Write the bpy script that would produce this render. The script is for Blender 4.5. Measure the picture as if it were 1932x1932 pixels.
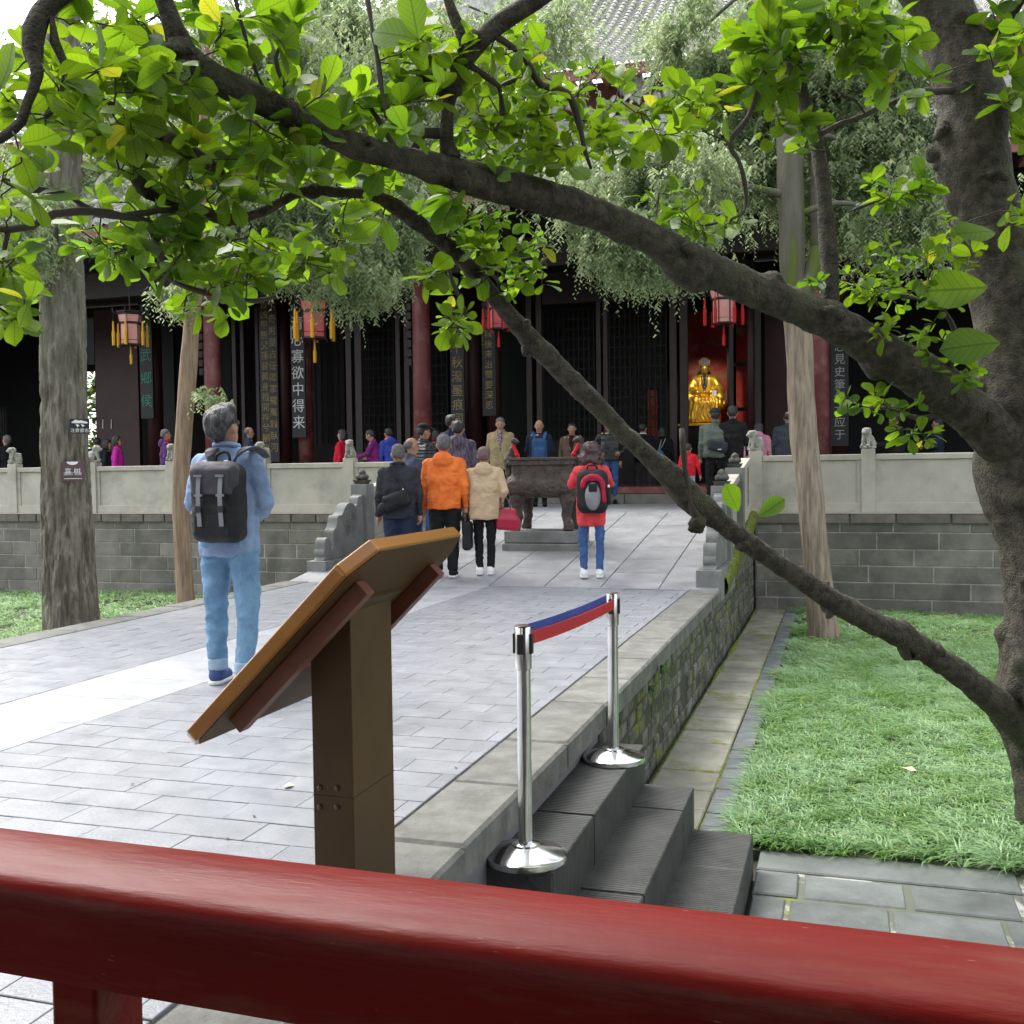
import bpy, math, random
import numpy as np
from mathutils import Vector, Matrix, Euler
random.seed(7); np.random.seed(7)
RNG = np.random.default_rng(11)
scene = bpy.context.scene
for o in list(bpy.data.objects): bpy.data.objects.remove(o)
C = scene.collection
R_ = math.radians

# ------------------------------------------------------------ camera
EYE = Vector((0, 0, 1.35)); YAW, PITCH, ROLL = R_(17.3), R_(-2.2), R_(-0.74)
F = 2005.0; HALF = 966.0            # focal length and half width, in the pixels of a 1932 pixel wide view
cam = bpy.data.cameras.new('camera'); camo = bpy.data.objects.new('camera', cam); C.objects.link(camo)
CR = Matrix.Rotation(YAW, 3, 'Z') @ Matrix.Rotation(R_(90) + PITCH, 3, 'X') @ Matrix.Rotation(ROLL, 3, 'Z')
camo.matrix_world = Matrix.Translation(EYE) @ CR.to_4x4()
cam.sensor_width = 36; cam.lens = 36 * F / 1932; cam.clip_start = 0.05; cam.clip_end = 2000
scene.camera = camo

# ------------------------------------------------------------ sky, sun, exposure
world = bpy.data.worlds.new("World"); scene.world = world; world.use_nodes = True
nt = world.node_tree; nt.nodes.clear()
sky = nt.nodes.new('ShaderNodeTexSky'); sky.sky_type = 'NISHITA'; sky.sun_disc = False
SUN_EL, SUN_AZ = R_(58), R_(-60)     # azimuth from +Y towards +X
sky.sun_elevation = SUN_EL; sky.sun_rotation = SUN_AZ
sky.air_density = 1.0; sky.dust_density = 4.0
hs = nt.nodes.new('ShaderNodeHueSaturation'); hs.inputs['Saturation'].default_value = 0.28; hs.inputs['Value'].default_value = 1.25
bg = nt.nodes.new('ShaderNodeBackground'); bg.inputs['Strength'].default_value = 0.15
wo = nt.nodes.new('ShaderNodeOutputWorld')
nt.links.new(sky.outputs[0], hs.inputs['Color']); nt.links.new(hs.outputs[0], bg.inputs[0]); nt.links.new(bg.outputs[0], wo.inputs[0])
sl = bpy.data.lights.new('sun', 'SUN'); sl.energy = 0.6; sl.angle = R_(25); sl.color = (1, 0.97, 0.92)
so = bpy.data.objects.new('sun', sl); C.objects.link(so)
sd = Vector((math.sin(SUN_AZ) * math.cos(SUN_EL), math.cos(SUN_AZ) * math.cos(SUN_EL), math.sin(SUN_EL)))
so.rotation_euler = sd.to_track_quat('Z', 'Y').to_euler()
vs = scene.view_settings; vs.view_transform = 'Standard'; vs.look = 'None'; vs.exposure = 1.65; vs.gamma = 1; vs.use_curve_mapping = False
scene.cycles.max_bounces = 8; scene.cycles.transparent_max_bounces = 8

# ------------------------------------------------------------ places: a ray of the photograph met with a plane of the world
def ray(x, y): return CR @ Vector(((x - HALF) / F, -(y - HALF) / F, -1.0))
def on_z(x, y, z):
    d = ray(x, y); return EYE + d * ((z - EYE.z) / d.z)
def on_y(x, y, Y):
    d = ray(x, y); return EYE + d * ((Y - EYE.y) / d.y)
def on_x(x, y, X):
    d = ray(x, y); return EYE + d * ((X - EYE.x) / d.x)
def at_d(x, y, dist): return EYE + ray(x, y) * dist

# ------------------------------------------------------------ objects
def link(o, parent=None):
    C.objects.link(o)
    if parent is not None: o.parent = parent
    return o
def tag(o, label=None, cat=None, group=None, kind=None):
    if label: o['label'] = label
    if cat: o['category'] = cat
    if group: o['group'] = group
    if kind: o['kind'] = kind
    return o
def thing(name, label, cat, loc=(0, 0, 0), rz=0.0, group=None, rot=None):
    o = bpy.data.objects.new(name, None); o.empty_display_size = 0.1; link(o)
    o.location = loc; o.rotation_euler = rot if rot else (0, 0, rz)
    return tag(o, label, cat, group)
def sroot(name):
    o = bpy.data.objects.new(name, None); link(o); o['kind'] = 'structure'; return o
def mesh_obj(name, me, mats, parent=None, loc=None, rot=None, scale=None):
    o = bpy.data.objects.new(name, me); link(o, parent)
    if mats is not None and not len(me.materials):
        for m in (mats if isinstance(mats, (list, tuple)) else [mats]): me.materials.append(m)
    if loc is not None: o.location = loc
    if rot is not None: o.rotation_euler = rot
    if scale is not None: o.scale = scale
    return o
def mk_mesh(name, V, Fc, smooth=False, mi=None):
    """V (n,3) array, Fc: (m,k) array or list of tuples"""
    me = bpy.data.meshes.new(name)
    V = np.asarray(V, dtype=np.float32)
    if isinstance(Fc, np.ndarray):
        m, k = Fc.shape
        me.vertices.add(len(V)); me.vertices.foreach_set('co', V.ravel())
        me.loops.add(m * k); me.loops.foreach_set('vertex_index', Fc.astype(np.int32).ravel())
        me.polygons.add(m); me.polygons.foreach_set('loop_start', np.arange(0, m * k, k, dtype=np.int32))
        me.update(calc_edges=True)
    else:
        me.from_pydata([tuple(map(float, v)) for v in V], [], Fc)
    if smooth: me.polygons.foreach_set('use_smooth', np.ones(len(me.polygons), dtype=bool))
    if mi is not None: me.polygons.foreach_set('material_index', np.asarray(mi, dtype=np.int32))
    me.update()
    return me

class MB:
    """collects shapes into one mesh"""
    def __init__(s): s.v = []; s.f = []; s.m = []
    def add(s, V, Fs, m=0):
        b = len(s.v); s.v += [tuple(v) for v in V]; s.f += [tuple(i + b for i in f) for f in Fs]; s.m += [m] * len(Fs); return s
    def box(s, x0, x1, y0, y1, z0, z1, m=0, M=None):
        V = [Vector((x, y, z)) for z in (z0, z1) for y in (y0, y1) for x in (x0, x1)]
        if M is not None: V = [M @ v for v in V]
        return s.add(V, [(0, 2, 3, 1), (4, 5, 7, 6), (0, 1, 5, 4), (2, 6, 7, 3), (0, 4, 6, 2), (1, 3, 7, 5)], m)
    def prism(s, poly, a, b, axis='x', m=0, M=None):
        """poly in the two other axes (counter-clockwise), extruded from a to b"""
        n = len(poly)
        def P(p, t):
            v = {'x': (t, p[0], p[1]), 'y': (p[0], t, p[1]), 'z': (p[0], p[1], t)}[axis]
            return (M @ Vector(v)) if M is not None else v
        V = [P(p, a) for p in poly] + [P(p, b) for p in poly]
        fs = [tuple(range(n))[::-1], tuple(range(n, 2 * n))] + [(i, (i + 1) % n, n + (i + 1) % n, n + i) for i in range(n)]
        if axis == 'y': fs = [f[::-1] for f in fs]
        return s.add(V, fs, m)
    def lathe(s, prof, seg=20, c=(0, 0, 0), m=0, sx=1, sy=1):
        V = []; Fs = []
        for r, z in prof:
            for i in range(seg):
                a = 2 * math.pi * i / seg
                V.append((c[0] + sx * r * math.cos(a), c[1] + sy * r * math.sin(a), c[2] + z))
        n = len(prof)
        for j in range(n - 1):
            for i in range(seg):
                k = (i + 1) % seg
                Fs.append((j * seg + i, j * seg + k, (j + 1) * seg + k, (j + 1) * seg + i))
        Fs.append(tuple(range(seg))[::-1]); Fs.append(tuple((n - 1) * seg + i for i in range(seg)))
        return s.add(V, Fs, m)
    def tube(s, pts, rad, seg=8, m=0):
        V, Fs = sweep(pts, rad, seg); return s.add(V.tolist(), Fs.tolist(), m)
    def build(s, name, mats, parent=None, smooth=False, bevel=0, seg=2, loc=None, rot=None):
        me = bpy.data.meshes.new(name); me.from_pydata(s.v, [], s.f)
        if len(set(s.m)) > 1: me.polygons.foreach_set('material_index', s.m)
        if smooth: me.polygons.foreach_set('use_smooth', [True] * len(me.polygons))
        me.update()
        o = mesh_obj(name, me, mats, parent, loc, rot)
        if bevel:
            b = o.modifiers.new('bevel', 'BEVEL'); b.width = bevel; b.segments = seg; b.limit_method = 'ANGLE'; b.angle_limit = R_(35)
            if smooth or seg > 1:
                me.polygons.foreach_set('use_smooth', [True] * len(me.polygons)); b.harden_normals = True
        return o

def sweep(pts, rad, seg=8, disp=None, cap=True):
    P = np.array([tuple(p) for p in pts], float); n = len(P); rad = np.broadcast_to(np.array(rad, float), (n,))
    T = np.gradient(P, axis=0); T /= np.linalg.norm(T, axis=1)[:, None] + 1e-9
    up = np.array([0, 0, 1.0]) if abs(T[0][2]) < 0.9 else np.array([1.0, 0, 0])
    N = np.zeros_like(P); v = np.cross(T[0], up); N[0] = v / np.linalg.norm(v)
    for i in range(1, n):
        v = N[i - 1] - T[i] * np.dot(N[i - 1], T[i]); N[i] = v / (np.linalg.norm(v) + 1e-9)
    B = np.cross(T, N); a = np.linspace(0, 2 * math.pi, seg, endpoint=False)
    D = N[:, None, :] * np.cos(a)[None, :, None] + B[:, None, :] * np.sin(a)[None, :, None]
    r = np.repeat(rad[:, None], seg, 1)
    if disp is not None: r = r + disp(P[:, None, :] + D * rad[:, None, None], D, rad)
    V = (P[:, None, :] + D * r[:, :, None]).reshape(-1, 3)
    i = np.arange(n - 1)[:, None] * seg; j = np.arange(seg)[None, :]; k = (j + 1) % seg
    Fq = np.stack([i + j, i + k, i + seg + k, i + seg + j], -1).reshape(-1, 4)
    if cap:
        V = np.vstack([V, P[0], P[-1]]); c0 = len(V) - 2; c1 = len(V) - 1; jj = np.arange(seg); kk = (jj + 1) % seg
        Fq = np.vstack([Fq, np.stack([np.full(seg, c0), kk, jj, jj * 0 + c0], -1)[:, [0, 1, 2, 2]], np.stack([np.full(seg, c1), (n - 1) * seg + jj, (n - 1) * seg + kk, (n - 1) * seg + kk], -1)])
    return V, Fq
def clean_quads(Fq):
    """quads with a doubled last corner become triangles"""
    return [tuple(q) if q[2] != q[3] else tuple(q[:3]) for q in Fq.tolist()]
def spline(pts, step=0.1):
    """Catmull-Rom through points of any dimension, resampled"""
    P = np.array(pts, float); out = []
    E = np.vstack([2 * P[0] - P[1], P, 2 * P[-1] - P[-2]])
    for i in range(1, len(E) - 2):
        p0, p1, p2, p3 = E[i - 1], E[i], E[i + 1], E[i + 2]
        n = max(1, int(np.linalg.norm((p2 - p1)[:3]) / step))
        for t in np.arange(n) / n:
            out.append(0.5 * (2 * p1 + (p2 - p0) * t + (2 * p0 - 5 * p1 + 4 * p2 - p3) * t * t + (3 * p1 - p0 - 3 * p2 + p3) * t ** 3))
    out.append(E[-2]); return np.array(out)

# ------------------------------------------------------------ value noise and blobs (implicit shapes, meshed by surface nets)
_LAT = np.random.default_rng(3).random((32, 32, 32)).astype(np.float32) * 2 - 1
def vn(P, s=1.0):
    P = np.asarray(P, np.float32) * s; i = np.floor(P).astype(int); f = P - i; f = f * f * (3 - 2 * f); i &= 31; j = (i + 1) & 31
    def g(a, b, c): return _LAT[a[..., 0], b[..., 1], c[..., 2]]
    x, y, z = f[..., 0], f[..., 1], f[..., 2]
    def L(a, b, t): return a + (b - a) * t
    return L(L(L(g(i, i, i), g(j, i, i), x), L(g(i, j, i), g(j, j, i), x), y), L(L(g(i, i, j), g(j, i, j), x), L(g(i, j, j), g(j, j, j), x), y), z)

class Blob:
    def __init__(s, k=0.03): s.p = []; s.k = k; s.T = Matrix.Identity(4)
    def push(s, M): s.T = M; return s
    def _t(s, a): return np.array(s.T @ Vector(a))
    def cap(s, a, b, ra, rb=None, k=None, op='u'):
        a, b = s._t(a), s._t(b); rb = ra if rb is None else rb; r = max(ra, rb)
        s.p.append(('c', (a, b, ra, rb), np.minimum(a, b) - r, np.maximum(a, b) + r, s.k if k is None else k, op)); return s
    def ell(s, c, r, rot=(0, 0, 0), k=None, op='u'):
        M = (s.T.to_3x3() @ Euler(rot).to_matrix()); c = s._t(c); r = np.array(r, float); m = r.max()
        s.p.append(('e', (c, r, np.array(M)), c - m, c + m, s.k if k is None else k, op)); return s
    def box(s, c, h, rd=0.02, rot=(0, 0, 0), k=None, op='u'):
        M = (s.T.to_3x3() @ Euler(rot).to_matrix()); c = s._t(c); h = np.array(h, float); m = np.linalg.norm(h)
        s.p.append(('b', (c, h, min(rd, h.min() * 0.99), np.array(M)), c - m, c + m, s.k if k is None else k, op)); return s
    def cut(s, c, n):      # keeps the side the normal points away from
        s.p.append(('p', (s._t(c), np.array(s.T.to_3x3() @ Vector(n).normalized())), None, None, 0, 'i')); return s
    def mesh(s, name, h=0.015, noise=None, smooth=True):
        us = [q for q in s.p if q[5] == 'u']; pad = 0.03 + 3 * h
        lo = np.min([q[2] for q in us], 0) - pad; hi = np.max([q[3] for q in us], 0) + pad
        n = np.ceil((hi - lo) / h).astype(int) + 1
        ax = [lo[i] + h * np.arange(n[i]) for i in range(3)]
        Fd = np.full(tuple(n), 9.0, np.float32)
        for ty, a, l, u, k, op in s.p:
            if ty == 'p':
                X, Y, Z = np.ix_(*ax); d = (X - a[0][0]) * a[1][0] + (Y - a[0][1]) * a[1][1] + (Z - a[0][2]) * a[1][2]
                np.maximum(Fd, d, out=Fd); continue
            i0 = np.clip(np.floor((l - lo - k - 2 * h) / h).astype(int), 0, n); i1 = np.clip(np.ceil((u - lo + k + 2 * h) / h).astype(int) + 1, 0, n)
            if (i1 <= i0).any(): continue
            sl_ = tuple(slice(i0[i], i1[i]) for i in range(3))
            X, Y, Z = np.meshgrid(*[ax[i][sl_[i]] for i in range(3)], indexing='ij')
            if ty == 'c':
                A, B, ra, rb = a; BA = B - A; L2 = max(BA @ BA, 1e-9)
                x, y, z = X - A[0], Y - A[1], Z - A[2]
                t = np.clip((x * BA[0] + y * BA[1] + z * BA[2]) / L2, 0, 1)
                d = np.sqrt((x - t * BA[0]) ** 2 + (y - t * BA[1]) ** 2 + (z - t * BA[2]) ** 2) - (ra + (rb - ra) * t)
            else:
                M = a[2] if ty == 'e' else a[3]; c0 = a[0]
                x, y, z = X - c0[0], Y - c0[1], Z - c0[2]
                lx = x * M[0, 0] + y * M[1, 0] + z * M[2, 0]; ly = x * M[0, 1] + y * M[1, 1] + z * M[2, 1]; lz = x * M[0, 2] + y * M[1, 2] + z * M[2, 2]
                if ty == 'e':
                    r = a[1]; k0 = np.sqrt((lx / r[0]) ** 2 + (ly / r[1]) ** 2 + (lz / r[2]) ** 2) + 1e-6
                    k1 = np.sqrt((lx / r[0] ** 2) ** 2 + (ly / r[1] ** 2) ** 2 + (lz / r[2] ** 2) ** 2) + 1e-6
                    d = k0 * (k0 - 1) / k1
                else:
                    hh = a[1]; rd = a[2]; qx = np.abs(lx) - hh[0] + rd; qy = np.abs(ly) - hh[1] + rd; qz = np.abs(lz) - hh[2] + rd
                    d = np.sqrt(np.maximum(qx, 0) ** 2 + np.maximum(qy, 0) ** 2 + np.maximum(qz, 0) ** 2) + np.minimum(np.maximum(qx, np.maximum(qy, qz)), 0) - rd
            o = Fd[sl_]
            if op == 'u':
                if k > 0:
                    g = np.maximum(k - np.abs(o - d), 0) / k; o[...] = np.minimum(o, d) - g * g * k * 0.25
                else: o[...] = np.minimum(o, d)
            else: o[...] = np.maximum(o, -d)
        if noise is not None:
            near = np.abs(Fd) < 0.06; I = np.argwhere(near); Pn = lo + I * h
            Fd[near] += noise(Pn).astype(np.float32)
        V, Q = surfnet(Fd, lo, h)
        return mk_mesh(name, V, Q, smooth)

def surfnet(Fd, lo, h):
    S = Fd < 0; nx, ny, nz = Fd.shape
    cnt = np.zeros((nx - 1, ny - 1, nz - 1), np.int8)
    for i in (0, 1):
        for j in (0, 1):
            for k in (0, 1): cnt += S[i:nx - 1 + i, j:ny - 1 + j, k:nz - 1 + k]
    act = (cnt > 0) & (cnt < 8); ids = np.argwhere(act); idx = np.full(act.shape, -1, np.int64); idx[act] = np.arange(len(ids))
    acc = np.zeros((len(ids), 3)); num = np.zeros(len(ids))
    cs = [(i, j, k) for i in (0, 1) for j in (0, 1) for k in (0, 1)]
    for a in cs:
        for b in cs:
            if sum(b) - sum(a) == 1 and all(b[i] >= a[i] for i in range(3)):
                fa = Fd[ids[:, 0] + a[0], ids[:, 1] + a[1], ids[:, 2] + a[2]]; fb = Fd[ids[:, 0] + b[0], ids[:, 1] + b[1], ids[:, 2] + b[2]]
                m = (fa < 0) != (fb < 0); t = (fa[m] / (fa[m] - fb[m]))[:, None]
                acc[m] += np.array(a) + t * (np.array(b) - np.array(a)); num[m] += 1
    V = lo + (ids + acc / num[:, None]) * h
    Qs = []
    for axis in range(3):
        u, v = (axis + 1) % 3, (axis + 2) % 3
        s0 = [slice(None)] * 3; s1 = [slice(None)] * 3; s0[axis] = slice(0, -1); s1[axis] = slice(1, None)
        A, B = S[tuple(s0)], S[tuple(s1)]; E = np.argwhere(A != B)
        ok = (E[:, u] > 0) & (E[:, v] > 0) & (E[:, u] < Fd.shape[u] - 1) & (E[:, v] < Fd.shape[v] - 1); E = E[ok]
        ins = A[E[:, 0], E[:, 1], E[:, 2]]
        def c(du, dv):
            e = E.copy(); e[:, u] += du; e[:, v] += dv; return idx[e[:, 0], e[:, 1], e[:, 2]]
        q = np.stack([c(-1, -1), c(0, -1), c(0, 0), c(-1, 0)], -1)
        q[~ins] = q[~ins][:, ::-1]; Qs.append(q)
    return V, np.vstack(Qs)

# ------------------------------------------------------------ materials
def mat(name, col, rough=0.7, col2=None, nscale=3.0, mix=(0.35, 0.65), bump=0.0, bscale=40.0, bdist=0.01, metal=0.0, spec=0.5, rand=0.0,
        moss=0.0, moss_col=(0.09, 0.13, 0.01), moss_scale=2.0, stretch=(1, 1, 1), coords='pos', sheen=0.0, stain=0.0, stain_scale=1.5, coat=0.0, coat_rough=0.15, wave=None, emit=None, rough_var=0.0, chips=None):
    m = bpy.data.materials.new(name); m.use_nodes = True; n = m.node_tree; N = n.nodes; N.clear(); Lk = n.links.new
    out = N.new('ShaderNodeOutputMaterial'); b = N.new('ShaderNodeBsdfPrincipled'); Lk(b.outputs[0], out.inputs[0])
    b.inputs['Roughness'].default_value = rough; b.inputs['Metallic'].default_value = metal; b.inputs['Specular IOR Level'].default_value = spec
    b.inputs['Sheen Weight'].default_value = sheen; b.inputs['Coat Weight'].default_value = coat; b.inputs['Coat Roughness'].default_value = coat_rough
    if coords == 'pos': src = N.new('ShaderNodeNewGeometry').outputs['Position']
    else: src = N.new('ShaderNodeTexCoord').outputs['Object' if coords == 'obj' else 'UV']
    mp = N.new('ShaderNodeMapping'); mp.inputs['Scale'].default_value = stretch; Lk(src, mp.inputs[0]); vec = mp.outputs[0]
    def noise(sc, det=4, rg=0.6):
        t = N.new('ShaderNodeTexNoise'); t.inputs['Scale'].default_value = sc; t.inputs['Detail'].default_value = det; t.inputs['Roughness'].default_value = rg
        Lk(vec, t.inputs['Vector']); return t.outputs[0]
    def ramp(v, a, c):
        r = N.new('ShaderNodeMapRange'); r.inputs[1].default_value = a; r.inputs[2].default_value = c; Lk(v, r.inputs[0]); return r.outputs[0]
    def mixc(f, a, c):
        x = N.new('ShaderNodeMix'); x.data_type = 'RGBA'
        for s_, v_ in ((0, f), (6, a), (7, c)):
            if hasattr(v_, 'is_linked'): Lk(v_, x.inputs[s_])
            else: x.inputs[s_].default_value = v_ if s_ == 0 else (*v_[:3], 1)
        return x.outputs[2]
    col2 = col2 or tuple(c * 0.8 for c in col)
    cur = mixc(ramp(noise(nscale, 6), *mix), col, col2)
    if rand:
        oi = N.new('ShaderNodeObjectInfo'); h = N.new('ShaderNodeHueSaturation'); r = N.new('ShaderNodeMapRange'); Lk(oi.outputs['Random'], r.inputs[0])
        r.inputs[3].default_value = 1 - rand; r.inputs[4].default_value = 1 + rand; Lk(r.outputs[0], h.inputs['Value']); Lk(cur, h.inputs['Color']); cur = h.outputs[0]
    if stain: cur = mixc(ramp(noise(stain_scale, 5, 0.7), 0.5, 0.72), cur, tuple(c * (1 - stain) for c in col2)) if not isinstance(stain, tuple) else mixc(ramp(noise(stain_scale, 5, 0.7), 0.5, 0.66), cur, stain)
    if moss:
        cur = mixc(ramp(noise(moss_scale, 6, 0.75), 0.72 - moss * 0.3, 0.78 - moss * 0.3), cur, moss_col)
    Lk(cur, b.inputs['Base Color'])
    if chips:
        vt = N.new('ShaderNodeTexVoronoi'); vt.inputs['Scale'].default_value = chips[0]; Lk(vec, vt.inputs['Vector'])
        lt = N.new('ShaderNodeMath'); lt.operation = 'LESS_THAN'; Lk(vt.outputs['Distance'], lt.inputs[0]); lt.inputs[1].default_value = chips[1]
        gt = N.new('ShaderNodeMath'); gt.operation = 'MULTIPLY'; Lk(lt.outputs[0], gt.inputs[0]); Lk(ramp(noise(chips[0] * .31, 2), .52, .56), gt.inputs[1])
        cur = mixc(gt.outputs[0], cur, chips[2]); Lk(cur, b.inputs['Base Color'])
    if rough_var:
        r = N.new('ShaderNodeMapRange'); Lk(noise(nscale * 1.7, 5), r.inputs[0]); r.inputs[1].default_value = 0.3; r.inputs[2].default_value = 0.7
        r.inputs[3].default_value = max(0.02, rough - rough_var); r.inputs[4].default_value = min(1, rough + rough_var); Lk(r.outputs[0], b.inputs['Roughness'])
    if bump:
        bn = N.new('ShaderNodeBump'); bn.inputs['Strength'].default_value = bump; bn.inputs['Distance'].default_value = bdist
        if wave:
            w = N.new('ShaderNodeTexWave'); w.wave_type = 'BANDS'; w.bands_direction = wave[1]; w.inputs['Scale'].default_value = wave[0]; w.inputs['Distortion'].default_value = wave[2]; w.inputs['Detail'].default_value = 2
            Lk(vec, w.inputs['Vector']); Lk(w.outputs[1], bn.inputs['Height'])
        else: Lk(noise(bscale, 5), bn.inputs['Height'])
        Lk(bn.outputs[0], b.inputs['Normal'])
    if emit: b.inputs['Emission Color'].default_value = (*emit[:3], 1); b.inputs['Emission Strength'].default_value = emit[3]
    return m
def cloth(name, col, col2=None, rough=0.85, bump=0.5, bs=14, **k): return mat(name, col, rough, col2 or tuple(c * 0.72 for c in col), 7, bump=bump, bscale=bs, bdist=0.02, coords='obj', spec=0.25, **k)

def leaf_mat(name, col, col2, trans=0.5, veins=True, spot=(0.25, 0.22, 0.02)):
    m = bpy.data.materials.new(name); m.use_nodes = True; N = m.node_tree.nodes; N.clear(); Lk = m.node_tree.links.new
    out = N.new('ShaderNodeOutputMaterial'); b = N.new('ShaderNodeBsdfPrincipled'); t = N.new('ShaderNodeBsdfTranslucent'); mx = N.new('ShaderNodeMixShader')
    oi = N.new('ShaderNodeNewGeometry'); ns = N.new('ShaderNodeTexNoise'); ns.inputs['Scale'].default_value = 2.2; Lk(oi.outputs['Position'], ns.inputs['Vector'])
    r = N.new('ShaderNodeMapRange'); r.inputs[1].default_value = 0.35; r.inputs[2].default_value = 0.65; Lk(ns.outputs[0], r.inputs[0])
    c = N.new('ShaderNodeMix'); c.data_type = 'RGBA'; Lk(r.outputs[0], c.inputs[0]); c.inputs[6].default_value = (*col, 1); c.inputs[7].default_value = (*col2, 1)
    cur = c.outputs[2]
    # a few leaves turn yellow
    ri = N.new('ShaderNodeMath'); ri.operation = 'GREATER_THAN'; ri.inputs[1].default_value = 0.985; Lk(oi.outputs['Random Per Island'], ri.inputs[0])
    c3 = N.new('ShaderNodeMix'); c3.data_type = 'RGBA'; Lk(ri.outputs[0], c3.inputs[0]); Lk(cur, c3.inputs[6]); c3.inputs[7].default_value = (*spot, 1); cur = c3.outputs[2]
    hv = N.new('ShaderNodeHueSaturation'); rr = N.new('ShaderNodeMapRange'); Lk(oi.outputs['Random Per Island'], rr.inputs[0]); rr.inputs[3].default_value = 0.7; rr.inputs[4].default_value = 1.35
    Lk(rr.outputs[0], hv.inputs['Value']); Lk(cur, hv.inputs['Color']); cur = hv.outputs[0]
    if veins:
        uv = N.new('ShaderNodeTexCoord'); sp = N.new('ShaderNodeSeparateXYZ'); Lk(uv.outputs['UV'], sp.inputs[0])
        def M(op, a, b_=None):
            q = N.new('ShaderNodeMath'); q.operation = op
            for i, v in ((0, a), (1, b_)):
                if v is None: continue
                if isinstance(v, (int, float)): q.inputs[i].default_value = v
                else: Lk(v, q.inputs[i])
            return q.outputs[0]
        ax = M('ABSOLUTE', M('SUBTRACT', sp.outputs[0], 0.5))
        side = M('LESS_THAN', M('FRACT', M('MULTIPLY', M('SUBTRACT', sp.outputs[1], M('MULTIPLY', ax, 0.9)), 8.0)), 0.1)
        mid = M('LESS_THAN', ax, 0.018); v = M('MAXIMUM', side, mid); v = M('MULTIPLY', v, 0.45)
        c4 = N.new('ShaderNodeMix'); c4.data_type = 'RGBA'; Lk(v, c4.inputs[0]); Lk(cur, c4.inputs[6]); c4.inputs[7].default_value = (*(x * 0.25 for x in col2), 1); cur = c4.outputs[2]
    Lk(cur, b.inputs['Base Color']); b.inputs['Roughness'].default_value = 0.42; b.inputs['Specular IOR Level'].default_value = 0.4
    g = N.new('ShaderNodeHueSaturation'); g.inputs['Value'].default_value = 1.6; g.inputs['Saturation'].default_value = 1.1; g.inputs['Hue'].default_value = 0.485; Lk(cur, g.inputs['Color']); Lk(g.outputs[0], t.inputs[0])
    mx.inputs[0].default_value = trans; Lk(b.outputs[0], mx.inputs[1]); Lk(t.outputs[0], mx.inputs[2]); Lk(mx.outputs[0], out.inputs[0])
    return m

M_paver = mat('paver_grey', (0.25, 0.26, 0.28), 0.38, (0.185, 0.195, 0.21), 4, mix=(.3, .7), bump=0.3, bscale=60, rand=0.05, stain=0.12, stain_scale=0.7, rough_var=0.1)
M_strip = mat('strip_slab', (0.315, 0.325, 0.34), 0.5, (0.26, 0.27, 0.285), 3, bump=0.3, bscale=50, rand=0.06, stain=0.12, rough_var=0.12)
M_slab = mat('ramp_slab', (0.29, 0.295, 0.305), 0.5, (0.22, 0.225, 0.235), 3, bump=0.3, bscale=50, rand=0.08, stain=0.15, rough_var=0.12)
M_joint = mat('joint_dirt', (0.17, 0.17, 0.175), 0.9)
M_kerb = mat('kerb_stone', (0.165, 0.165, 0.148), 0.75, (0.095, 0.095, 0.083), 7, bump=0.7, bscale=22, stretch=(1, 1, 1), rand=0.1, stain=0.3)
M_step = mat('step_stone', (0.08, 0.082, 0.075), 0.6, (0.05, 0.052, 0.047), 6, bump=1.0, bdist=0.015, wave=(14, 'Y', 1.6), rand=0.12, moss=0.12, moss_scale=3)
M_rubble = mat('rubble_stone', (0.16, 0.16, 0.135), 0.85, (0.045, 0.05, 0.035), 7, mix=(.38, .62), bump=0.9, bscale=18, bdist=0.03, rand=0.25, moss=0.55, moss_col=(0.15, 0.17, 0.02), moss_scale=2.2)
M_rubble_joint = mat('rubble_joint', (0.05, 0.055, 0.035), 0.95, moss=0.6)
M_block = mat('wall_block', (0.225, 0.21, 0.18), 0.85, (0.14, 0.135, 0.115), 3, bump=0.5, bscale=30, rand=0.24, stain=0.4, stain_scale=1.0, moss=0.08)
M_blocktop = mat('coping_block', (0.19, 0.165, 0.14), 0.85, (0.12, 0.105, 0.09), 5, bump=0.5, bscale=30, rand=0.15)
M_mortar = mat('mortar_pale', (0.42, 0.41, 0.37), 0.9, (0.24, 0.24, 0.22), 6)
M_cream = mat('cream_stone', (0.50, 0.47, 0.395), 0.75, (0.40, 0.378, 0.318), 2.2, bump=0.25, bscale=50, stain=0.22, stain_scale=1.6)
M_lion = mat('lion_stone', (0.38, 0.38, 0.33), 0.85, (0.2, 0.2, 0.17), 10, bump=0.6, bscale=40, coords='obj')
M_greystone = mat('wing_stone', (0.22, 0.23, 0.215), 0.75, (0.15, 0.155, 0.145), 4, bump=0.3, bscale=50, stain=0.3)
M_darkstone = mat('finial_stone', (0.11, 0.105, 0.09), 0.8, (0.05, 0.05, 0.042), 12, bump=0.7, bscale=50)
M_drain = mat('walk_slab', (0.27, 0.265, 0.215), 0.7, (0.16, 0.16, 0.115), 4, bump=0.4, bscale=35, rand=0.22, moss=0.5, moss_col=(0.17, 0.18, 0.04), moss_scale=1.6)
M_moss = mat('moss', (0.21, 0.26, 0.02), 0.95, (0.06, 0.08, 0.01), 20, bump=1, bscale=80, bdist=0.02)
M_darktile = mat('dark_border_tile', (0.13, 0.14, 0.145), 0.65, (0.09, 0.095, 0.1), 5, bump=0.4, rand=0.15)
M_pave2 = mat('garden_slab', (0.135, 0.15, 0.14), 0.55, (0.085, 0.095, 0.09), 4, bump=0.35, bscale=40, rand=0.13, stain=0.3, rough_var=0.15)
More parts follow.
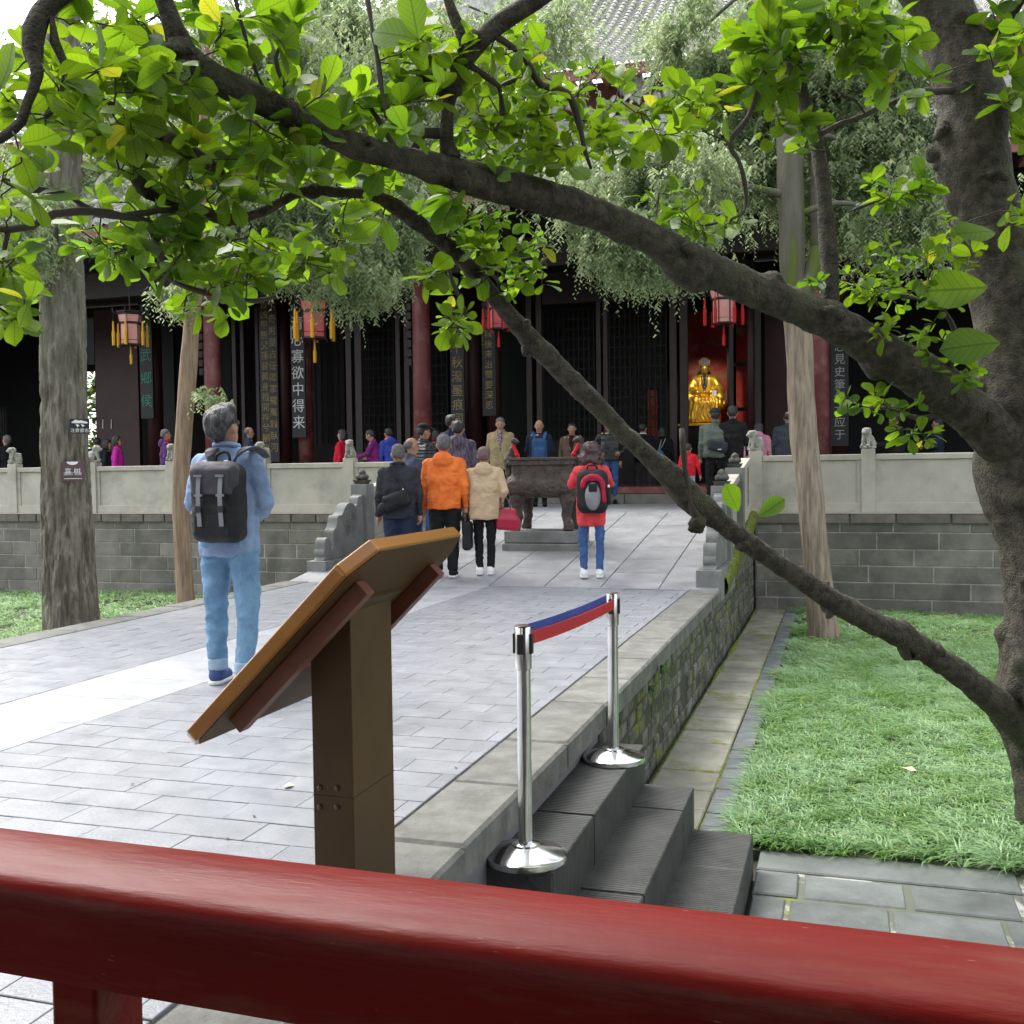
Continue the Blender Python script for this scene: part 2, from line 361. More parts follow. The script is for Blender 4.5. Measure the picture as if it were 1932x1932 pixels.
M_mortar2 = mat('ragged_mortar', (0.33, 0.33, 0.30), 0.85, (0.10, 0.11, 0.08), 3, mix=(0.45, 0.5), moss=0.45, moss_col=(0.14, 0.17, 0.01), moss_scale=2.5)
M_soil = mat('soil', (0.05, 0.045, 0.03), 0.95, (0.03, 0.03, 0.02), 8, bump=0.8)
M_redpaint = mat('red_painted_wood', (0.15, 0.008, 0.005), 0.42, (0.115, 0.007, 0.005), 2.5, bump=0.3, bscale=12, bdist=0.004, stretch=(1, 6, 6), spec=0.13, rough_var=0.1, chips=(22, 0.07, (0.20, 0.09, 0.06)), stain=(0.15, 0.03, 0.018), stain_scale=3.2)
M_signwood = mat('varnished_wood', (0.36, 0.15, 0.018), 0.3, (0.26, 0.095, 0.012), 5, bump=0.15, bscale=20, stretch=(1, 0.15, 1), coat=0.5, coat_rough=0.12)
M_signback = mat('board_back', (0.10, 0.052, 0.018), 0.6, (0.065, 0.032, 0.011), 4, spec=0.2, bump=0.2, bscale=14, stretch=(1, 0.3, 1))
M_batten = mat('batten_wood', (0.21, 0.075, 0.04), 0.5, (0.14, 0.048, 0.024), 6, bump=0.2, bscale=20)
M_signpost = mat('post_bronze_brown', (0.088, 0.048, 0.020), 0.5, (0.06, 0.033, 0.014), 2, spec=0.25, bump=0.1, bscale=25)
M_bolt = mat('bolt_head', (0.12, 0.085, 0.06), 0.35, metal=0.7)
M_steel = mat('polished_steel', (0.78, 0.78, 0.78), 0.17, (0.6, 0.6, 0.6), 5, metal=1.0, rough_var=0.05)
M_black = mat('black_plastic', (0.012, 0.012, 0.013), 0.4)
M_belt_r = mat('belt_red', (0.55, 0.01, 0.02), 0.6, bump=0.2, bscale=200); M_belt_b = mat('belt_blue', (0.01, 0.09, 0.38), 0.6, bump=0.2, bscale=200)
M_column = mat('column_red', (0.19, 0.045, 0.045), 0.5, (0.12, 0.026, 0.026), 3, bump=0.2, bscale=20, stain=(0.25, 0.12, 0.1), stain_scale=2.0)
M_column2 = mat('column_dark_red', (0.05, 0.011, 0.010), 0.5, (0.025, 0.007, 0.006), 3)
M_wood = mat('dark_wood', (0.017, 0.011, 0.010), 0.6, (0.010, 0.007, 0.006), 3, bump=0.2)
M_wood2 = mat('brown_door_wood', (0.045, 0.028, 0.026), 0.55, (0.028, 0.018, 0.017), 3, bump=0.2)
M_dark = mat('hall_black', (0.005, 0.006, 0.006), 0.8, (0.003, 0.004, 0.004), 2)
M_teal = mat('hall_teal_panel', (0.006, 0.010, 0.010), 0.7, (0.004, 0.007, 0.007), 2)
M_redwall = mat('shrine_red', (0.36, 0.025, 0.015), 0.8, (0.22, 0.015, 0.01), 2.5, stain=(0.25, 0.13, 0.08), stain_scale=1.8, bump=0.3)
M_fascia = mat('fascia_red', (0.3, 0.12, 0.11), 0.7)
M_tile = mat('roof_tile', (0.46, 0.46, 0.42), 0.5, (0.26, 0.265, 0.22), 5, bump=0.4, bscale=30, rand=0.2, moss=0.3, moss_col=(0.2, 0.2, 0.08), moss_scale=1.2)
M_tilebed = mat('roof_pan', (0.13, 0.13, 0.12), 0.7, (0.07, 0.07, 0.06), 8)
M_ridge = mat('ridge_plaster', (0.62, 0.62, 0.58), 0.7, (0.3, 0.3, 0.27), 6, bump=0.8, bscale=14, bdist=0.05)
M_bronze = mat('cast_iron', (0.115, 0.088, 0.072), 0.6, (0.055, 0.045, 0.04), 9, bump=1.0, bscale=26, bdist=0.03, metal=0.35, coords='obj', rough_var=0.15)
M_gold = mat('gold_leaf', (0.85, 0.55, 0.08), 0.42, (0.62, 0.36, 0.04), 6, metal=0.75, coords='obj')
M_goldtext = mat('gold_letter', (0.42, 0.32, 0.10), 0.5, (0.2, 0.15, 0.05), 6); M_whitetext = mat('white_letter', (0.8, 0.8, 0.78), 0.6); M_greentext = mat('green_letter', (0.06, 0.28, 0.2), 0.6); M_greytext = mat('grey_letter', (0.35, 0.35, 0.33), 0.6)
M_board = mat('lacquer_board', (0.008, 0.009, 0.010), 0.45, (0.012, 0.013, 0.014), 2)
M_pinkpaper = mat('lantern_silk', (0.78, 0.40, 0.35), 0.8, (0.68, 0.32, 0.28), 3); M_redpaper = mat('lantern_silk_red', (0.66, 0.13, 0.13), 0.8)
M_yellow = mat('tassel_yellow', (0.75, 0.42, 0.01), 0.7, (0.6, 0.3, 0.01), 30, bump=1, bscale=60, stretch=(4, 4, 0.3)); M_redt = mat('tassel_red', (0.6, 0.01, 0.015), 0.7, bump=1, bscale=60, stretch=(4, 4, 0.3))
M_skin = mat('skin', (0.42, 0.24, 0.16), 0.55, (0.36, 0.19, 0.125), 12, coords='obj', spec=0.35)
M_hair_b = mat('hair_black', (0.012, 0.011, 0.012), 0.45, (0.03, 0.028, 0.028), 30, bump=0.8, bscale=60, stretch=(3, 3, 0.6), coords='obj')
M_hair_g = mat('hair_grey', (0.15, 0.14, 0.14), 0.6, (0.06, 0.055, 0.055), 30, bump=0.8, bscale=60, stretch=(3, 3, 0.6), coords='obj')
M_hair_m = mat('hair_mauve', (0.16, 0.09, 0.085), 0.55, (0.10, 0.06, 0.055), 30, bump=0.8, bscale=60, coords='obj')
M_hair_r = mat('hair_redbrown', (0.06, 0.022, 0.022), 0.4, (0.03, 0.012, 0.012), 20, bump=1, bscale=40, coords='obj')
M_bark_mag = mat('magnolia_bark', (0.105, 0.088, 0.060), 0.85, (0.036, 0.031, 0.021), 20, mix=(.38,.6), bump=1.0, bscale=70, bdist=0.05, stain=(0.085, 0.09, 0.04), stain_scale=3.5)
M_bark_ridge = mat('ridged_bark', (0.26, 0.235, 0.175), 0.9, (0.12, 0.11, 0.075), 18, mix=(.42, .58), bump=1.0, bscale=30, bdist=0.08, stretch=(1, 1, 0.14), stain=(0.19, 0.19, 0.13), stain_scale=0.8)
M_bark_smooth = mat('stringy_bark', (0.33, 0.24, 0.15), 0.9, (0.19, 0.13, 0.085), 24, mix=(.4, .62), bump=1.0, bscale=40, bdist=0.02, stretch=(1, 1, 0.1), stain=(0.2, 0.2, 0.1), stain_scale=0.9)
M_bark_pale = mat('pale_bark', (0.34, 0.27, 0.20), 0.9, (0.17, 0.135, 0.10), 22, mix=(.4, .62), bump=1.0, bscale=40, bdist=0.02, stretch=(1, 1, 0.1))
M_bark_mossy = mat('mossy_bark', (0.15, 0.14, 0.105), 0.9, (0.08, 0.08, 0.055), 6, bump=0.9, bscale=40, bdist=0.02, stretch=(1, 1, 0.15), moss=0.7, moss_col=(0.10, 0.14, 0.02), moss_scale=3)
M_stem = mat('twig_bark', (0.05, 0.042, 0.03), 0.85)
M_leaf = leaf_mat('magnolia_leaf', (0.12, 0.205, 0.024), (0.065, 0.14, 0.017), 0.62, spot=(0.2, 0.22, 0.03))
M_conif = leaf_mat('cypress_needles', (0.31, 0.38, 0.21), (0.15, 0.21, 0.10), 0.5, veins=False, spot=(0.26, 0.22, 0.15))
M_shrub = leaf_mat('shrub_leaves', (0.07, 0.13, 0.03), (0.04, 0.09, 0.02), 0.35, veins=False)
M_grass = leaf_mat('mondo_grass', (0.24, 0.37, 0.19), (0.14, 0.26, 0.08), 0.42, veins=False, spot=(0.26, 0.3, 0.1))

# ------------------------------------------------------------ laid pieces (bricks, slabs, blocks, tiles)
_cache = {}
FACE = {'+z': Matrix.Identity(3), '-y': Matrix.Rotation(R_(90), 3, 'X'), '+x': Matrix.Rotation(R_(90), 3, 'Z') @ Matrix.Rotation(R_(90), 3, 'X')}
def chamfer_geo(w, l, t, c=0.006):
    x, y = w / 2, l / 2
    V = [(-x, -y, -t), (x, -y, -t), (x, y, -t), (-x, y, -t), (-x, -y, -c), (x, -y, -c), (x, y, -c), (-x, y, -c), (-x + c, -y + c, 0), (x - c, -y + c, 0), (x - c, y - c, 0), (-x + c, y - c, 0)]
    Fs = [(0, 3, 2, 1), (8, 9, 10, 11)] + [(a + i, a + (i + 1) % 4, a + 4 + (i + 1) % 4, a + 4 + i) for a in (0, 4) for i in range(4)]
    return V, Fs
def lay(parent, name, items, m, limit=300, face='+z', c=0.006, near=(0, 0), wob=0.0, tilt=0.0):
    """items: (centre of the visible face, width, length, thickness, turn)"""
    Q = FACE[face]
    items = sorted(items, key=lambda q: (q[0][0] - near[0]) ** 2 + (q[0][1] - near[1]) ** 2)
    rest = MB()
    for i, (p, w, l, t, a) in enumerate(items):
        off = Q @ Vector((0, 0, random.uniform(-wob, wob)))
        Mr = Q @ Euler((random.uniform(-tilt, tilt), random.uniform(-tilt, tilt), a)).to_matrix()
        if i < limit:
            key = (name, round(w, 2), round(l, 2), round(t, 2), c)
            if key not in _cache:
                V, Fs = chamfer_geo(w, l, t, c); _cache[key] = mk_mesh(name, V, Fs); _cache[key].materials.append(m)
            me = _cache[key]
            o = bpy.data.objects.new(name, me); link(o, parent)
            o.location = Vector(p) + off; o.rotation_euler = Mr.to_euler()
            o.scale = (w / key[1], l / key[2], 1) if key[1] and key[2] else (1, 1, 1)
        else:
            V, Fs = chamfer_geo(w, l, t, c); rest.add([Mr @ Vector(v) + Vector(p) + off for v in V], Fs)
    if rest.v:
        o = rest.build(name, m, parent); o['kind'] = 'stuff'
ZG = -0.89          # garden level
ZP = 0.66           # platform level
YW = 16.9           # face of the platform wall
RY0, RS = 11.9, 0.132   # foot and slope of the ramp
XL, XR = -6.7, -1.30
def zramp(y): return 0.0 if y < RY0 else min(ZP, (y - RY0) * RS)

# ground
V = [(-400, -60, ZG - .03), (400, -60, ZG - .03), (400, 500, ZG - .03), (-400, 500, ZG - .03)]
g = mesh_obj('ground', mk_mesh('ground', V, [(0, 1, 2, 3)]), M_soil); g['kind'] = 'structure'

# ---- path: joint bed, bricks in running bond, a strip of larger pale slabs, kerb slabs
path = sroot('path')
b = MB(); b.box(XL, XR - .04, -2.0, RY0, ZG - .02, -0.012); b.build('path_bed', M_joint, path)
it = []
bw, bl, gp = 0.41, 0.2, 0.006
row = 0; y = 1.2
while y < RY0 - .02:
    x = -3.97 + (-0.2 if row % 2 else 0) ; xe = XR - .34
    while x < xe - .02:
        x0, x1 = max(x, -3.97), min(x + bw, xe)
        if x1 - x0 > .05: it.append(((((x0 + x1) / 2), y + bl / 2, 0), x1 - x0 - gp, min(bl, RY0 - y) - gp * 1.6, .03, 0))
        x += bw
    row += 1; y += bl
row = 0; y = 2.6
it2 = []
while y < RY0 - .02:
    x = XL + .33 + (-0.2 if row % 2 else 0)
    while x < -4.8 - .02:
        x0, x1 = max(x, XL + .33), min(x + bw, -4.8)
        if x1 - x0 > .05: it2.append(((((x0 + x1) / 2), y + bl / 2, 0), x1 - x0 - gp, bl - gp, .03, 0))
        x += bw
    row += 1; y += bl
lay(path, 'brick', it + it2, M_paver, 300, wob=0.001, tilt=0.0015, c=0.002)
it = []; y = 1.2
while y < RY0 - .1:
    it.append(((-4.385, min(y + .6, RY0 - .1) / 2 + y / 2, 0), .82, min(.6, RY0 - .1 - y) - .007, .03, 0)); y += .6
it.append(((-4.385, RY0 - .05, 0), .82, .095, .03, 0))
lay(path, 'slab', it, M_strip, 60, wob=0.001, tilt=0.001)
for X, nm, ys in ((XR - .165, 'kerb_slab', 1.6), (XL + .16, 'kerb_slab', 2.0)):
    it = []; y = ys
    while y < RY0 - .01:
        L = min(random.choice((.75, .9, 1.05)), RY0 - y)
        if RY0 - y - L < .3: L = RY0 - y
        it.append(((X + random.uniform(-.006, .006), y + L / 2, 0.004), .33, L - .012, .13, random.uniform(-.003, .003))); y += L
    lay(path, nm, it, M_kerb, 60, wob=.003, tilt=.004, c=.014)
# ramp up to the platform, big slabs
ramp = sroot('ramp')
sl_ = math.atan(RS); L0 = (YW - RY0) / math.cos(sl_)
b = MB(); b.prism([(RY0, -.02), (RY0, ZG - .02), (YW + .0, ZG - .02), (YW + .0, ZP - .02)], XL + .05, XR - .05); b.build('ramp_bed', M_joint, ramp)
it = []; x0 = XL + .02; nx = 8; wx = (XR - XL - .04) / nx
for i in range(nx):
    s = -random.uniform(0, .6); 
    while s < L0:
        a, c_ = max(s, 0), min(s + .78, L0)
        if c_ - a > .06: it.append((x0 + (i + .5) * wx, (a + c_) / 2, wx - .01, c_ - a - .01))
        s += .78
for x, s, w, l in it:
    key = ('rs', round(l, 2))
    if key not in _cache:
        V, Fs = chamfer_geo(w, l, .04, .005); _cache[key] = mk_mesh('slab', V, Fs); _cache[key].materials.append(M_slab)
    o = bpy.data.objects.new('slab', _cache[key]); link(o, ramp); o.location = (x, RY0 + s * math.cos(sl_), s * math.sin(sl_) + .001 * random.random()); o.rotation_euler = (sl_, 0, 0)
# platform floor
plat = sroot('platform')
b = MB(); b.box(-30, 14, YW + .14, 32, ZG - .02, ZP - .02); b.build('platform_bed', M_joint, plat)
it = []; y = YW + .02; row = 0
while y < 21.1:
    x = -9.8 + (.4 if row % 2 else 0)
    while x < 1.4:
        it.append(((x + .4, y + .26, ZP), .79, .51, .03, 0)); x += .8
    y += .52; row += 1
lay(plat, 'slab', it, M_slab, 120, wob=.001, near=(-3, 14))
b = MB(); b.box(-30, -9.85, YW + .02, 21.1, ZP - .019, ZP - .002); b.box(1.85, 14, YW + .02, 21.1, ZP - .019, ZP - .002); b.build('platform_paving', M_slab, plat)

# ---- wall of small stones under the path's right edge
rw = thing('path_retaining_wall', 'low mossy wall of small rough stones under the right edge of the path', 'wall', ((XR, 11, ZG)))
def local(o): return o
b = MB(); b.box(-.15, -.035, 5.9 - 11, YW - 11, -.02, .76); b.build('joint_bed', M_rubble_joint, rw)
it = []; z = 0.0
while z < 1.5:
    hgt = random.uniform(.10, .15)
    if z < .885 < z + hgt + .05: hgt = .885 - z
    y = 5.9 - 11 + random.uniform(-.2, 0)
    while y < YW - 11:
        w = random.uniform(.16, .36); y0, y1 = max(y, 5.9 - 11), min(y + w, YW - 11)
        if z > .88: y0 = max(y0, 12.36 - 11)
        if y1 - y0 > .04 and z + hgt < .89 + zramp(y0 + 11) + .01: it.append(((-.028 + random.uniform(-.012, .012), (y0 + y1) / 2, z + hgt / 2), y1 - y0 - .014, hgt - .014, .07, random.uniform(-.03, .03)))
        y += w
    z += hgt
lay(rw, 'stone', it, M_rubble, 300, face='+x', c=.012, near=(0, -6), tilt=.03)
# its part under the ramp grows a mossy slope
b = MB()
V = []; Fs = []; n = 60
for i in range(n + 1):
    yy = 12.35 + (YW - 12.4) * i / n
    for j, (dx, dz) in enumerate(((-.16, .0), (-.1, .03), (-.03, .04), (.03, .015), (.04, -.07), (.02, -.2))):
        V.append((dx + .01 * vn(np.array([yy * 6, j, 1.])), yy - 11, -ZG + zramp(yy) + dz + .02 * float(vn(np.array([yy * 5, j * 2., 5.])))))
for i in range(n):
    for j in range(5): Fs.append((i * 6 + j, i * 6 + j + 1, i * 6 + 7 + j, i * 6 + 6 + j))
b.add(V, Fs); b.build('moss', M_moss, rw, smooth=True)
b = MB(); b.prism([(RY0 - 11, -ZG - .03), (YW - 11, -ZG - .03), (YW - 11, ZP - ZG - .03)], -.15, -.036); b.build('upper_wedge', M_rubble, rw)
# small ferns rooted in it
for (qx, qy, s, lb) in ((1245, 1262, .2, 'bright green fern sprouting high on the mossy path wall'), (1222, 1300, .13, 'small light green fern below the larger one on the mossy path wall')):
    p = on_x(qx, qy, XR + .02); mb = MB()
    for i in range(16):
        a = random.uniform(-1.5, 1.5); L = s * random.uniform(.6, 1); d = Vector((random.uniform(.2, .5), math.sin(a), random.uniform(-.6, .5))).normalized()
        for k in range(7):
            t = k / 7 * L; c0 = d * t + Vector((0, 0, -t * t * 2.0)); r = s * .16 * (1 - k / 9)
            for sgn in (-1, 1):
                e = Vector((random.uniform(0, .3), d.z * sgn, -d.y * sgn)).normalized() * r
                mb.add([c0, c0 + e + d * r * .5, c0 + e * .9 - d * r * .3 + Vector((.01, 0, 0))], [(0, 1, 2)])
    o = mb.build('fern', M_shrub, None, loc=p); tag(o, lb, 'fern')

# ---- steps going down to the right
steps = sroot('steps')
SX = [XR - .0, -1.07, -.80, -.48]; SZ = [-.20, -.43, -.66]
prev = XR - .13
for i in range(3):
    x1 = SX[i + 1]; ya = 3.9; cuts = [3.9, 4.62, 5.35, 5.9] if i != 1 else [3.9, 4.35, 5.5, 5.92]
    for a, c_ in zip(cuts[:-1], cuts[1:]):
        bb = MB(); bb.box(prev - (.02 if i else 0), x1 + .004 * i, a + .003, c_ - .003, ZG - .02, SZ[i] - random.uniform(0, .003)); bb.build('step', M_step, steps, bevel=.009, seg=2)
    prev = x1 + .006
b = MB(); b.box(XR - .3, XR - .135, 1.2, 5.95, ZG - .02, -.14); b.build('kerb_base', M_step, steps)
# ---- slab walk between wall and lawn, dark border tiles
walk = sroot('walkway')
it = []; y = 5.94
while y < YW - .03:
    L = min(random.uniform(.36, .5), YW - y - .02); it.append(((-1.06 + random.uniform(-.006, .006), y + L / 2, ZG + .05), .44, L - .014, .06, random.uniform(-.01, .01))); y += L
lay(walk, 'slab', it, M_drain, 80, wob=.006, tilt=.01, c=.01)
it = []; y = 5.94
while y < YW - .03:
    L = min(.26, YW - y - .02); it.append(((-.745, y + L / 2, ZG + .065), .16, L - .01, .06, 0)); y += .26
lay(walk, 'border_tile', it, M_darktile, 80, wob=.004, tilt=.01)
b = MB(); b.box(XR - .02, -.66, 5.92, YW - .01, ZG - .03, ZG + .02); b.build('walk_bed', M_rubble_joint, walk)
# moss seams
for X0, w_, amp in ((-1.28, .035, 1), (-.83, .02, 1)):
    V = []; Fs = []; n = 150
    for i in range(n + 1):
        yy = 5.95 + (YW - 6) * i / n; k = max(0.0, float(vn(np.array([yy * 1.3, X0 * 9, 2.]))) + .45)
        w = w_ * k; V += [(X0 - w, yy, ZG + .045), (X0, yy, ZG + .052 + .025 * k), (X0 + w + .004, yy, ZG + .045)]
    for i in range(n): Fs += [(i * 3, i * 3 + 1, i * 3 + 4, i * 3 + 3), (i * 3 + 1, i * 3 + 2, i * 3 + 5, i * 3 + 4)]
    mesh_obj('moss_seam', mk_mesh('moss_seam', V, Fs, True), M_moss, walk)
# ---- pavement in front of the lawn
pv = sroot('garden_pavement')
b = MB(); b.box(-.45, 9, 1.5, 6.2, ZG - .03, ZG + .018); b.build('mortar_bed', M_mortar2, pv)
it = []
for (ya, yb, wl) in ((5.93, 6.24, 1.35), (5.58, 5.9, .5), (5.22, 5.54, .46), (4.78, 5.12, .9), (4.4, 4.74, .6), (4.0, 4.36, .8), (3.5, 3.96, .6)):
    x = -.47 + (random.uniform(-.3, 0) if wl < 1 else 0)
    while x < 6:
        w = wl * random.uniform(.85, 1.15); x0 = max(x, -.465)
        if x + w - x0 > .08: it.append((((x0 + x + w) / 2, (ya + yb) / 2, ZG + .03), x + w - x0 - random.uniform(.012, .045), yb - ya - .006, .05, random.uniform(-.006, .006)))
        x += w
lay(pv, 'slab', it, M_pave2, 120, wob=.004, tilt=.004, c=.008)
# gallery floor where the camera stands
b = MB(); b.box(-9, 9, -3.5, 1.15, ZG - .03, -.16); b.box(-9, 9, -3.5, 1.15, -.155, .0); o = b.build('gallery_floor', M_step, None); o['kind'] = 'structure'

# ---- lawn of mondo grass
b = MB(); b.box(-.66, 9, 6.21, YW - .01, ZG - .03, ZG + .03); o = b.build('lawn_soil', mat('mossy_soil', (0.035, 0.055, 0.02), .95, (0.05, 0.05, 0.03), 9, bump=.8), None); o['kind'] = 'structure'
def grass_patch(name, areas, seed):
    rg = np.random.default_rng(seed); Vs = []; Fs = []; base = 0
    for (x0, x1, y0, y1, dens, nb, L, z) in areas:
        n = int((x1 - x0) * (y1 - y0) * dens)
        px = rg.uniform(x0, x1, n); py = rg.uniform(y0, y1, n)
        a = rg.uniform(0, 2 * np.pi, (n, nb)); reach = rg.uniform(.35, 1.0, (n, nb)) * L; hh = rg.uniform(.45, .95, (n, nb)) * L * .62
        grow = (.86 + .3 * vn(np.stack([px * 1.5, py * 1.5, px * 0], -1)))[:, None]
        reach = reach * grow; hh = hh * grow
        ts = np.array([0, .35, .7, 1.0]); wd = rg.uniform(.0035, .0062, (n, nb)) * (1.5 if dens < 120 else 1.15)
        dx, dy = np.cos(a), np.sin(a)
        P = []
        for t in ts:
            cx = px[:, None] + rg.uniform(-.01, .01, (n, nb)) * 0 + dx * reach * t ** 1.3; cy = py[:, None] + dy * reach * t ** 1.3
            cz = z + hh * (2.0 * t - 1.25 * t * t); w = wd * (1 - t) ** .5
            if t < 1: P += [np.stack([cx - dy * w, cy + dx * w, cz], -1), np.stack([cx + dy * w, cy - dx * w, cz + wd * .5], -1)]
            else: P += [np.stack([cx, cy, cz], -1)]
        Vp = np.stack(P, 2).reshape(-1, 3); m = n * nb; i = np.arange(m)[:, None] * 7 + base
        q = np.concatenate([i + np.array([[0, 1, 3, 2]]), i + np.array([[2, 3, 5, 4]]), i + np.array([[4, 5, 6, 6]])], 1).reshape(-1, 4)
        Vs.append(Vp); Fs.append(q); base += m * 7
    V = np.vstack(Vs); Q = np.vstack(Fs); tri = Q[:, 2] == Q[:, 3]
    me = bpy.data.meshes.new(name); nq = (~tri).sum(); ntr = tri.sum()
    me.vertices.add(len(V)); me.vertices.foreach_set('co', V.astype(np.float32).ravel()); me.loops.add(nq * 4 + ntr * 3)
    me.loops.foreach_set('vertex_index', np.concatenate([Q[~tri].ravel(), Q[tri][:, :3].ravel()]).astype(np.int32)); me.polygons.add(nq + ntr)
    me.polygons.foreach_set('loop_start', np.concatenate([np.arange(nq) * 4, nq * 4 + np.arange(ntr) * 3]).astype(np.int32)); me.update(calc_edges=True)
    o = mesh_obj(name, me, M_grass); o['kind'] = 'stuff'; return o
o = grass_patch('grass', [(-.62, 1.2, 6.25, 8.2, 250, 22, .29, ZG), (1.2, 3.0, 6.25, 8.2, 240, 20, .26, ZG), (-.62, 3.0, 8.2, 11, 185, 18, .29, ZG), (-.62, 4.4, 11, 14, 130, 15, .3, ZG), (-.62, 4.8, 14, YW - .1, 80, 13, .28, ZG)], 5)
tag(o, 'bright green mondo grass filling the bed right of the path', 'grass')
o = grass_patch('grass', [(-17, -6.9, 12.3, YW - .1, 42, 12, .28, ZG), (-12, -6.9, 8.5, 12.3, 60, 12, .26, ZG)], 6)
tag(o, 'strip of green grass beyond the left edge of the path', 'grass')

# ---- platform wall of stone blocks, and the balustrade on it
def block_wall(label, x0, x1, wl):
    w = thing('platform_wall', label, 'wall', ((x0 + x1) / 2, YW, ZG)); xc = (x0 + x1) / 2
    b = MB(); b.box(x0 - xc, x1 - xc, .03, .13, -.03, ZP - ZG - .02); b.build('mortar', M_mortar, w)
    it = []; z = -.02; r = 0
    while z < 1.36:
        hh = min(.252, 1.37 - z); x = x0 + random.uniform(-wl, 0)
        while x < x1:
            L = wl * random.uniform(.75, 1.25); a, c_ = max(x, x0), min(x + L, x1)
            if c_ - a > .08: it.append((((a + c_) / 2 - xc, .02, z + hh / 2), c_ - a - .02, hh - .018, .06, 0))
            x += L
        z += hh
    lay(w, 'block', it, M_block, 200, face='-y', c=.008, near=(0, 0), wob=.004)
    it = []; x = x0
    while x < x1:
        L = wl * random.uniform(.55, .8); a, c_ = x, min(x + L, x1)
        if c_ - a > .05: it.append((((a + c_) / 2 - xc, -.03, 1.455), c_ - a - .02, .15, .14, 0))
        x += L
    lay(w, 'coping_stone', it, M_blocktop, 60, face='-y', c=.012, wob=.004)
    b = MB(); b.box(x0 - xc, x1 - xc, -.035, .25, 1.531, 1.549); b.build('ledge', M_cream, w)
block_wall('grey block wall under the balustrade left of the ramp', -19.5, XL, .75)
block_wall('grey block wall under the balustrade behind the right lawn', XR, 6.5, 1.0)

lion_blob = Blob(.02)
def make_lion(h=.011):
    L = Blob(.025)
    L.box((0, 0, .015), (.085, .12, .015), .008)
    L.ell((0, -.045, .11), (.075, .085, .10)); L.cap((0, -.02, .13), (0, .05, .20), .07, .055)
    for s in (-1, 1):
        L.cap((s * .045, .06, .19), (s * .05, .085, .04), .028, .022, k=.012); L.ell((s * .05, .1, .04), (.03, .04, .018), k=.01)
        L.ell((s * .065, -.05, .07), (.035, .07, .055), k=.012); L.ell((s * .06, .05, .285), (.018, .02, .022), k=.01)
    L.ell((0, .075, .255), (.062, .065, .058)); L.ell((0, .13, .24), (.035, .035, .03), k=.012); L.ell((0, .03, .24), (.07, .06, .075), k=.01)
    L.ell((0, .15, .258), (.014, .012, .01), k=.004); L.ell((.028, .123, .275), (.011, .009, .011), k=.002); L.ell((-.028, .123, .275), (.011, .009, .011), k=.002)
    L.cap((0, -.13, .06), (.02, -.12, .19), .022, .014)
    return L.mesh('lion', h, noise=lambda P: .005 * vn(P, 45))
LION = make_lion()
def balustrade(label, xs, x_end0, x_end1, dirs):
    t = thing('stone_balustrade', label, 'balustrade', ((x_end0 + x_end1) / 2, YW + .13, ZP)); xc = (x_end0 + x_end1) / 2
    post = MB().box(-.1, .1, -.1, .1, 0, .94); pm = None
    for i, x in enumerate(xs):
        p = MB().box(-.1, .1, -.1, .1, 0, .955).box(-.085, .085, -.085, .085, .955, .97).build('post', M_cream, t, bevel=.008, loc=(x - xc, 0, 0))
        mesh_obj('lion', LION, M_lion, p, loc=(0, 0, .968), rot=(0, 0, R_(dirs[i % len(dirs)])), scale=(.95, .95, 1.0))
    ed = [x_end0] + list(xs) + [x_end1]
    for a, c_ in zip(ed[:-1], ed[1:]):
        if c_ - a < .3: continue
        a0, c0 = a + .1 - xc, c_ - .1 - xc
        MB().box(a0, c0, -.035, .035, .14, .79).build('panel', M_cream, t)
        MB().box(a0, c0, -.075, .075, .79, .88).build('rail', M_cream, t, bevel=.012)
        MB().box(a0, c0, -.07, .07, 0, .14).build('base_beam', M_cream, t, bevel=.006)
        [MB().box(u_, u_ + .06, -.06, .05, .14, .79).build('stile', M_cream, t) for u_ in (a0, c0 - .06)]
balustrade('cream stone balustrade with lion posts left of the ramp', [-17.2, -15.5, -13.65, -11.9, -10.0, -8.27], -19.5, XL + .05, [180, 150, -60, 175, 140, 190])
balustrade('cream stone balustrade with lion posts behind the right lawn', [XR - .0, .37, 2.08, 3.8], XR - .1, 6.5, [120, 150, 180])

def lotus(parent, z, s=1.0):
    """tray, ring of four round fruits and one on top"""
    m = MB(); m.add([(-.07, -.07, z), (.07, -.07, z), (.07, .07, z), (-.07, .07, z), (-.105, -.105, z + .06), (.105, -.105, z + .06), (.105, .105, z + .06), (-.105, .105, z + .06)],
                    [(3, 2, 1, 0), (4, 5, 6, 7), (0, 1, 5, 4), (1, 2, 6, 5), (2, 3, 7, 6), (3, 0, 4, 7)]); m.build('tray', M_darkstone, parent)
    f = Blob(.008)
    for i in range(4):
        a = R_(45 + 90 * i); f.ell((.052 * math.cos(a), .052 * math.sin(a), z + .10), (.05, .05, .042), k=.006)
    f.ell((0, 0, z + .155), (.055, .055, .05), k=.006); f.ell((0, 0, z + .2), (.022, .022, .014), k=.01)
    mesh_obj('finial', f.mesh('finial', .007, noise=lambda P: .003 * vn(P, 60)), M_darkstone, parent)
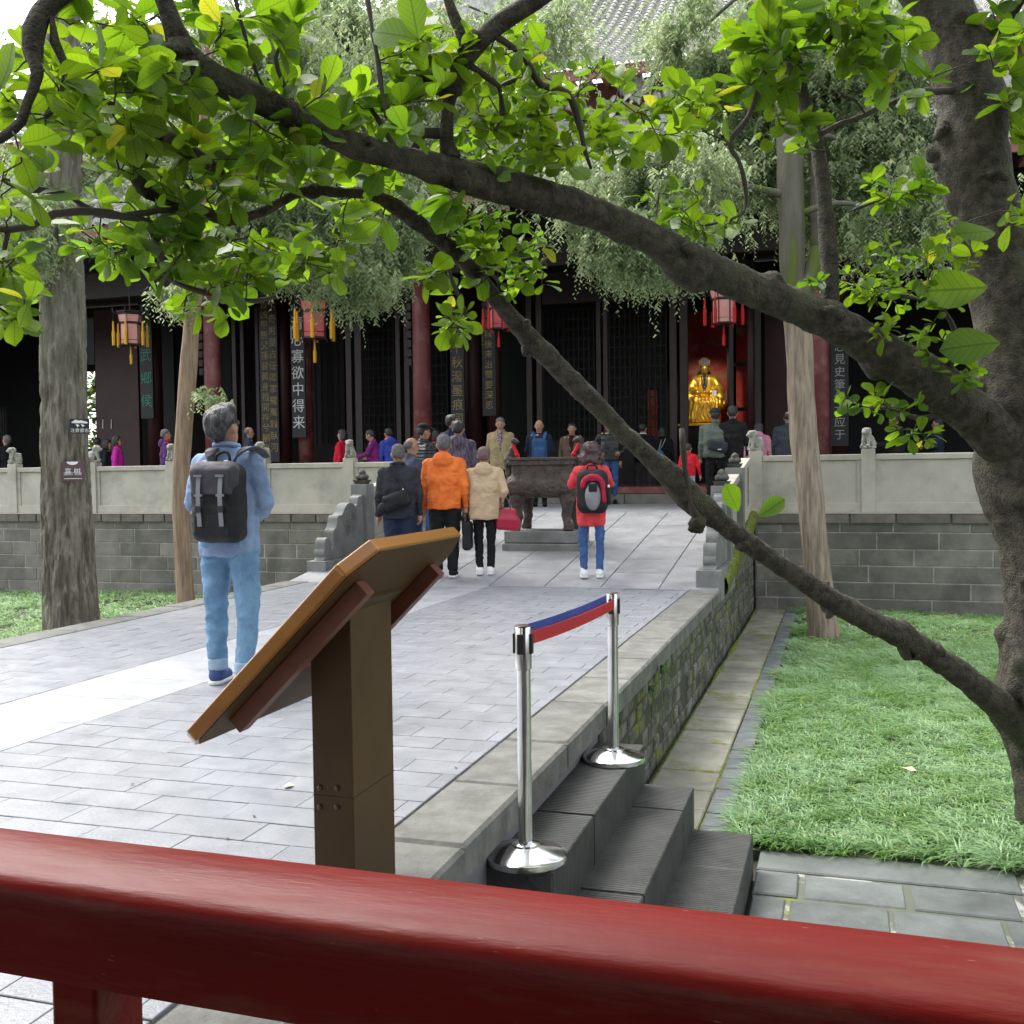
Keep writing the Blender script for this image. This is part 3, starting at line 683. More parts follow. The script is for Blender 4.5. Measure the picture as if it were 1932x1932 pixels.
def wing_profile(L=1.25, H=.86):
    """drum-stone outline: y from 0 at the front to L at the newel"""
    pts = [(0, 0), (L, 0), (L, H)]
    def arc(cx, cz, r, a0, a1, n=8): return [(cx + r * math.cos(R_(a0 + (a1 - a0) * i / n)), cz + r * math.sin(R_(a0 + (a1 - a0) * i / n))) for i in range(n + 1)]
    pts += [(L - .05, H)] + arc(L - .12, H - .08, .06, 60, 170, 5) + [(L - .2, H - .13)] + arc(L - .42, H - .35, .25, 50, 150, 10)
    pts += [(L - .70, H - .26)] + arc(L - .76, H - .33, .07, 80, 190, 5) + [(L - .87, H - .42)] + arc(L - .88, H - .5, .07, 90, 200, 4) + [(L - .94, H - .68)] + arc(L - 1.03, H - .66, .06, -20, -110, 4)[:3]
    pts += arc(L - 1.12, H - .62, .08, 20, 190, 7) + arc(L - 1.17, H - .74, .06, 120, 240, 4)
    pts = [(max(y, 0.0), z) for y, z in pts]
    return pts
def sloped_rail(label, X, side):
    t = thing('ramp_balustrade', label, 'balustrade', (X, 13.45, zramp(13.45)))
    y0, z0 = 13.45, zramp(13.45)
    ns = [13.45, 15.15] if side > 0 else [13.9, 15.4]
    for yy in ns:
        zz = zramp(yy) - z0; p = MB().box(-.125, .125, yy - y0 - .125, yy - y0 + .125, zz - .1, zz + .93).build('newel', M_greystone, t, bevel=.006)
        lotus(p, 0, 1); 
        for ch in p.children: ch.location = (0, yy - y0, zz + .928)
    seg = ns + [YW + .03]
    for a, c_ in zip(seg[:-1], seg[1:]):
        ya, yb = a - y0 + .125, c_ - y0 - .125; za, zb = zramp(a + .125) - z0, zramp(c_ - .125) - z0
        def slab(w, lo, hi, nm, mm=M_cream):
            MB().prism([(ya, za + lo), (yb, zb + lo), (yb, zb + hi), (ya, za + hi)], -w, w, 'x').build(nm, mm, t, bevel=.006)
        slab(.075, .76, .86, 'rail'); slab(.035, .12, .76, 'panel'); slab(.08, -.05, .12, 'base_beam')
    # plinth and drum stone in front of the first newel
    f = ns[0] - .125 - y0
    MB().box(-.14, .14, f - 1.32, f + .3, -.35, zramp(12.4) - z0 + .14).build('plinth', M_greystone, t, bevel=.006)
    pr = [(yy + f - 1.25, zz + zramp(12.4) - z0 + .14) for yy, zz in wing_profile(1.25, .84)]
    w = MB().prism(pr, -.075, .075, 'x').build('drum_stone', M_greystone, t, bevel=.01)
    cy, cz = f - .42, zramp(12.4) - z0 + .14 + .49
    rb = Blob(.004)
    for k in range(26):
        a = k * 2.4; r = .02 + .006 * k; p0 = (math.cos(a) * r, math.sin(a) * r * 1.15); a2 = a + .9
        p1 = (math.cos(a2) * r * 1.1, math.sin(a2) * r * 1.2)
        for s in (-1, 1): rb.cap((s * .077, cy + p0[0], cz + p0[1]), (s * .077, cy + p1[0], cz + p1[1]), .011, .006)
    for i in range(24):
        a, a2 = i * math.pi / 12, (i + 1) * math.pi / 12
        for s in (-1, 1): rb.cap((s * .075, cy + .2 * math.cos(a), cz + .22 * math.sin(a)), (s * .075, cy + .2 * math.cos(a2), cz + .22 * math.sin(a2)), .007)
    mesh_obj('relief', rb.mesh('relief', .006), M_greystone, w)
sloped_rail('sloping stone balustrade with carved drum stone on the left side of the ramp', XL + .13, -1)
sloped_rail('sloping stone balustrade with fruit finials on the right side of the ramp', XR - .14, 1)

# ------------------------------------------------------------ the hall
def text_mesh(body, size, m, parent, loc, rot=(R_(90), 0, 0), line=1.0, ext=.004, name='lettering', sx=1.0):
    cu = bpy.data.curves.new('lettering', 'FONT'); cu.body = body; cu.size = size; cu.align_x = 'CENTER'; cu.align_y = 'TOP'; cu.extrude = ext; cu.space_line = line; cu.resolution_u = 2
    t = bpy.data.objects.new('tmp', cu); C.objects.link(t); dg = bpy.context.evaluated_depsgraph_get(); me = bpy.data.meshes.new_from_object(t.evaluated_get(dg)); bpy.data.objects.remove(t)
    me.name = name; me.materials.clear()
    return mesh_obj(name, me, m, parent, loc=loc, rot=rot, scale=(sx, 1, 1))
YC = 21.6; ZH = 1.0; YI = 24.0; YB = 28.5
HX0, HX1 = -27.0, 9.5
hall = thing('temple_hall', 'dark temple hall with red columns and pale grey tiled roofs behind the platform', 'temple', (-4.5, YC, ZP))
HO = Vector((-4.5, YC, ZP))
class HB(MB):
    def box(s, x0, x1, y0, y1, z0, z1, m=0, M=None): return MB.box(s, x0 - HO.x, x1 - HO.x, y0 - HO.y, y1 - HO.y, z0 - HO.z, z1 - HO.z, m, M)
HB().box(HX0, HX1, 21.15, 30, ZG, ZH - .13).build('plinth', M_block, hall)
HB().box(HX0, HX1, 21.12, 30, ZH - .125, ZH).build('threshold', M_column, hall)
x = -9.0
while x < 1: HB().box(x + .01, x + 1.19, 21.1, 21.148, ZP + .005, ZP + .2).build('plinth_block', M_block, hall); x += 1.2
def qx(x, Y, y=780): return on_y(x, y, Y).x
cols = [qx(403, YC), qx(797, YC), qx(1545, YC)]
for i, X in enumerate([qx(104, YC)] + cols + [4.9]):
    m = MB().lathe([(.2, ZH - HO.z), (.195, 3), (.18, 6.3)], 20, (X - HO.x, 0, 0)).build('column', M_column, hall, smooth=True)
    MB().lathe([(.3, .2), (.33, .3), (.24, .42)], 20, (X - HO.x, 0, 0)).build('column_base', M_block, hall, smooth=True)
    if i in (1, 2):   # carved bracket hanging beside the column
        bb = MB()
        for k in range(9): bb.box(X - HO.x - .3 - .012 * (k % 2), X - HO.x - .19, -.1, -.02, 3.0 + k * .2, 3.0 + k * .2 + .17)
        bb.build('bracket', M_wood, hall, bevel=.02)['kind'] = 'stuff'
HB().box(HX0, HX1, YC - .12, YC + .12, 5.6, 6.2).build('beam', M_wood, hall)
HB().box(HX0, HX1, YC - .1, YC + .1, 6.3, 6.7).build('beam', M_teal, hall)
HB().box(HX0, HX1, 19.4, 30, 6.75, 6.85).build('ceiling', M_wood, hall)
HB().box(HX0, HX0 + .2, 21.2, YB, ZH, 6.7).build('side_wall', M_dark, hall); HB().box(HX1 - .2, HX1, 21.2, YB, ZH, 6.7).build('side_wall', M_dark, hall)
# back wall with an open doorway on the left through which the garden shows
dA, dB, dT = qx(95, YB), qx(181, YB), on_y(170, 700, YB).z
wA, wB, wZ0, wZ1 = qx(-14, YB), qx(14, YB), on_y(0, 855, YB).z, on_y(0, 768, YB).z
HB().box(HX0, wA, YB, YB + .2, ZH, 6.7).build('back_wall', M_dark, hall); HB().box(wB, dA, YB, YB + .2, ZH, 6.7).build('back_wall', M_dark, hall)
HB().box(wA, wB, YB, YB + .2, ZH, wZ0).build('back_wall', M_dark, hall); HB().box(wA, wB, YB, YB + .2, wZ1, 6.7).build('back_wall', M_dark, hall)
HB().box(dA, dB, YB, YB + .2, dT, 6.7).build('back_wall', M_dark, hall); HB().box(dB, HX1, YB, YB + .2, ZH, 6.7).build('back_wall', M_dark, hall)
for k in range(6):
    xx = wA + (wB - wA) * (k + .5) / 6; HB().box(xx - .025, xx + .025, YB + .02, YB + .08, wZ0, wZ1).build('window_bar', M_wood, hall)
# inner columns, door leaves, wall panels
def vboard(q0, q1, Y, z0, z1, m, name, dy=.12): return HB().box(qx(q0, Y), qx(q1, Y), Y, Y + dy, z0, z1).build(name, m, hall)
for q0, q1 in ((876, 909), (525, 548), (1409, 1424)):
    X = (qx(q0, YI) + qx(q1, YI)) / 2; r = (qx(q1, YI) - qx(q0, YI)) / 2
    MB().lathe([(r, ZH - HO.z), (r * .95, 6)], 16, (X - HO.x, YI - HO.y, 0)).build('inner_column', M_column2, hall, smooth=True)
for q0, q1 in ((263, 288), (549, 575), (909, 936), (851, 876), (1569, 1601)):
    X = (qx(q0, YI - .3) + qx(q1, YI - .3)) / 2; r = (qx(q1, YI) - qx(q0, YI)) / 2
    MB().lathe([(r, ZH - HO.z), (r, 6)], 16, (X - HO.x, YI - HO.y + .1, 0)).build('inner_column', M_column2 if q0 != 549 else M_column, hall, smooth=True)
for q0, q1 in ((654, 664), (671, 683), (748, 756), (764, 773), (994, 1004), (1013, 1023), (1126, 1134), (1139, 1147), (1264, 1277), (1283, 1298), (1376, 1384), (1424, 1436), (440, 447), (456, 462), (484, 490)):
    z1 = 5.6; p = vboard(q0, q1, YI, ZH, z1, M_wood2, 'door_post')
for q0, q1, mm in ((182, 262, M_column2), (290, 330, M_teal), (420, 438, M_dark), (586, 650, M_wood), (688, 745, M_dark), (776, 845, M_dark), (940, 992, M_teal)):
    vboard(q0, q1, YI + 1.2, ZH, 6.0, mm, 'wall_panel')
for q0, q1 in ((1027, 1122), (1151, 1200), (1205, 1258)):
    vboard(q0, q1, YI + 2.2, ZH, 5.5, M_teal, 'wall_panel', .1)
M_lat = mat('lattice_wood', (0.011, 0.009, 0.008), .7)
for q0, q1, nx_ in ((1027, 1122, 10), (1151, 1200, 5), (1205, 1258, 5), (688, 745, 6), (776, 845, 7), (586, 650, 6)):
    X0, X1 = qx(q0, YI + .9), qx(q1, YI + .9); lb = HB()
    for k in range(nx_ + 1): xx = X0 + (X1 - X0) * k / nx_; lb.box(xx - .015, xx + .015, YI + .88, YI + .92, 2.1, 5.2)
    for k in range(14): zz = 2.1 + 3.1 * k / 13; lb.box(X0, X1, YI + .87, YI + .879, zz - .015, zz + .015)
    lb.build('lattice', M_lat, hall)['kind'] = 'stuff'
    HB().box(X0, X1, YI + .86, YI + .93, ZH, 2.06).build('door_skirt', M_wood, hall)
for q0, q1, z0, z1 in ((1165, 1200, 2.0, 3.3), (1222, 1240, 2.0, 3.3)):
    vboard(q0, q1, YI + 2.1, z0, z1, M_redwall if q0 > 1200 else M_teal, 'door_pane', .04)
HB().box(qx(1027, YI), qx(1424, YI), YI - .08, YI + .2, 5.2, 5.9).build('lintel', M_wood, hall)
for xx in (194, 210):
    p = on_y(xx, 800, YI + 1.18); MB().box(-.012, .012, -.004, 0, -.13, .13).build('paper_strip', M_whitetext, hall, loc=Vector(p) - HO, rot=(0, .05, 0))
vboard(162, 181, 22.4, on_y(170, 688, 22.4).z, on_y(170, 600, 22.4).z, M_teal, 'hanging_panel', .03)
# shrine niche with the red back wall
YS = 27.2
HB().box(qx(1280, YS), qx(1378, YS), YS + .75, YS + .85, ZH, 5.4).build('shrine_back', M_redwall, hall)
HB().box(qx(1384, YS), qx(1410, YS), YS + .75, YS + .85, ZH, 5.4).build('shrine_back', M_redwall, hall)
HB().box(qx(1372, YS - .6), qx(1384, YS - .6), YS - .6, YS - .45, ZH, 5.4).build('shrine_post', M_dark, hall)
for zz in (2.75, 3.85): HB().box(qx(1384, YS - .6), qx(1412, YS - .6), YS - .58, YS - .5, zz, zz + .09).build('shrine_rail', M_dark, hall)
HB().box(qx(1436, YI), qx(1570, YI), YI + 1.3, YI + 1.4, ZH, 5.6).build('shrine_back', M_column2, hall)

# roofs: barrel tiles running down the slope over pans
def roof_slope(y0, z0, y1, z1, x0, x1, limit, nearpt):
    L = math.hypot(y1 - y0, z1 - z0); a = math.atan2(z1 - z0, y1 - y0)
    HB().box(0, 0, 0, 0, 0, 0)
    b = MB(); sag = lambda t: -.28 * math.sin(math.pi * t)
    n = 8; V = []; Fs = []
    for i in range(n + 1):
        t = i / n; V += [(x0 - HO.x, y0 + (y1 - y0) * t - HO.y, z0 + (z1 - z0) * t + sag(t) - HO.z), (x1 - HO.x, y0 + (y1 - y0) * t - HO.y, z0 + (z1 - z0) * t + sag(t) - HO.z)]
    for i in range(n): Fs.append((2 * i, 2 * i + 1, 2 * i + 3, 2 * i + 2))
    b.add(V, Fs); b.build('roof_bed', M_tilebed, hall)
    pitch, tl, r = .27, .27, .085; seg = 5; tiles = []
    nt_ = int(L / tl)
    def barrel(w, ll, rr, arch=1):
        V = []
        for s_, k in ((-ll / 2, 1.0), (ll / 2, .86)):
            for i in range(seg + 1):
                th = math.pi * i / seg; V.append((rr * k * math.cos(th), s_, arch * rr * k * math.sin(th) + (.012 if s_ < 0 else 0)))
        Fq = [(i, i + 1, seg + 2 + i, seg + 1 + i) for i in range(seg)] + [tuple(range(seg + 1))[::-1]]
        return V, Fq
    V0, F0 = barrel(0, tl, r)
    if 'tile' not in _cache:
        _cache['tile'] = mk_mesh('roof_tile', V0, F0, False); _cache['tile'].materials.append(M_tile)
    for i in range(int((x1 - x0) / pitch)):
        X = x0 + (i + .5) * pitch
        for j in range(nt_):
            t = (j + .5) / nt_; sl = math.atan((z1 - z0 - .28 * math.pi * math.cos(math.pi * t)) / (y1 - y0))
            tiles.append((X, y0 + (y1 - y0) * t, z0 + (z1 - z0) * t + sag(t) + .02, sl))
    tiles.sort(key=lambda q: (q[0] - nearpt[0]) ** 2 + (q[1] - nearpt[1]) ** 2)
    rest = MB()
    for i, (X, Y, Z, sl) in enumerate(tiles):
        p = Vector((X, Y, Z)) - HO; e = Euler((sl + random.uniform(-.02, .02), 0, random.uniform(-.03, .03)))
        if i < limit:
            o = bpy.data.objects.new('roof_tile', _cache['tile']); link(o, hall); o.location = p; o.rotation_euler = e
        else: rest.add([e.to_matrix() @ Vector(v) + p for v in V0], F0)
    rest.build('roof_tile', M_tile, hall)['kind'] = 'stuff'
    # pan tiles between the rows: shallow steps
    pan = MB()
    for i in range(int((x1 - x0) / pitch) + 1):
        X = x0 + i * pitch - HO.x
        for j in range(int(nt_ * 1.6)):
            t = j / (nt_ * 1.6); Y = y0 + (y1 - y0) * t - HO.y; Z = z0 + (z1 - z0) * t + sag(t) - HO.z; dy = (y1 - y0) / nt_ / 1.6; dz = (z1 - z0) / nt_ / 1.6
            pan.add([(X - .07, Y, Z + .05), (X, Y, Z + .025), (X + .07, Y, Z + .05), (X + .07, Y + dy, Z + dz + .012), (X, Y + dy, Z + dz - .01), (X - .07, Y + dy, Z + dz + .012), (X - .07, Y, Z - .0), (X + .07, Y, Z - .0)],
                    [(0, 1, 4, 5), (1, 2, 3, 4), (0, 6, 7, 2, 1)])
    pan.build('pan_tile', M_tile, hall)['kind'] = 'stuff'
    # eave: round end tiles, red fascia, rafter ends
    HB().box(x0, x1, y0 + .06, y0 + .12, z0 - .26, z0 - .03).build('fascia', M_fascia, hall)
    e = MB()
    for i in range(int((x1 - x0) / pitch)):
        X = x0 + (i + .5) * pitch - HO.x; c0 = Vector((X, y0 - HO.y - .03, z0 - HO.z + .045))
        V = [c0 + Vector((.088 * math.cos(k * math.pi / 4), .0, .088 * math.sin(k * math.pi / 4))) for k in range(8)]; V += [v + Vector((0, .05, 0)) for v in V]
        e.add(V, [tuple(range(8)), tuple(range(8, 16))[::-1]] + [((k + 1) % 8, k, 8 + k, 8 + (k + 1) % 8) for k in range(8)])
        X += pitch / 2; e.add([(X - .07, c0.y, c0.z), (X + .07, c0.y, c0.z), (X, c0.y - .01, c0.z - .13)], [(0, 2, 1)])
    e.build('eave_tile', M_tile, hall)['kind'] = 'stuff'
    rf = HB(); 
    for i in range(int((x1 - x0) / .35)): rf.box(x0 + i * .35, x0 + i * .35 + .09, y0 + .12, y0 + 1.4, z0 - .18, z0 - .08)
    rf.build('rafter', M_fascia, hall)['kind'] = 'stuff'
roof_slope(19.3, 6.75, 23.1, 8.75, -24, 8, 150, (-3, 19))
HB().box(-24, 8, 22.95, 23.2, 8.4, 9.75).build('upper_wall', M_fascia, hall)
roof_slope(21.9, 9.75, 28.6, 14.1, -22, 6, 150, (-2.5, 22))
HB().box(-24, 8, 22.7, 22.94, 8.55, 8.95).build('ridge', M_ridge, hall, bevel=.03)
HB().box(-22, 6, 28.3, 28.9, 13.9, 14.55).build('ridge', M_ridge, hall, bevel=.05)
HB().box(-24, 8, 19.45, 29.5, 6.86, 6.98).build('ceiling', M_wood, hall)
rg_ = Blob(.05)
for i in range(60):
    x = -7.2 + i * .13 + random.uniform(-.05, .05); rg_.ell((x, random.uniform(-.08, .08), random.uniform(0, .35)), (random.uniform(.06, .14),) * 2 + (random.uniform(.08, .2),), k=.05)
for c_ in (-4.2, -.6):
    rg_.ell((c_, 0, .5), (.22, .16, .3)); rg_.ell((c_, -.1, .78), (.18, .17, .17)); rg_.ell((c_ + .08, -.25, .8), (.04, .04, .04), k=.01); rg_.ell((c_ - .08, -.25, .8), (.04, .04, .04), k=.01)
    rg_.cap((c_ + .2, 0, .4), (c_ + .5, 0, .75), .1, .04); rg_.cap((c_ - .2, 0, .4), (c_ - .5, 0, .75), .1, .04)
mesh_obj('ridge_ornament', rg_.mesh('ridge_ornament', .035, noise=lambda P: .03 * vn(P, 9)), M_ridge, hall, loc=Vector((0, 22.6, 8.95)) - HO)

# couplet boards with gilt or white characters
def couplet(label, q0, q1, ytop, ybot, Y, chars, tm, cat='sign', small=None, cols_=None, sz=None):
    X0, X1 = qx(q0, Y, (ytop + ybot) / 2), qx(q1, Y, (ytop + ybot) / 2); qm = (q0 + q1) / 2
    z0, z1 = on_y(qm, ybot, Y).z, on_y(qm, ytop, Y).z; w = X1 - X0; Hh = z1 - z0
    t = thing('couplet_board', label, cat, ((X0 + X1) / 2, Y, z0), group='vertical couplet boards in the hall')
    MB().box(-w / 2, w / 2, 0, .05, 0, Hh).build('board', M_board, t, bevel=.01)
    cc = cols_ or [(chars, 0.0)]
    for body, dx in cc:
        n = len(body); s = min(Hh * .92 / n / 1.12, w * (.92 if len(cc) == 1 else .45)) if sz is None else sz
        pitch = Hh * .94 / n
        text_mesh('\n'.join(body), s, tm, t, (dx * w, -.006, Hh * .985 - (pitch - s) / 2), line=pitch / s / _LINE)
    if small:
        for body, dx, zz, s in small: text_mesh('\n'.join(body), s, tm, t, (dx * w, -.006, Hh * zz), line=1.0)
_LINE = 1.0
couplet('black couplet board with large white characters on a red column', 549, 575, 560, 826, YI - .45, '淡心清心寡欲中得来'[1:], M_whitetext, small=[('孔明先生祠武侯', -.42, .8, .05)])
couplet('black couplet board with a single line of green characters, over a dark red door', 263, 287, 560, 790, YI - .45, '功祀武鄉侯', M_greentext)
couplet('wide couplet board with two close lines of small gold characters', 490, 524, 520, 872, YI - .3, '', M_goldtext, cols_=[('何待吉凶甲智父孫習黃身祖開神兮韻良', -.2), ('貴天下奇男里占任卿軍羅萬穀臥河', .24)])
couplet('couplet board with a line of gold characters left of a dark column', 850, 876, 560, 872, YI - .45, '人文字千秋潑墨痕同滅虛', M_goldtext, small=[('东山先生', -.42, .72, .05), ('丁酉岁月书', .42, .95, .05)])
couplet('couplet board with bold gold characters ending above the man in the tan coat', 909, 935, 560, 785, YI - .45, '心嚴皆誤後来治蜀要深思', M_goldtext, small=[('光绪廿八年冬十一月', -.42, .75, .05)])
couplet('couplet board with thin grey characters at the right, beyond the red column', 1568, 1601, 640, 842, YI - .45, '志見史筆儒术应于', M_greytext)
# name board lit in the dark, upper centre of the hall
# hanging palace lanterns
def lantern(q, ytop, ybot, Y, silk, tas, label, silk_m=None):
    top = on_y(q, ytop, Y); bot = on_y(q, ybot, Y); H = top.z - bot.z
    t = thing('palace_lantern', label, 'lantern', (top.x, Y, bot.z), R_(random.uniform(-12, 12)), group='palace lanterns hanging under the eave'); s = H / .9
    ring = lambda r, z0, z1, nm: hexr(r, z0, z1)
    hexp = lambda r, z: [(r * math.cos(R_(60 * k + 30)), r * math.sin(R_(60 * k + 30)), z) for k in range(6)]
    fr = MB()
    def hexband(r, z0, z1): fr.lathe([(r * .8, z0), (r, z0), (r, z1), (r * .8, z1)], 6)
    hexband(.27 * s, 0, .04 * s); hexband(.25 * s, .13 * s, .15 * s); hexband(.27 * s, .56 * s, .62 * s); hexband(.33 * s, .80 * s, .85 * s); hexband(.36 * s, .86 * s, .9 * s)
    for k in range(6):
        a = R_(60 * k); c0, s0 = math.cos(a), math.sin(a)
        fr.tube([(c0 * .26 * s, s0 * .26 * s, 0), (c0 * .26 * s, s0 * .26 * s, .6 * s)], .014 * s, 4); fr.tube([(c0 * .29 * s, s0 * .29 * s, .58 * s), (c0 * .33 * s, s0 * .33 * s, .85 * s)], .014 * s, 4)
        fr.tube(spline([(c0 * .33 * s, s0 * .33 * s, .82 * s), (c0 * .43 * s, s0 * .43 * s, .86 * s), (c0 * .45 * s, s0 * .45 * s, .97 * s)], .03), .017 * s, 5)
        fr.tube([(c0 * .27 * s, s0 * .27 * s, .02 * s), (c0 * .31 * s, s0 * .31 * s, -.05 * s)], .014 * s, 4)
        fr.tube([(c0 * .44 * s, s0 * .44 * s, .93 * s), (c0 * .44 * s, s0 * .44 * s, .6 * s)], .006 * s, 4)
    fr.box(-.01, .01, -.01, .01, .88 * s, (6.2 - bot.z)); fr.build('frame', M_wood, t)
    for k in range(6):
        a0, a1 = R_(60 * k), R_(60 * k + 60)
        for r0, r1, z0, z1 in ((.25, .25, .04, .56), (.275, .315, .62, .8)):
            V = [(r0 * s * math.cos(a0), r0 * s * math.sin(a0), z0 * s), (r0 * s * math.cos(a1), r0 * s * math.sin(a1), z0 * s), (r1 * s * math.cos(a1), r1 * s * math.sin(a1), z1 * s), (r1 * s * math.cos(a0), r1 * s * math.sin(a0), z1 * s)]
            V += [(v[0] * .97, v[1] * .97, v[2]) for v in V]
            MB().add(V, [(0, 1, 2, 3), (7, 6, 5, 4), (0, 4, 5, 1), (1, 5, 6, 2), (2, 6, 7, 3), (3, 7, 4, 0)]).build('silk_panel', silk, t)
        MB().lathe([(.008 * s, .62 * s), (.022 * s, .60 * s), (.03 * s, .36 * s), (.045 * s, .34 * s), (.042 * s, -.02 * s)], 7, (.44 * s * math.cos(a0), .44 * s * math.sin(a0), 0)).build('tassel', tas, t)
    MB().lathe([(.008 * s, 0), (.02 * s, -.05 * s), (.025 * s, -.24 * s), (.04 * s, -.26 * s), (.035 * s, -.5 * s)], 7).build('tassel', tas, t)
YL = 20.4
lantern(245, 588, 652, YL, M_pinkpaper, M_yellow, 'pink hexagonal lantern with yellow tassels, leftmost of the row under the eave')
lantern(592, 560, 640, YL, M_redpaper, M_yellow, 'red hexagonal lantern with yellow tassels, partly behind hanging cypress')
lantern(940, 562, 622, YL, M_redpaper, M_redt, 'red lantern with red tassels half hidden by the slanting branch')
lantern(1365, 540, 612, YL, M_pinkpaper, M_redt, 'pink lantern with red tassels hanging in front of the golden statue')
# garden glimpsed through the hall's doorway
def bush(name, label, c, r, n, ls, m, cat='shrub', seed=1):
    rg = random.Random(seed); mb = MB()
    for i in range(n):
        u = Vector((rg.gauss(0, 1), rg.gauss(0, 1), rg.gauss(0, 1))).normalized() * rg.uniform(.5, 1) ** .4
        p = Vector((u.x * r[0], u.y * r[1], max(u.z, -.85) * r[2])); d = Vector((rg.uniform(-1, 1), rg.uniform(-1, 1), rg.uniform(-.6, .6))).normalized() * ls; e = d.cross(Vector((rg.uniform(-1, 1), rg.uniform(-1, 1), 1))).normalized() * ls * .3
        mb.add([p, p + d * .5 + e, p + d, p + d * .5 - e], [(0, 1, 2, 3)])
    o = mb.build(name, m, None, loc=c); tag(o, label, cat); return o
bush('shrub', 'green leafy shrub seen through the open doorway at the back of the hall', ((dA + dB) / 2 - 1.2, 31.5, 2.6), (2.6, 1.2, 2.4), 2600, .28, M_shrub)
bush('shrub', 'green shrub glimpsed through the barred window at the far left', ((wA + wB) / 2 - 1, 31.5, 2.4), (1.8, 1.0, 2.4), 900, .3, M_shrub, seed=2)

# ------------------------------------------------------------ trees
def trunk_mesh(name, pts, dist, seg, step, amp, kind, m, parent, off):
    """pts: (x, y, half width in pixels) at one distance, or (x,y,hw,dist)"""
    P = []
    for q in pts:
        d = q[3] if len(q) > 3 else dist; w = at_d(q[0], q[1], d); P.append((w.x, w.y, w.z, q[2] * d / F))
    S = spline(P, step)
    def disp(W, D, rad):
        if kind == 'ridge':
            s = np.stack([W[..., 0] * 19, W[..., 1] * 19, W[..., 2] * 2.8], -1); n = vn(s) + .5 * vn(s * 2.1) + .35 * vn(W, 9)
            return amp * (.3 - 1.9 * np.abs(n)) + .006 * vn(W, 2.5)
        if kind == 'string':
            s = np.stack([W[..., 0] * 22, W[..., 1] * 22, W[..., 2] * 1.4], -1); return amp * vn(s) + amp * 1.4 * vn(W, 3.0)
        return rad[:, None] * .10 * vn(W, 5) + rad[:, None] * .05 * vn(W, 14) + .004 * vn(W, 45)
    V, Q = sweep(S[:, :3], S[:, 3], seg, disp); V = V - np.array(off)
    return mesh_obj(name, mk_mesh(name, V, clean_quads(Q), True), m, parent), S
def strand_mesh(anchors, rg, L0=.35, leaf=.05, nl=12, spread=.35):
    """hanging sprays of scale leaves: every strand a drooping curve with flat leaflets on both sides"""
    A = np.array(anchors, float); n = len(A); L = rg.uniform(.6, 1.3, n) * L0; az = rg.uniform(0, 2 * np.pi, n); out = rg.uniform(.1, spread, n)
    t = (np.arange(nl) + .5) / nl
    hx = np.cos(az)[:, None] * out[:, None] * t ** .7 * L[:, None] * 1.6; hy = np.sin(az)[:, None] * out[:, None] * t ** .7 * L[:, None] * 1.6; hz = -(t ** 1.35)[None] * L[:, None] + .12 * L[:, None] * np.sin(t * 3)[None]
    P = A[:, None, :] + np.stack([hx, hy, hz], -1)
    roll = rg.uniform(0, 2 * np.pi, (n, 1)) + rg.uniform(-.7, .7, (n, nl)); sgn = np.where(np.arange(nl) % 2, 1, -1)[None]
    S = np.stack([np.cos(roll) * sgn, np.sin(roll) * sgn, np.full((n, nl), -.85)], -1); S /= np.linalg.norm(S, axis=-1, keepdims=True)
    l = (leaf * 1.35 * rg.uniform(.6, 1.3, (n, nl)) * (1.15 - .5 * t))[..., None]; w = l * .17
    U = np.cross(S, rg.normal(size=(n, nl, 3))); U /= np.linalg.norm(U, axis=-1, keepdims=True)
    V = np.stack([P + U * w, P + S * l, P - U * w + S * l * .15, P + S * l * .5 + U * w * 1.2], 2)
    idx = np.arange(n * nl)[:, None] * 4 + np.array([[0, 2, 1, 3]])
    return V.reshape(-1, 3), idx
def crown(parent, off, blobs, seed, **k):
    rg = np.random.default_rng(seed); A = []
    for (x, y, rx, ry, d, n) in blobs:
        c = np.array(at_d(x, y, d)); sx, sz = rx * d / F, ry * d / F
        n = int(n * 3.0); u = rg.normal(size=(n * 2, 3)); u *= .52
        P = c + u * np.array([sx, max(sx * .7, .4), sz])
        keep = vn(P, 2.6) + .6 * vn(P, 6) > -.08; A.append(P[keep][:n])
    A = np.vstack(A); V, Q = strand_mesh(A, rg, **k)
    return mesh_obj('crown', mk_mesh('crown', V - np.array(off), Q), M_conif, parent)
def limb(parent, off, a, b, r0, r1, m, sag=.0, name='branch'):
    a, b = Vector(a), Vector(b); mid = (a + b) / 2 + Vector((0, 0, sag))
    S = spline([tuple(a) + (r0,), tuple(mid) + ((r0 + r1) / 2,), tuple(b) + (r1,)], .12)
    V, Q = sweep(S[:, :3], S[:, 3], 8, lambda W, D, rad: rad[:, None] * .2 * vn(W, 8)); return mesh_obj(name, mk_mesh(name, V - np.array(off), clean_quads(Q), True), m, parent)

# left tree with ridged bark
dT1 = 10.7; base = at_d(137, 1230, dT1); base.z = ZG
t1 = thing('camptotheca_tree', 'thick ridged grey-brown trunk at the far left with two small signs on it', 'tree', base)
_, S1 = trunk_mesh('trunk', [(112, -400, 30), (113, -100, 33), (114, 200, 36), (116, 400, 37.5), (119, 600, 40), (121, 800, 41.5), (127, 1000, 46), (133, 1130, 49), (138, 1230, 54), (141, 1330, 60)], dT1, 170, .025, .026, 'ridge', M_bark_ridge, t1, base)
kb = Blob(.03); kp = at_d(70, 480, dT1) - base
for i in range(12): kb.ell((kp.x + random.uniform(-.03, .05), kp.y + random.uniform(-.05, .05), kp.z + random.uniform(-.22, .18)), (random.uniform(.03, .06),) * 3)
mesh_obj('knot', kb.mesh('knot', .012, noise=lambda P: .018 * vn(P, 30)), M_bark_ridge, t1)
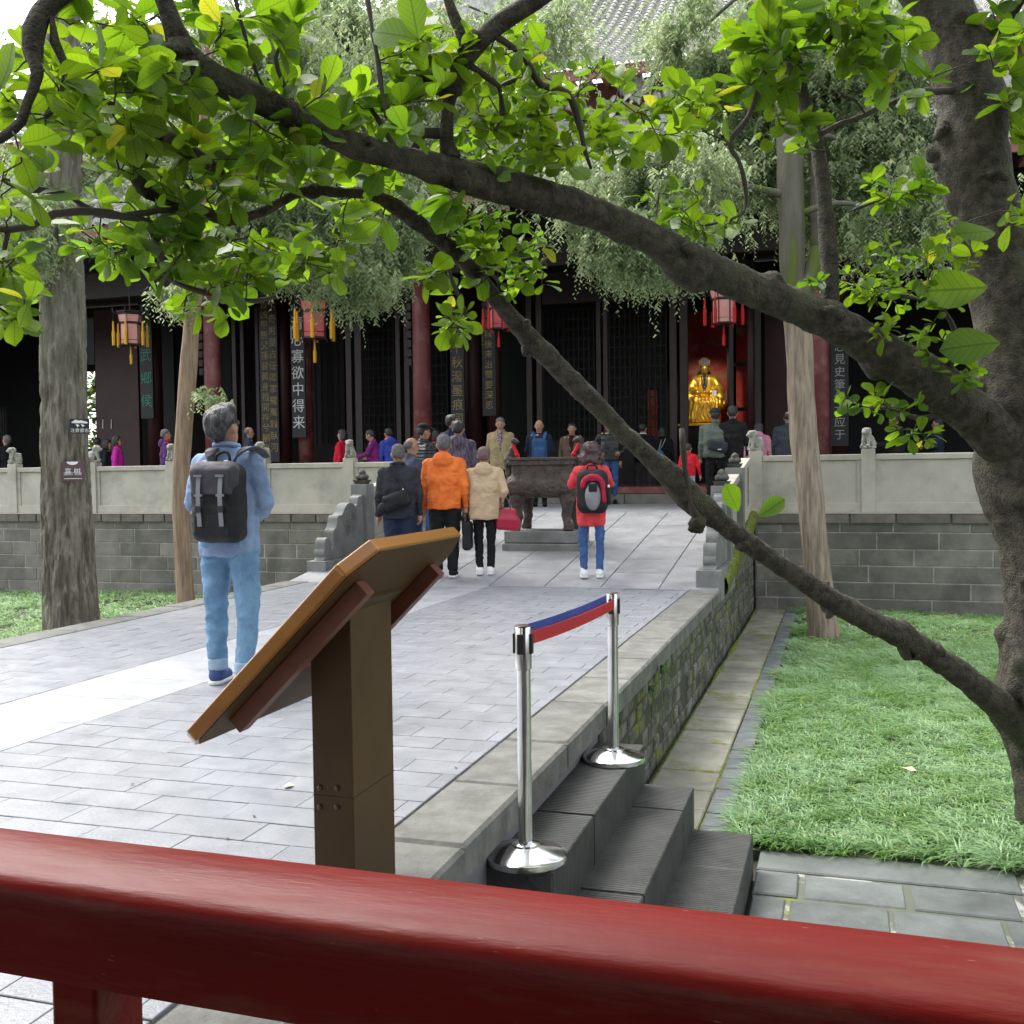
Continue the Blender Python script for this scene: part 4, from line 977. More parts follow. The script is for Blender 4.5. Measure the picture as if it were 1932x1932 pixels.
crown(t1, base, [(150, 250, 110, 80, 10.9, 420), (60, 420, 60, 60, 10.2, 200), (220, 60, 130, 90, 11.5, 380), (30, 330, 50, 60, 10.4, 120)], 21, L0=.26, leaf=.05)
# signs on it
def tree_sign(label, q, ya, yb, w_q, m, build):
    d = dT1 - .27; a, b_ = at_d(q, ya, d), at_d(q, yb, d); h = a.z - b_.z; w = w_q * d / F
    t = thing('tree_sign', label, 'sign', ((a + b_) / 2), rot=(0, 0, YAW + R_(26)))
    MB().box(-w / 2, w / 2, 0, .012, -h / 2, h / 2).build('plate', m, t, bevel=.003); build(t, w, h)
M_purple = mat('tag_brown', (0.10, 0.055, 0.055), 0.5)
def b1(t, w, h):
    m = MB(); pts = [(-.4, .22), (-.38, .3), (-.3, .33), (-.25, .41), (-.13, .42), (-.05, .37), (.08, .4), (.2, .35), (.3, .33), (.4, .27), (.42, .2), (.3, .18), (.1, .2), (-.1, .19), (-.3, .2)]
    m.prism([(x * w * 1.0, z * h) for x, z in pts[::-1]], -.004, 0, 'y'); 
    for dx in (-.2, .06): m.prism([(w * (dx + x), h * z) for x, z in [(0, .12), (.1, .12), (.2, .05), (.1, -.08), (.08, .0), (.02, .01), (.06, .05)][::-1]], -.004, 0, 'y')
    m.build('pictogram', M_whitetext, t)['kind'] = 'stuff'
    text_mesh('注意雷击', w * .235, M_whitetext, t, (0, -.003, -.16 * h), name='lettering')
def b2(t, w, h):
    m = MB(); m.prism([(w * .24 * math.cos(R_(a)), h * .5 + h * .17 * math.sin(R_(a))) for a in range(180, 361, 15)], -.003, 0, 'y'); m.build('emblem', M_whitetext, t)
    text_mesh('喜 树', w * .3, M_whitetext, t, (0, -.003, .16 * h)); MB().box(-.38 * w, .38 * w, -.003, 0, -.055 * h, -.04 * h).build('line', M_whitetext, t)
    text_mesh('蓝果树科  喜树属', w * .1, M_whitetext, t, (0, -.003, -.1 * h)); MB().box(-.36 * w, .38 * w, -.003, 0, -.38 * h, -.35 * h).build('line', M_whitetext, t)
tree_sign('black lightning warning sign with white cloud on the left trunk', 150, 790, 818, 35, M_black, b1)
tree_sign('brown species tag below the black sign on the left trunk', 137, 871, 908, 42, M_purple, b2)
# thin second trunk
dT2 = 12.6; base = at_d(349, 1150, dT2); base.z = ZG
t2 = thing('cypress_tree', 'slender pale leaning trunk between the thick left trunk and the backpacker', 'tree', base, group=None)
_, S2 = trunk_mesh('trunk', [(400, -250, 9), (392, 100, 11), (382, 380, 13), (372, 500, 15), (361, 620, 15.5), (352, 740, 16), (344, 850, 15.5), (342, 950, 16), (346, 1060, 15.5), (350, 1140, 17), (352, 1260, 20)], dT2, 48, .04, .006, 'string', M_bark_smooth, t2, base)
off = base
crown(t2, off, [(470, 120, 130, 130, 13.2, 900), (600, 400, 110, 90, 13.0, 850), (550, 470, 60, 40, 12.9, 160), (690, 250, 110, 150, 13.6, 900), (660, 480, 75, 75, 12.8, 420), (320, 550, 30, 14, 12.2, 30), (520, 330, 120, 80, 13.2, 500), (450, 430, 80, 50, 12.9, 200), (680, 510, 50, 40, 12.7, 160), (760, 430, 60, 60, 13.0, 300), (397, 742, 10, 14, 12.4, 9), (420, 320, 80, 60, 13.2, 300), (320, 330, 60, 80, 13.3, 200)], 22, L0=.30, leaf=.052)
for (x, y, d) in ((470, 120, 13.2), (600, 400, 13.0), (690, 250, 13.6), (310, 560, 12.2), (395, 755, 12.4)):
    k = int(np.argmin(abs(S2[:, 2] - (at_d(x, y, d).z + (.0 if y > 500 else .4))))); limb(t2, off, S2[k][:3], at_d(x, y, d), .035 if y < 700 else .012, .008, M_bark_smooth, .15)
# right trunk in the lawn
dT3 = 13.6; base = at_d(1555, 1215, dT3); base.z = ZG
t3 = thing('cypress_tree', 'tall pale stringy trunk standing in the lawn right of the ramp', 'tree', base)
_, S3 = trunk_mesh('upper_trunk', [(1470, -400, 15), (1480, -100, 19), (1488, 200, 24), (1493, 400, 23.5), (1495, 530, 22), (1503, 610, 21)], dT3, 72, .035, .009, 'string', M_bark_mossy, t3, base)
trunk_mesh('trunk', [(1502, 600, 24), (1508, 650, 24.5), (1513, 770, 25), (1520, 852, 25), (1529, 936, 24), (1541, 1060, 24.5), (1549, 1150, 26), (1556, 1215, 29), (1560, 1290, 33)], dT3, 72, .035, .009, 'string', M_bark_pale, t3, base)
tc = at_d(1553, 480, dT3 + .2); limb(t3, base, at_d(1512, 560, dT3), at_d(1545, 470, dT3 + .1), .13, .11, M_bark_mossy, -.05); limb(t3, base, at_d(1545, 472, dT3 + .1), at_d(1538, 250, dT3 + .4), .10, .07, M_bark_mossy)
crown(t3, base, [(1440, 200, 170, 150, 14.8, 600), (1620, 200, 170, 170, 14.6, 1000), (1180, 400, 110, 70, 13.0, 800), (1240, 460, 90, 55, 12.8, 500), (1440, 150, 90, 160, 14.7, 850), (1650, 330, 110, 110, 14.3, 1100), (1690, 200, 110, 120, 13.8, 700), (1430, 320, 60, 60, 14.5, 240), (1700, 420, 75, 50, 13.2, 400), (1250, 330, 60, 40, 13.2, 200), (1600, 60, 120, 90, 14.0, 500), (1320, 60, 90, 80, 14.4, 300), (1240, 320, 140, 60, 13.4, 400), (1640, 250, 130, 140, 14.6, 900), (1570, 400, 60, 50, 14.6, 200), (1400, 240, 80, 110, 14.7, 500), (1750, 380, 60, 80, 13.0, 300)], 23, L0=.32, leaf=.055)
for (x, y, d) in ((1180, 380, 13.0), (1440, 150, 13.8), (1640, 300, 13.6), (1700, 420, 13.2), (1600, 60, 14.0), (1320, 60, 14.4)):
    k = int(np.argmin(abs(S3[:, 2] - (at_d(x, y, d).z + .2)))); limb(t3, base, S3[k][:3], at_d(x, y, d), .05, .012, M_bark_mossy, .2)
# a further cypress behind, high above the ramp
base = at_d(128, 900, 15.0); base.z = ZG
t4 = thing('cypress_tree', 'pale drooping cypress foliage high over the ramp in front of the roof', 'tree', base)
crown(t4, base, [(620, 170, 260, 120, 15.5, 1300), (420, 200, 120, 140, 15.2, 500), (560, 60, 170, 90, 15.5, 900), (800, 120, 130, 130, 16, 700), (900, 300, 90, 80, 15.5, 260), (1000, 60, 120, 80, 16.5, 260), (760, 360, 60, 60, 15, 200)], 24, L0=.34, leaf=.06)
S = spline([tuple(base) + (.2,), (base.x, base.y, 4, .17), (base.x + .1, base.y, 8, .13), (base.x + .6, base.y, 11, .08)], .2); V, Q = sweep(S[:, :3], S[:, 3], 16, lambda W, D, r: .02 * vn(W, 6)); mesh_obj('trunk', mk_mesh('trunk', V - np.array(base), clean_quads(Q), True), M_bark_mossy, t4)
for (x, y, d) in ((560, 60, 15.5), (800, 120, 16), (900, 300, 15.5), (1000, 60, 16.5)):
    e = at_d(x, y, d); limb(t4, base, (base.x + .3, base.y, 9.6), e, .05, .012, M_bark_mossy, .2)

# ------------------------------------------------------------ magnolia in front
dM = 6.4; base = at_d(2030, 1760, dM); base.z = ZG; MO = np.array(base)
mag = thing('magnolia_tree', 'dark-limbed magnolia at the right whose long branches cross the view', 'tree', base)
def mlimb(name, pts, seg=20, step=.06, amp=1.0, m=None, k=1.0):
    pts = [(q[0], q[1], q[2] * k, q[3]) for q in pts]; P = []
    for q in pts: w = at_d(q[0], q[1], q[3]); P.append((w.x, w.y, w.z, q[2] * q[3] / F))
    S = spline(P, step)
    def disp(W, D, r):
        k = np.maximum(vn(W, 2.6) - .42, 0) * 2.2 + np.maximum(vn(W, 6.0) - .5, 0) * 1.1
        return r[:, None] * (amp * (.09 * vn(W, 4) + .06 * vn(W, 13) + .8 * k)) + .004 * vn(W, 34) + .003 * vn(W, 70)
    V, Q = sweep(S[:, :3], S[:, 3], seg, disp)
    mesh_obj(name, mk_mesh(name, V - MO, clean_quads(Q), True), m or M_bark_mag, mag); return S
SK = []
SK.append(mlimb('trunk', [(1760, -260, 44, dM), (1780, 0, 54, dM), (1805, 100, 58, dM), (1833, 200, 66, dM), (1832, 290, 72, dM), (1862, 400, 66, dM), (1884, 500, 69, dM), (1903, 600, 71, dM), (1918, 700, 72, dM), (1926, 800, 80, dM), (1930, 900, 86, dM), (1956, 1000, 76, dM), (1968, 1150, 75, dM), (1965, 1300, 84, dM), (1982, 1420, 80, dM), (2005, 1550, 80, dM), (2030, 1760, 92, dM), (2040, 1900, 120, dM)], 96, .03, .9, k=.93))
KN = Blob(.03)
def knot(x, y, d, r, n=7, sp=1.0):
    c = np.array(at_d(x, y, d)); r *= .8
    best = min(((np.linalg.norm(S[:, :3] - c, axis=1) - S[:, 3]).min(), i) for i, S in enumerate(SK)); S = SK[best[1]]; j = int(np.argmin(np.linalg.norm(S[:, :3] - c, axis=1)))
    v = c - S[j, :3]; c = S[j, :3] + v / (np.linalg.norm(v) + 1e-6) * S[j, 3] * .85 - MO
    for i in range(n):
        v = np.random.normal(size=3) * r * .4 * sp; v[2] *= .8; KN.ell(c + v, tuple(r * random.uniform(.22, .5) for _ in range(3)), rot=(random.uniform(0, 3), random.uniform(0, 3), 0), k=.03)
SK.append(mlimb('branch', [(1945, 860, 84, 6.4), (1890, 830, 68, 6.3), (1820, 770, 58, 6.2), (1740, 715, 56, 6.05), (1640, 650, 54, 5.85), (1560, 603, 50, 5.7), (1450, 558, 47, 5.5), (1300, 490, 46, 5.2), (1200, 435, 41, 5.05), (1100, 395, 42, 4.9), (1010, 368, 46, 4.75), (900, 340, 48, 4.55), (780, 305, 38, 4.35), (680, 278, 36, 4.15), (580, 233, 38, 3.98), (480, 184, 36, 3.83), (400, 145, 38, 3.7), (348, 105, 40, 3.62), (327, 50, 28, 3.55), (300, -30, 25, 3.5), (270, -160, 22, 3.4)], 64, .025, 1.1, k=.69))
SK.append(mlimb('branch', [(1975, 1420, 70, 6.4), (1925, 1365, 52, 6.3), (1870, 1318, 44, 6.2), (1780, 1250, 40, 6.1), (1700, 1200, 37, 6.0), (1600, 1150, 33, 5.85), (1500, 1085, 30, 5.7), (1400, 1015, 30, 5.55), (1330, 962, 29, 5.4), (1250, 890, 28, 5.3), (1150, 790, 29, 5.2), (1060, 700, 29, 5.1), (1000, 640, 31, 5.0), (940, 570, 25, 4.9), (880, 500, 25, 4.8), (820, 445, 24, 4.7), (760, 398, 22, 4.6), (700, 367, 18, 4.5), (640, 362, 15, 4.4), (588, 358, 17, 4.35), (540, 375, 14, 4.3), (504, 396, 15, 4.25), (460, 410, 14, 4.2), (420, 413, 17, 4.18), (378, 396, 17, 4.12), (336, 382, 17, 4.08), (296, 368, 18, 4.03), (269, 352, 18, 4.0), (256, 325, 15, 3.98), (262, 300, 12, 3.96), (290, 268, 10, 3.95), (309, 249, 9, 3.95)], 48, .025, 1.1, k=.62))
thin = [
 [(309, 249, 9, 3.95), (356, 286, 12, 3.97), (413, 319, 10, 4.05), (422, 330, 6, 4.1)],
 [(170, -60, 22, 3.3), (101, 0, 20, 3.3), (62, 60, 18, 3.3), (70, 140, 10, 3.3), (52, 190, 9, 3.3), (40, 230, 9, 3.3), (0, 262, 8, 3.3), (-60, 280, 7, 3.3)],
 [(62, 60, 12, 3.3), (97, 30, 9, 3.3), (104, 80, 7, 3.32), (125, 130, 7, 3.35), (114, 195, 7, 3.4), (138, 202, 5, 3.42), (175, 178, 4, 3.45), (215, 198, 3, 3.5)], [(114, 195, 6, 3.4), (85, 222, 4, 3.38)],
 [(0, 336, 5, 3.5), (60, 356, 6, 3.6), (118, 363, 6, 3.7), (161, 390, 5, 3.75), (220, 408, 6, 3.8), (300, 397, 6, 3.9), (356, 396, 7, 4.0)],
 [(-60, 425, 6, 3.4), (15, 433, 7, 3.5), (60, 425, 6, 3.55), (101, 403, 7, 3.6), (175, 400, 8, 3.7), (230, 408, 7, 3.8), (282, 420, 7, 3.9), (292, 447, 8, 3.95), (303, 480, 7, 4.0), (302, 510, 6, 4.05), (353, 541, 6, 4.15), (403, 556, 6, 4.25), (480, 568, 5, 4.35), (520, 560, 3, 4.4)],
 [(15, 433, 5, 3.5), (5, 490, 4, 3.5)],
 [(850, 300, 20, 4.45), (843, 270, 14, 4.45), (846, 190, 14, 4.4), (862, 150, 17, 4.35), (876, 114, 17, 4.3), (930, 54, 18, 4.25), (1010, 0, 18, 4.2), (1090, -60, 18, 4.15)],
 [(876, 100, 12, 4.3), (868, 60, 10, 4.28), (846, 0, 9, 4.25), (830, -60, 8, 4.2)], [(848, 178, 13, 4.4), (815, 162, 11, 4.38), (787, 146, 9, 4.35)],
 [(835, 252, 10, 4.45), (800, 250, 10, 4.45), (780, 285, 8, 4.4)],
 [(930, 66, 7, 4.25), (975, 95, 6, 4.3), (1000, 125, 6, 4.4), (1020, 160, 6, 4.5), (1070, 175, 5, 4.6), (1090, 225, 5, 4.7), (1105, 290, 4, 4.75), (1115, 318, 3, 4.8)],
 [(885, 122, 6, 4.3), (925, 150, 6, 4.4), (941, 164, 6, 4.45), (947, 208, 5, 4.5), (937, 250, 5, 4.5)], [(941, 164, 4, 4.45), (985, 146, 3, 4.5)],
 [(1566, 600, 20, 5.75), (1565, 560, 16, 5.75), (1563, 470, 14, 5.75), (1552, 336, 13.5, 5.7), (1531, 235, 13, 5.7), (1498, 134, 13, 5.65), (1478, 50, 13, 5.6), (1462, -10, 14, 5.6), (1450, -80, 13, 5.6)],
 [(1542, 258, 5, 5.7), (1580, 235, 5, 5.7), (1619, 222, 5, 5.75), (1680, 195, 5, 5.9), (1733, 176, 5, 6.0), (1800, 170, 7, 6.3)], [(1632, 215, 3, 5.75), (1612, 188, 3, 5.75), (1585, 180, 3, 5.7)],
 [(1434, 165, 7, 5.3), (1412, 220, 5, 5.3), (1376, 268, 5, 5.3), (1392, 300, 4, 5.3), (1402, 330, 5, 5.3), (1408, 386, 3, 5.35), (1385, 412, 3, 5.3), (1330, 425, 2.5, 5.3)],
 [(500, 172, 4, 3.85), (478, 120, 3, 3.8), (460, 60, 3, 3.75), (440, -20, 3, 3.7)], [(730, 222, 5, 4.2), (716, 140, 5, 4.2), (705, 70, 4.5, 4.2), (690, -20, 4, 4.2)],
 [(1320, 985, 9, 5.35), (1305, 955, 4, 5.3), (1295, 900, 4, 5.28), (1288, 835, 3.5, 5.25), (1286, 808, 3, 5.25)],
 [(760, 300, 6, 4.3), (700, 205, 4, 4.2)], [(560, 210, 5, 3.95), (520, 110, 4, 3.9), (560, 40, 3, 3.9)],
 [(1770, 740, 9, 6.1), (1790, 690, 7, 6.0), (1800, 620, 5, 5.9), (1760, 570, 4, 5.9), (1700, 560, 3, 5.8)], [(1750, 372, 4, 6.2), (1700, 370, 3, 6.1), (1640, 385, 3, 6.0), (1600, 400, 2, 5.9)],
 [(1820, 760, 8, 6.2), (1740, 790, 5, 6.1), (1680, 770, 4, 6.0), (1600, 775, 3, 5.9)],
 [(840, 455, 6, 4.7), (850, 520, 4, 4.7), (880, 590, 3, 4.7)], [(900, 480, 4, 4.75), (960, 540, 3, 4.8), (1040, 480, 3, 4.9)],
 [(1860, 100, 14, 6.4), (1900, 40, 10, 6.2), (1940, -20, 8, 6.0)], [(1650, -30, 8, 5.6), (1600, 20, 5, 5.5), (1560, 80, 4, 5.5)]]
for i, tpt in enumerate(thin): SK.append(mlimb('branch', tpt, 12 if tpt[0][2] < 10 else 20, .04, .8, M_bark_mag if tpt[0][2] > 10 else M_stem))
for (x, y, d, r) in [(1300, 478, 5.1, .07), (1285, 510, 5.1, .06), (1405, 545, 5.35, .05), (1220, 455, 5.0, .04), (1560, 590, 5.6, .09), (1600, 640, 5.6, .07), (1010, 655, 4.95, .07), (985, 615, 4.95, .04), (1045, 690, 5.0, .04), (1205, 850, 5.2, .05), (1295, 930, 5.3, .08), (1310, 1000, 5.3, .07), (1390, 1060, 5.5, .08), (1560, 1165, 5.8, .06), (1780, 1222, 6.0, .06), (1772, 1222, 6.0, .05), (1710, 1232, 6.0, .07), (1700, 1240, 6.0, .05), (1600, 1030, 5.8, .02), (1772, 285, 6.35, .13), (1788, 250, 6.35, .10), (1865, 330, 6.22, .08), (1885, 340, 6.25, .07), (880, 345, 4.4, .07), (940, 360, 4.5, .06), (345, 95, 3.55, .05), (590, 345, 4.3, .06), (880, 42 + 10, 4.2, .03), (858, 180, 4.35, .035), (1870, 800, 6.1, .1), (1750, 740, 5.9, .08), (700, 280, 4.1, .05), (640, 255, 4.0, .05)]: knot(x, y, d, r)
mesh_obj('knot', KN.mesh('knot', .016, noise=lambda P: .012 * vn(P, 26) + .008 * vn(P, 60)), M_bark_mag, mag)['kind'] = 'stuff'
# leaves
def leaf_geo(fold, curl, wid):
    V = []; Fs = []; UV = []
    n = 6
    for i in range(n + 1):
        t = i / n; w = wid * (math.sin(math.pi * min(1, t ** 1.5 * .97 + .02)) ** .62) if t < 1 else 0
        if i == 0: w = .015
        z = -curl * t * t + .05 * t
        for s in (-1, 0, 1): V.append((s * w, t, z + abs(s) * w * fold + .012 * math.sin(t * 9 + s))); UV.append((.5 + s * w, t))
    for i in range(n):
        for j in (0, 1): a = i * 3 + j; Fs.append((a, a + 1, a + 4, a + 3))
    return np.array(V), Fs, np.array(UV)
LG = [leaf_geo(f, c_, w) for f, c_, w in ((.22, .14, .32), (.12, .32, .35), (.4, .06, .29), (.06, .2, .38), (.3, -.1, .31))]
LMESH = []
for V, Fs, UV in LG:
    me = mk_mesh('leaf', V, Fs, True); ul = me.uv_layers.new(name='UVMap'); li = np.zeros(len(me.loops), dtype=np.int32); me.loops.foreach_get('vertex_index', li); ul.data.foreach_set('uv', UV[li].ravel()); me.materials.append(M_leaf); LMESH.append(me)
# leafy regions: x, y, rx, ry, distance, spread in depth, rosettes, leaf length
REG = [(60, 170, 70, 90, 3.4, .3, 12, .13), (150, 110, 100, 90, 3.6, .4, 20, .13), (250, 90, 90, 80, 3.7, .4, 16, .14), (110, 240, 90, 70, 3.5, .3, 14, .12), (210, 200, 90, 70, 3.8, .4, 16, .13), (330, 220, 90, 60, 3.9, .4, 16, .13), (430, 260, 90, 70, 4.0, .4, 18, .13), (60, 330, 60, 50, 3.5, .3, 6, .12), (230, 330, 80, 60, 3.9, .3, 10, .13), (400, 350, 100, 50, 4.1, .3, 14, .14), (530, 310, 80, 60, 4.2, .4, 14, .14),
       (480, 60, 90, 60, 3.9, .3, 10, .13), (390, 30, 60, 40, 3.7, .3, 6, .14), (560, 190, 70, 40, 4.1, .3, 6, .14), (700, 230, 80, 60, 4.3, .3, 8, .15), (780, 120, 60, 90, 4.3, .3, 10, .15), (640, 170, 50, 40, 4.1, .2, 3, .14), (620, 360, 90, 50, 4.4, .3, 8, .14), (730, 380, 80, 50, 4.6, .3, 6, .14),
       (820, 90, 60, 60, 4.4, .3, 8, .12), (950, 80, 80, 60, 4.5, .3, 14, .10), (960, 180, 90, 70, 4.7, .4, 26, .09), (1060, 230, 90, 70, 4.9, .4, 26, .09), (1130, 260, 70, 50, 5.0, .3, 12, .09), (900, 250, 70, 50, 4.7, .3, 14, .11), (1000, 300, 110, 40, 4.8, .3, 16, .11), (1180, 180, 50, 50, 5.0, .2, 6, .09), (1100, 130, 60, 40, 4.9, .2, 5, .09),
       (280, 470, 110, 50, 4.1, .3, 26, .11), (420, 500, 90, 50, 4.3, .3, 18, .11), (560, 480, 110, 50, 4.5, .3, 26, .10), (400, 570, 70, 35, 4.4, .2, 7, .11), (20, 560, 45, 60, 3.4, .2, 9, .12), (10, 480, 30, 40, 3.5, .2, 4, .11), (20, 380, 40, 20, 3.5, .2, 4, .13), (170, 440, 60, 40, 3.9, .2, 4, .11),
       (860, 590, 45, 40, 4.7, .2, 7, .10), (820, 520, 25, 25, 4.6, .1, 2, .13), (940, 480, 80, 70, 4.9, .3, 18, .09), (1000, 520, 60, 50, 4.95, .2, 8, .09), (860, 400, 50, 40, 4.6, .2, 4, .14), (900, 440, 60, 30, 4.7, .2, 4, .12),
       (1250, 210, 60, 50, 5.2, .3, 8, .12), (1330, 220, 60, 60, 5.3, .3, 12, .12), (1430, 120, 60, 80, 5.3, .3, 12, .15), (1470, 60, 60, 50, 5.2, .3, 6, .17), (1560, 100, 80, 80, 5.5, .3, 12, .15), (1640, 70, 80, 60, 5.6, .3, 12, .16), (1560, 20, 90, 40, 5.4, .2, 8, .17), (1700, 140, 60, 50, 5.8, .3, 5, .15), (1480, 250, 60, 40, 5.4, .2, 6, .13), (1340, 420, 90, 25, 5.3, .2, 9, .11), (1270, 370, 60, 30, 5.2, .2, 5, .11),
       (1690, 350, 70, 40, 5.9, .2, 8, .13), (1600, 540, 90, 25, 5.8, .2, 12, .12), (1690, 520, 90, 60, 5.9, .3, 22, .12), (1780, 480, 60, 70, 5.9, .3, 14, .13), (1720, 600, 90, 60, 5.9, .3, 20, .12), (1790, 690, 50, 40, 5.8, .2, 9, .12), (1660, 760, 80, 22, 5.8, .2, 10, .13), (1720, 810, 45, 30, 5.7, .2, 6, .13), (1900, 60, 40, 80, 5.9, .3, 8, .17), (1915, 230, 30, 60, 6.0, .2, 5, .15), (1920, 380, 20, 60, 6.0, .2, 3, .15), (1920, 140, 30, 40, 5.8, .2, 3, .16),
       (300, 150, 60, 50, 3.8, .3, 8, .13), (500, 240, 70, 60, 4.2, .3, 8, .13), (330, 400, 60, 40, 4.1, .3, 5, .14)]
nodes = np.vstack([S[:, :3] for S in SK[1:]]); rg = np.random.default_rng(4); ros = []
for (x, y, rx, ry, d, sd_, n, L) in REG:
    for i in range(int(n * (.8 if x < 480 and y < 450 else (1.1 if x > 1550 and y > 400 else 1.35)) + .5)):
        a, r = rg.uniform(0, 2 * np.pi), rg.uniform(0, 1) ** .5
        ros.append((np.array(at_d(x + rx * r * math.cos(a), y + ry * r * math.sin(a), d + rg.uniform(-sd_, sd_))), L * rg.uniform(.68, 1.1) * (.8 if x > 1550 and y > 400 else 1)))
for i in range(90):  # unseen crown leaves added above the view to darken the trunk
    ros.append((np.array([rg.uniform(.6, 3.4), rg.uniform(3.0, 5.8), 0]), .17)); q_ = ros[-1][0]; q_[2] = 1.35 + q_[1] * .56 + rg.uniform(.5, 1.6)
for i in range(300):  # more unseen crown leaves, added to shade steps and kerb
    ros.append((np.array([rg.uniform(-1.2, 2.4), rg.uniform(2.6, 7.2), 0]), .17)); q_ = ros[-1][0]; q_[2] = 1.35 + q_[1] * .56 + rg.uniform(.35, 1.9)
extra = [((1415, 985), (1370, 945), 5.4, .17, 1), ((1400, 985), (1460, 966), 5.4, .16, 1), ((1925, 540), (1800, 545), 5.7, .36, 1), ((1905, 438), (1850, 440), 5.8, .26, 1), ((1925, 645), (1850, 650), 5.7, .3, 1), ((1910, 90), (1940, 150), 5.7, .22, 1), ((1470, 110), (1440, 150), 5.3, .24, 2), ((800, 95), (780, 60), 4.1, .2, 2)]
ros.sort(key=lambda q: np.min(np.linalg.norm(nodes - q[0], axis=1)))
tw = MB(); leaves = []
def put_leaf(p, d, up, L):
    d = d / np.linalg.norm(d); x = np.cross(d, up); x /= np.linalg.norm(x) + 1e-9; z = np.cross(x, d)
    M = Matrix(((x[0] * L, d[0] * L, z[0] * L, p[0]), (x[1] * L, d[1] * L, z[1] * L, p[1]), (x[2] * L, d[2] * L, z[2] * L, p[2]), (0, 0, 0, 1)))
    leaves.append((M, L / np.linalg.norm(p - np.array(EYE)), rg.integers(0, 5)))
for p, L in ros:
    k = np.argmin(np.linalg.norm(nodes - p, axis=1)); a = nodes[k]; v = p - a; Ld = np.linalg.norm(v)
    side = rg.normal(size=3) * Ld * .13
    if Ld > .03:
        S = spline([a, a + v * .35 + side, a + v * .72 - side * .6 + np.array([0, 0, -.03 * Ld]), p], .05); r = np.linspace(min(.0065, .003 + Ld * .006), .0022, len(S))
        V, Q = sweep(S, r, 5, cap=False); tw.add((V - MO).tolist(), Q.tolist()); nodes = np.vstack([nodes, S[1:]])
    dr = v / (Ld + 1e-6); dr = dr * .7 + np.array([0, 0, .15]) + rg.normal(size=3) * .35; dr /= np.linalg.norm(dr)
    n = rg.integers(3, 6); b1_ = np.cross(dr, [0, 0, 1.0]); b1_ /= np.linalg.norm(b1_) + 1e-6; b2_ = np.cross(dr, b1_); a0 = rg.uniform(0, 6.28)
    for i in range(n):
        a_ = a0 + 2.4 * i; tilt = rg.uniform(.55, 1.25); d = dr * math.cos(tilt) + (b1_ * math.cos(a_) + b2_ * math.sin(a_)) * math.sin(tilt); d[2] *= .7; d[2] -= .08
        up = np.array([0, 0, 1.0]) + rg.normal(size=3) * .55
        put_leaf(p - dr * .01 * i + d * .012, d, up, L * rg.choice([.55, .75, .9, 1.0, 1.15]))
    if Ld > .12:
        for t_ in (.45, .65, .82):
            if rg.random() < .6: put_leaf(S[int(t_ * (len(S) - 1))], dr * .5 + rg.normal(size=3) * .8 + np.array([0, 0, -.1]), np.array([0, 0, 1.0]) + rg.normal(size=3) * .6, L * rg.uniform(.5, .95))
for (q0, q1, d, L, n) in extra:
    a, b_ = np.array(at_d(*q0, d)), np.array(at_d(*q1, d))
    for i in range(n): put_leaf(a + (b_ - a) * .5, (b_ - a) + rg.normal(size=3) * .02 + np.array([.04 * (1 - 2 * i), 0, .02 if not i else 0]), rg.normal(size=3) * .2 + np.array([.2, -1, .3]), L)
tw.build('twigs', M_stem, mag, smooth=True)['kind'] = 'stuff'
leaves.sort(key=lambda q: -q[1]); Tm = Matrix.Translation(-Vector(MO))
for M, _, k in leaves[:298]:
    o = bpy.data.objects.new('leaf', LMESH[k]); link(o, mag); o.matrix_basis = Tm @ M
Vs, Fs_, UVs = [], [], []; base_ = 0
for M, _, k in leaves[298:]:
    V, Fs, UV = LG[k]; A = np.array(M); Vs.append(V @ A[:3, :3].T + A[:3, 3] - MO); Fs_.append(np.array(Fs) + base_); UVs.append(UV); base_ += len(V)
me = mk_mesh('leaf', np.vstack(Vs), np.vstack(Fs_), True); ul = me.uv_layers.new(name='UVMap'); li = np.zeros(len(me.loops), dtype=np.int32); me.loops.foreach_get('vertex_index', li); ul.data.foreach_set('uv', np.vstack(UVs)[li].astype(np.float32).ravel())
mesh_obj('leaf', me, M_leaf, mag)['kind'] = 'stuff'

# ------------------------------------------------------------ people
def rotm(pivot, yaw=0, pitch=0, rollv=0):
    p = Vector(pivot); return Matrix.Translation(p) @ Euler((pitch, rollv, yaw)).to_matrix().to_4x4() @ Matrix.Translation(-p)
ARMS = {  # elbow, wrist, hand tip for the right side (x > 0); mirrored for the left
    'down': ((.245, -.03, 1.10), (.255, .02, .86), (.25, .04, .78)),
    'out': ((.27, -.03, 1.11), (.30, .03, .87), (.30, .06, .79)),
    'front': ((.25, .0, 1.12), (.10, .20, 1.05), (.03, .25, 1.05)),
    'hold': ((.24, .02, 1.12), (.20, .25, 1.10), (.17, .33, 1.13)),
    'back': ((.245, -.09, 1.12), (.10, -.17, .96), (.03, -.19, .93)),
    'pocket': ((.27, -.05, 1.12), (.20, .08, .93), (.17, .12, .88)),
    'phone': ((.25, .08, 1.20), (.12, .26, 1.36), (.08, .28, 1.44)),
    'point': ((.24, .10, 1.20), (.22, .36, 1.16), (.21, .46, 1.15)),
    'hip': ((.34, -.04, 1.14), (.22, .10, 1.02), (.15, .15, 1.0)),
    'carry': ((.27, -.05, 1.12), (.28, .06, .95), (.27, .10, .89))}
